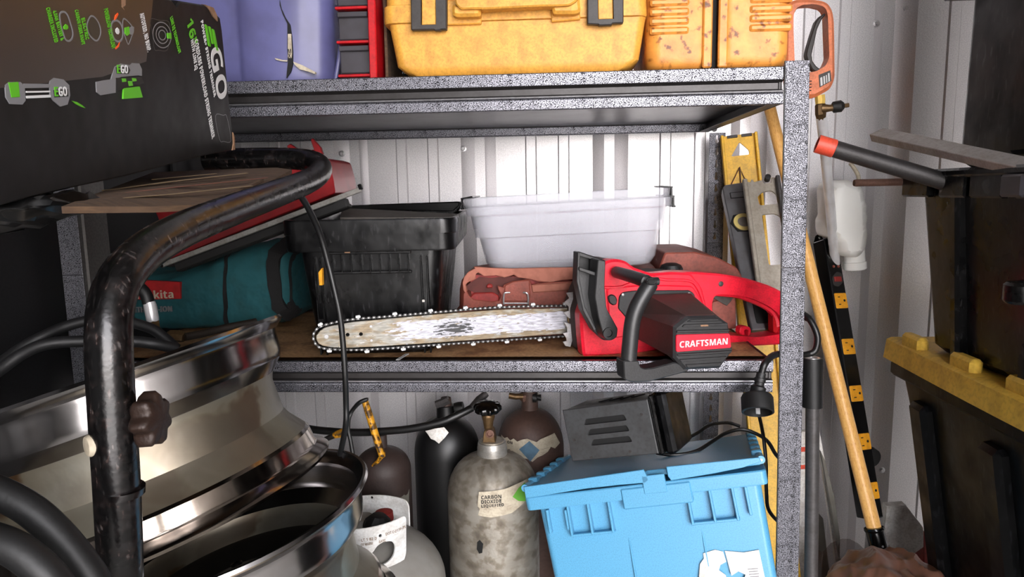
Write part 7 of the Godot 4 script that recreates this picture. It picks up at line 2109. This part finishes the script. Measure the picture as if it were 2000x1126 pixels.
	obj("cord_knob", g, M.black_rubber, t)
	# grey pipe with a black grip
	t = thing("steel_pipe", "grey steel pipe with a black rubber grip, upright beside the right post", "pipe", Vector3(0.4645, 0.4656, -1.22))
	g = G.new()
	g.tube([Vector3(0.4571, 0.7943, -1.22), Vector3(0.4612, 0.6333, -1.215), Vector3(0.4644, 0.4716, -1.21), Vector3(0.4652, 0.3005, -1.2)], 0.0118, 20)
	obj("pipe", g, M.grey_pipe, t)
	g = G.new()
	var g0 := Vector3(0.4554, 0.8782, -1.225)
	var g1 := Vector3(0.4564, 0.7906, -1.22)
	g.lathe([Vector2(0.0118, 0.012), Vector2(0.0118, 0.0), Vector2(0.0165, 0.0), Vector2(0.0175, 0.004), Vector2(0.0175, (g1 - g0).length()), Vector2(0.0, (g1 - g0).length())], 24, axis_frame(g0, g1 - g0))
	obj("grip", g, M.black_rubber, t, "black rubber grip")
	g = G.new()
	g.lathe([Vector2(0.009, 0.02), Vector2(0.009, -0.001), Vector2(0.0125, -0.001), Vector2(0.0125, 0.01)], 24, axis_frame(g0, g1 - g0), true)
	obj("tube_mouth", g, M.bright_steel, t, "bright open tube end")
	# lance hanging by the post
	t = thing("spray_lance", "orange loop-handled spray lance with black trigger and chrome tube, hanging right of the post", "spray lance", Vector3(0.5591, 1.1413, -1.45))
	var zf := -1.36
	g = G.new()
	var outer := [Vector2(0.4317, 1.4054), Vector2(0.4304, 1.4649), Vector2(0.4309, 1.5011), Vector2(0.4359, 1.5153), Vector2(0.4486, 1.5203), Vector2(0.4798, 1.5193), Vector2(0.4964, 1.5169), Vector2(0.5077, 1.5112), Vector2(0.5156, 1.4984), Vector2(0.5192, 1.4803), Vector2(0.5222, 1.4349), Vector2(0.5252, 1.3808), Vector2(0.5225, 1.3689), Vector2(0.5165, 1.3579), Vector2(0.502, 1.3499), Vector2(0.4883, 1.3429), Vector2(0.4723, 1.3442), Vector2(0.4553, 1.3483), Vector2(0.44, 1.358)]
	var inner := [Vector2(0.4492, 1.4114), Vector2(0.4452, 1.4644), Vector2(0.4441, 1.4934), Vector2(0.4492, 1.505), Vector2(0.46, 1.51), Vector2(0.4802, 1.5103), Vector2(0.495, 1.5071), Vector2(0.5026, 1.5006), Vector2(0.5059, 1.4897), Vector2(0.508, 1.4625), Vector2(0.512, 1.4151), Vector2(0.5062, 1.4006), Vector2(0.4899, 1.3909), Vector2(0.4715, 1.3887), Vector2(0.4573, 1.3927)]
	g.extrude(rounded(outer, 0.006, 3), zf - 0.028, zf, 0.006, Transform3D(), [rounded(inner, 0.004, 3)])
	var hd := obj("loop_handle", g, M.orange, t)
	g = G.new()
	g.extrude(rounded([Vector2(0.502, 1.4952), Vector2(0.4939, 1.4901), Vector2(0.4861, 1.4804), Vector2(0.4788, 1.4562), Vector2(0.4725, 1.4318), Vector2(0.471, 1.4218), Vector2(0.4743, 1.4097), Vector2(0.4833, 1.3948), Vector2(0.4947, 1.3871), Vector2(0.5, 1.3943), Vector2(0.4914, 1.4001), Vector2(0.4835, 1.4104), Vector2(0.4812, 1.4215), Vector2(0.4858, 1.4451), Vector2(0.4894, 1.4667), Vector2(0.4961, 1.4828), Vector2(0.5039, 1.4925)], 0.002, 2), zf - 0.02, zf - 0.004, 0.002)
	obj("trigger", g, M.latch_grey, hd, "dark trigger lever")
	g = G.new()
	g.extrude(rounded([Vector2(0.4936, 1.3842), Vector2(0.5145, 1.3919), Vector2(0.5173, 1.3725), Vector2(0.4964, 1.3611)], 0.001, 2), zf - 0.001, zf + 0.0006, 0.0)
	var lab := obj("label", g, M.latch_grey, t, "small printed label")
	for q in [[Vector2(0.4966, 1.3786), Vector2(0.5002, 1.3804), Vector2(0.5018, 1.3656), Vector2(0.4982, 1.3638)], [Vector2(0.5021, 1.3812), Vector2(0.5048, 1.3821), Vector2(0.5063, 1.3682), Vector2(0.5036, 1.3664)], [Vector2(0.5066, 1.383), Vector2(0.5084, 1.3838), Vector2(0.51, 1.37), Vector2(0.5082, 1.3691)], [Vector2(0.5102, 1.3865), Vector2(0.5129, 1.3874), Vector2(0.5145, 1.3726), Vector2(0.5118, 1.3708)]]:
		g = G.new()
		g.extrude(q, zf, zf + 0.001, 0.0)
		obj("print_line", g, M.print_white, lab)
	for k in 4:
		g = G.new()
		g.extrude(rounded([Vector2(0.4717, 1.3737), Vector2(0.4819, 1.3744), Vector2(0.482, 1.3725), Vector2(0.4718, 1.3719)], 0.0008, 2), zf - 0.001, zf + 0.0004, 0.0, Transform3D(Basis(), Vector3(0.0, -0.0056 * k, 0)))
		obj("vent", g, M.hole_black, hd)
	g = G.new()
	g.tube([Vector3(0.5029, 1.3491, -1.375), Vector3(0.5043, 1.3397, -1.375), Vector3(0.5045, 1.3331, -1.375)], [0.0095, 0.0095, 0.0088], 8)
	obj("collar", g, M.brass_pale, t, "pale yellow collar")
	g = G.new()
	g.tube([Vector3(0.5063, 1.3365, -1.38), Vector3(0.507, 1.3308, -1.38), Vector3(0.5081, 1.3156, -1.38), Vector3(0.5113, 1.3075, -1.385)], [0.0075, 0.0105, 0.0105, 0.0085], 8)
	g.tube([Vector3(0.5087, 1.3245, -1.375), Vector3(0.52, 1.3246, -1.37), Vector3(0.5311, 1.3256, -1.365)], [0.009, 0.0065, 0.0062], 12)
	var vb := obj("valve_block", g, M.brass, t, "brown brass valve block")
	g = G.new()
	g.tube([Vector3(0.5237, 1.3254, -1.37), Vector3(0.5265, 1.3258, -1.37), Vector3(0.5394, 1.3273, -1.365), Vector3(0.5432, 1.3277, -1.365)], [0.006, 0.0105, 0.011, 0.007], 12)
	obj("valve_knob", g, M.black_rubber, vb)
	g = G.new()
	g.tube([Vector3(0.5413, 1.3272, -1.365), Vector3(0.5526, 1.3286, -1.363)], 0.004, 8)
	obj("nipple", g, M.brass, vb)
	g = G.new()
	g.tube([Vector3(0.5112, 1.3103, -1.385), Vector3(0.5351, 1.2425, -1.42), Vector3(0.5786, 1.1189, -1.49), Vector3(0.597, 1.0629, -1.52), Vector3(0.6129, 1.0054, -1.54)], 0.0098, 20)
	obj("chrome_tube", g, M.chrome_tube, t, "shiny chrome tube")
	# milky jug, cap down
	t = thing("plastic_jug", "milky white plastic jug turned cap down behind the chrome tube", "jug", Vector3(0.6517, 1.0028, -1.56))
	g = G.new()
	g.extrude(rounded([Vector2(0.5768, 1.1741), Vector2(0.5825, 1.1867), Vector2(0.6145, 1.1925), Vector2(0.6431, 1.1814), Vector2(0.6532, 1.1664), Vector2(0.6553, 1.1472), Vector2(0.6611, 1.1365), Vector2(0.6597, 1.1237), Vector2(0.6634, 1.1119), Vector2(0.6611, 1.0959), Vector2(0.6651, 1.0797), Vector2(0.6626, 1.0484), Vector2(0.6549, 1.0344), Vector2(0.6468, 1.0279), Vector2(0.6215, 1.0282), Vector2(0.6096, 1.0349), Vector2(0.6029, 1.0643), Vector2(0.5825, 1.0721), Vector2(0.5776, 1.0863), Vector2(0.5766, 1.1078), Vector2(0.5815, 1.1163)], 0.006, 3), -1.585, -1.5, 0.014)
	obj("jug_body", g, M.milky, t, "", 60.0)
	g = G.new()
	g.lathe([Vector2(0.021, 0.02), Vector2(0.021, -0.008), Vector2(0.0235, -0.009), Vector2(0.0235, -0.024), Vector2(0.021, -0.026), Vector2(0, -0.026)], 28, Transform3D(Basis(Vector3.BACK, 0.1), Vector3(0.653, 1.0238, -1.542)))
	obj("cap", g, M.milky, t)
	g = G.new()
	g.tube(spline([Vector3(0.6242, 1.2267, -1.52), Vector3(0.6331, 1.2159, -1.52), Vector3(0.6423, 1.2008, -1.52), Vector3(0.6441, 1.1858, -1.52)], 5), 0.0042, 10)
	obj("tube", g, M.label_paper, t, "short cream tube")

func tote_stack():
	# totes along the right side, long sides facing the shelf; the lids carry the stack
	var xl := 0.653
	var tote := func(t: Node3D, x: float, w: float, z0: float, z1: float, y0: float, y1: float, slope: float, m: Material) -> MeshInstance3D:
		var rings := []
		for q in [[0.0, -0.012], [0.0, 0.0], [1.0, 1.0]]:
			var r := []
			var k: float = slope * (1.0 - maxf(q[1], 0.0)) + (0.012 if q[1] < 0 else 0.0)
			var y: float = y0 if q[1] < 0 else lerpf(y0 + 0.012, y1, q[0])
			for p in rrect(w - 2 * k, (z0 - z1) - 2 * k, 0.018, y, Vector3(x + w / 2, 0, (z0 + z1) / 2), 5): r.append(p)
			rings.append(r)
		var g := G.new()
		g.loft(rings)
		return obj("tote_body", g, m, t)
	var t := thing("storage_tote", "large black tote with a yellow lid at lower right, bottom of the stack", "tote", Vector3(0.9, 0, -1.0), "stacked black totes")
	var body: MeshInstance3D = tote.call(t, 0.628, 0.43, -0.5, -1.28, 0.0, 0.862, 0.15, M.dark_tote)
	for z in [-1.2, -1.0, -0.8]:
		var g := G.new()
		g.box(Vector3(0.702, 0.42, z), Vector3(0.03, 0.78, 0.05), 0.008, Basis(Vector3.BACK, 0.172))
		obj("side_rib", g, M.dark_tote, body)
	var g := G.new()
	g.box(Vector3(0.844, 0.847, -0.89), Vector3(0.45, 0.03, 0.8), 0.006)
	obj("tote_rim", g, M.dark_tote, t)
	# lid edge bows out along its length
	g = G.new()
	var lo := []
	var hi := []
	var mid := []
	for k in 13:
		var u := k / 12.0
		var p := (Vector3(0.6488, 0.868, -1.36)).lerp(Vector3(0.652, 0.9, -0.5), u)
		lo.append(Vector3(0.612 - 0.01 * sin(PI * u), 0.862, -1.3 + 0.84 * u))
	for q in lo: hi.append(q + Vector3(0.004, 0.034, 0))
	for q in [0, 1]:
		var r = lo if q == 0 else hi
		r.append(Vector3(1.09, r[12].y, -0.46))
		r.append(Vector3(1.09, r[12].y, -1.3))
	var hi2 := []
	for q in hi: hi2.append(q + Vector3(0.008 if q.x < 1.0 else -0.01, 0.004, 0))
	g.loft([lo, hi, hi2])
	var lid := obj("lid", g, M.tote_yellow, t, "mustard yellow lid")
	for z in [[-1.25, -1.19], [-1.1, -1.04], [-0.965, -0.905], [-0.83, -0.76]]:
		g = G.new()
		g.box(Vector3(0.627, 0.905, (z[0] + z[1]) / 2), Vector3(0.02, 0.03, z[1] - z[0]), 0.005)
		obj("lid_lug", g, M.tote_yellow, lid)
	t = thing("storage_tote", "black tote standing on the yellow lid, with a notched grey-black rim", "tote", Vector3(0.86, 0.902, -0.95), "stacked black totes")
	body = tote.call(t, 0.616, 0.42, -0.52, -1.22, 0.902, 1.19, 0.024, M.black_tote)
	for z in [-1.1, -0.94, -0.8]:
		g = G.new()
		g.box(Vector3(0.626, 1.03, z), Vector3(0.022, 0.29, 0.022), 0.005, Basis(Vector3.BACK, 0.07))
		obj("side_rib", g, M.black_tote, body)
	g = G.new()
	g.box(Vector3(0.82, 1.196, -0.87), Vector3(0.445, 0.014, 0.75), 0.004)
	obj("rim_top", g, M.black_tote, t)
	for z in [[-1.245, -1.16], [-1.13, -1.06], [-1.05, -0.975], [-0.95, -0.5]]:
		g = G.new()
		g.box(Vector3(0.607, 1.177, (z[0] + z[1]) / 2), Vector3(0.014, 0.036, z[1] - z[0]), 0.003)
		obj("rim_skirt", g, M.black_tote, t)
	g = G.new()
	g.box(Vector3(0.601, 1.176, -0.95), Vector3(0.012, 0.03, 0.045), 0.003)
	obj("latch_plate", g, M.drawer_grey, t)
	g = G.new()
	g.lathe([Vector2(0.0, 0), Vector2(0.018, 0), Vector2(0.021, 0.004), Vector2(0.021, 0.024), Vector2(0.017, 0.028), Vector2(0, 0.028)], 24, Transform3D(Basis(), Vector3(0.6085, 1.0235, -0.93)))
	obj("side_knob", g, M.black_plastic, t)
	t = thing("storage_tote", "tall dark tote at the top of the stack, reaching out of the picture", "tote", Vector3(0.95, 1.205, -1.0), "stacked black totes")
	body = tote.call(t, 0.672, 0.4, -0.52, -1.2, 1.205, 1.75, -0.006, M.dark_tote)
	for z in [[-1.04, 0.05], [-0.87, 0.05]]:
		g = G.new()
		g.box(Vector3(0.669, 1.48, z[0]), Vector3(0.02, 0.52, z[1]), 0.006)
		obj("side_rib", g, M.dark_tote, body)
	g = G.new()
	g.box(Vector3(0.67, 1.485, -1.2), Vector3(0.07, 0.02, 0.06), 0.006)
	obj("side_handle", g, M.black_plastic, t)
	# steel stock lying across the middle tote
	t = thing("flat_bar", "grey rusted flat steel bar reaching left over the black tote", "bar", Vector3(0.5942, 1.2247, -1.1))
	g = G.new()
	var a := Vector3(0.5706, 1.2673, -1.28)
	var b := Vector3(0.6234, 1.181, -0.86)
	var yb := (b - a).normalized()
	var xb := axis_frame(a, yb, Vector3.UP)
	var L := (b - a).length()
	g.box(xb * Vector3(0, L / 2, 0), Vector3(0.026, L, 0.014), 0.001, xb.basis * Basis(Vector3.UP, 0.45))
	var br := obj("bar", g, M.bar_grey, t)
	g = G.new()
	g.box(xb * Vector3(0, 0.0, 0), Vector3(0.0253, 0.002, 0.0133), 0.0005, xb.basis * Basis(Vector3.UP, 0.45))
	obj("cut_end", g, M.rusty, br, "rusty cut end")
	t = thing("steel_tube", "black steel tube with an orange-red end, pointing left off the black tote", "pipe", Vector3(0.5673, 1.2138, -1.2))
	a = Vector3(0.4252, 1.2467, -1.16)
	b = Vector3(0.6235, 1.1769, -1.12)
	var dd := (b - a).normalized()
	g = G.new()
	g.lathe([Vector2(0.0118, 0.02), Vector2(0.0118, 0.0), Vector2(0.0135, 0.0), Vector2(0.0135, (b - a).length()), Vector2(0.0, (b - a).length())], 28, axis_frame(a, dd))
	var tb := obj("tube", g, M.pipe_black, t)
	g = G.new()
	g.lathe([Vector2(0.0105, 0.02), Vector2(0.0105, -0.002), Vector2(0.0145, -0.002), Vector2(0.0145, 0.025), Vector2(0.0137, 0.026)], 28, axis_frame(a, dd))
	obj("painted_end", g, M.cap_orange, tb, "orange-red sleeve on the tube end")
	t = thing("steel_rod", "short rusty round rod under the black tube", "rod", Vector3(0.5841, 1.1838, -1.25))
	g = G.new()
	g.tube([Vector3(0.5219, 1.184, -1.25), Vector3(0.5254, 1.184, -1.25), Vector3(0.5841, 1.1842, -1.25), Vector3(0.6305, 1.1846, -1.24)], [0.0055, 0.0062, 0.0062, 0.0062], 14)
	obj("rod", g, M.rusty, t)

func lower_right():
	# boards and slats standing behind the post
	var t := thing("placard", "white panel with red stripes standing behind the grey pipe", "panel", Vector3(0.5598, 0.3015, -1.5))
	var g := G.new()
	g.extrude([Vector2(0.4749, 0.6329), Vector2(0.5609, 0.638), Vector2(0.5858, 0.4472), Vector2(0.6058, 0.1963), Vector2(0.4896, 0.1937)], -1.535, -1.52, 0.001)
	var wp := obj("panel", g, M.label_white, t)
	for q in [[Vector2(0.5431, 0.6013), Vector2(0.5654, 0.6026), Vector2(0.567, 0.5918), Vector2(0.5435, 0.5905)], [Vector2(0.5447, 0.5592), Vector2(0.5694, 0.5606), Vector2(0.5709, 0.551), Vector2(0.5451, 0.5496)]]:
		g = G.new()
		g.extrude(q, -1.5205, -1.519, 0.0)
		obj("red_stripe", g, M.cap_orange, wp, "faded red stripe")
	var k := 0
	for q in [[[Vector2(0.5541, 0.6676), Vector2(0.5593, 0.6699), Vector2(0.5998, 0.4814), Vector2(0.63, 0.3034), Vector2(0.619, 0.3032), Vector2(0.5869, 0.4812)], "narrow white slat, left of the pair behind the grey pipe"], [[Vector2(0.553, 0.6314), Vector2(0.5634, 0.6091), Vector2(0.5857, 0.5324), Vector2(0.6017, 0.4384), Vector2(0.6029, 0.3919), Vector2(0.5821, 0.4958)], "wider pale slat, right of the pair behind the grey pipe"]]:
		t = thing("channel_offcut", q[1], "offcut", Vector3(0.62, 0.4, -1.45), "white slats")
		g = G.new()
		g.extrude(q[0], -1.46 + 0.03 * k, -1.45 + 0.03 * k, 0.001)
		obj("slat", g, M.label_white if k == 0 else M.cylinder_grey, t)
		k += 1
	t = thing("plastic_box", "grey plastic box low behind the slats", "box", Vector3(0.6278, 0.3008, -1.56))
	g = G.new()
	g.extrude(rounded([Vector2(0.5745, 0.4248), Vector2(0.6124, 0.4253), Vector2(0.6352, 0.2791), Vector2(0.6542, 0.1189), Vector2(0.5812, 0.1171)], 0.005, 3), -1.6, -1.54, 0.004)
	obj("box_body", g, M.cylinder_grey, t)
	t = thing("grey_board", "grey board offcut standing between the brown bag and the black tote", "board", Vector3(0.7777, 0.3865, -1.5))
	g = G.new()
	g.extrude([Vector2(0.6937, 0.5108), Vector2(0.7332, 0.5135), Vector2(0.7717, 0.4638), Vector2(0.7744, 0.4201), Vector2(0.7002, 0.3584), Vector2(0.6929, 0.4512)], -1.44, -1.42, 0.001)
	obj("board", g, M.label_white, t)
	t = thing("red_post", "narrow dark red upright beside the grey board", "post", Vector3(0.816, 0.3857, -1.48))
	g = G.new()
	g.extrude([Vector2(0.7939, 0.4365), Vector2(0.8121, 0.4203), Vector2(0.819, 0.3298), Vector2(0.8006, 0.3295)], -1.5, -1.46, 0.002)
	obj("upright", g, M.clay_deep, t)
	# crumpled brown film bag
	t = thing("plastic_bag", "crumpled translucent brown plastic bag at the lower right corner", "bag", Vector3(0.5789, 0.4576, -1.15))
	var c := Vector3(0.6127, 0.3547, -1.2)
	var no := FastNoiseLite.new()
	no.seed = 5
	no.frequency = 5.0
	no.noise_type = FastNoiseLite.TYPE_SIMPLEX
	no.fractal_type = FastNoiseLite.FRACTAL_RIDGED
	no.fractal_octaves = 2
	var rings := []
	for i in 44:
		var w := PI / 2 * i / 44.0
		var ring := []
		for j in 120:
			var a := TAU * j / 120
			var n := Vector3(cos(w) * cos(a), sin(w), cos(w) * sin(a))
			var s := 1.0 + 0.1 * no.get_noise_3dv(n * 0.22) + 0.022 * no.get_noise_3dv(n * 0.55 + Vector3(3, 1, 2))
			ring.append(c + Vector3(n.x * 0.132 * s, n.y * 0.152 * s - 0.0, n.z * 0.15 * s))
		rings.append(ring)
	var foot := []
	for q in rings[0]: foot.append(Vector3(c.x + (q.x - c.x) * 0.9, 0.0, c.z + (q.z - c.z) * 0.9))
	rings.insert(0, foot)
	g = G.new()
	g.loft(rings)
	obj("bag", g, M.bag_brown, t, "", 50.0)
	g = G.new()
	rings = []
	for i in 10:
		var u := i / 9.0
		var ring := []
		for j in 16:
			var a := PI * j / 15.0
			var rr := 0.085 + 0.008 * sin(a * 9.0 + u * 3.0)
			ring.append(c + Vector3(0.0 + cos(a) * rr, -0.03 + (0.1 + 0.014 * sin(a * 5.0)) * u, -0.18 - sin(a) * rr * 0.5))
		rings.append(ring)
	g.loft(rings, false, false, false)
	obj("bag_neck", g, M.bag_film, t, "thin film standing up behind the black ferrule", 40.0)

var FB: SystemFont
var FR: SystemFont
func _ready():
	FB = SystemFont.new()
	FB.font_names = PackedStringArray(["Droid Sans"])
	FB.font_weight = 700
	FR = SystemFont.new()
	FR.font_names = PackedStringArray(["Droid Sans"])
	setup()
	make_materials()
	shed()
	shelving()
	chainsaw()
	black_tote()
	clear_bins()
	red_case()
	yellow_toolbox()
	tub_and_organizer()
	trimmer_carton()
	cart()
	left_middle()
	wheels()
	gas_bottles()
	blue_crate()
	leaning_tools()
	tote_stack()
	lower_right()
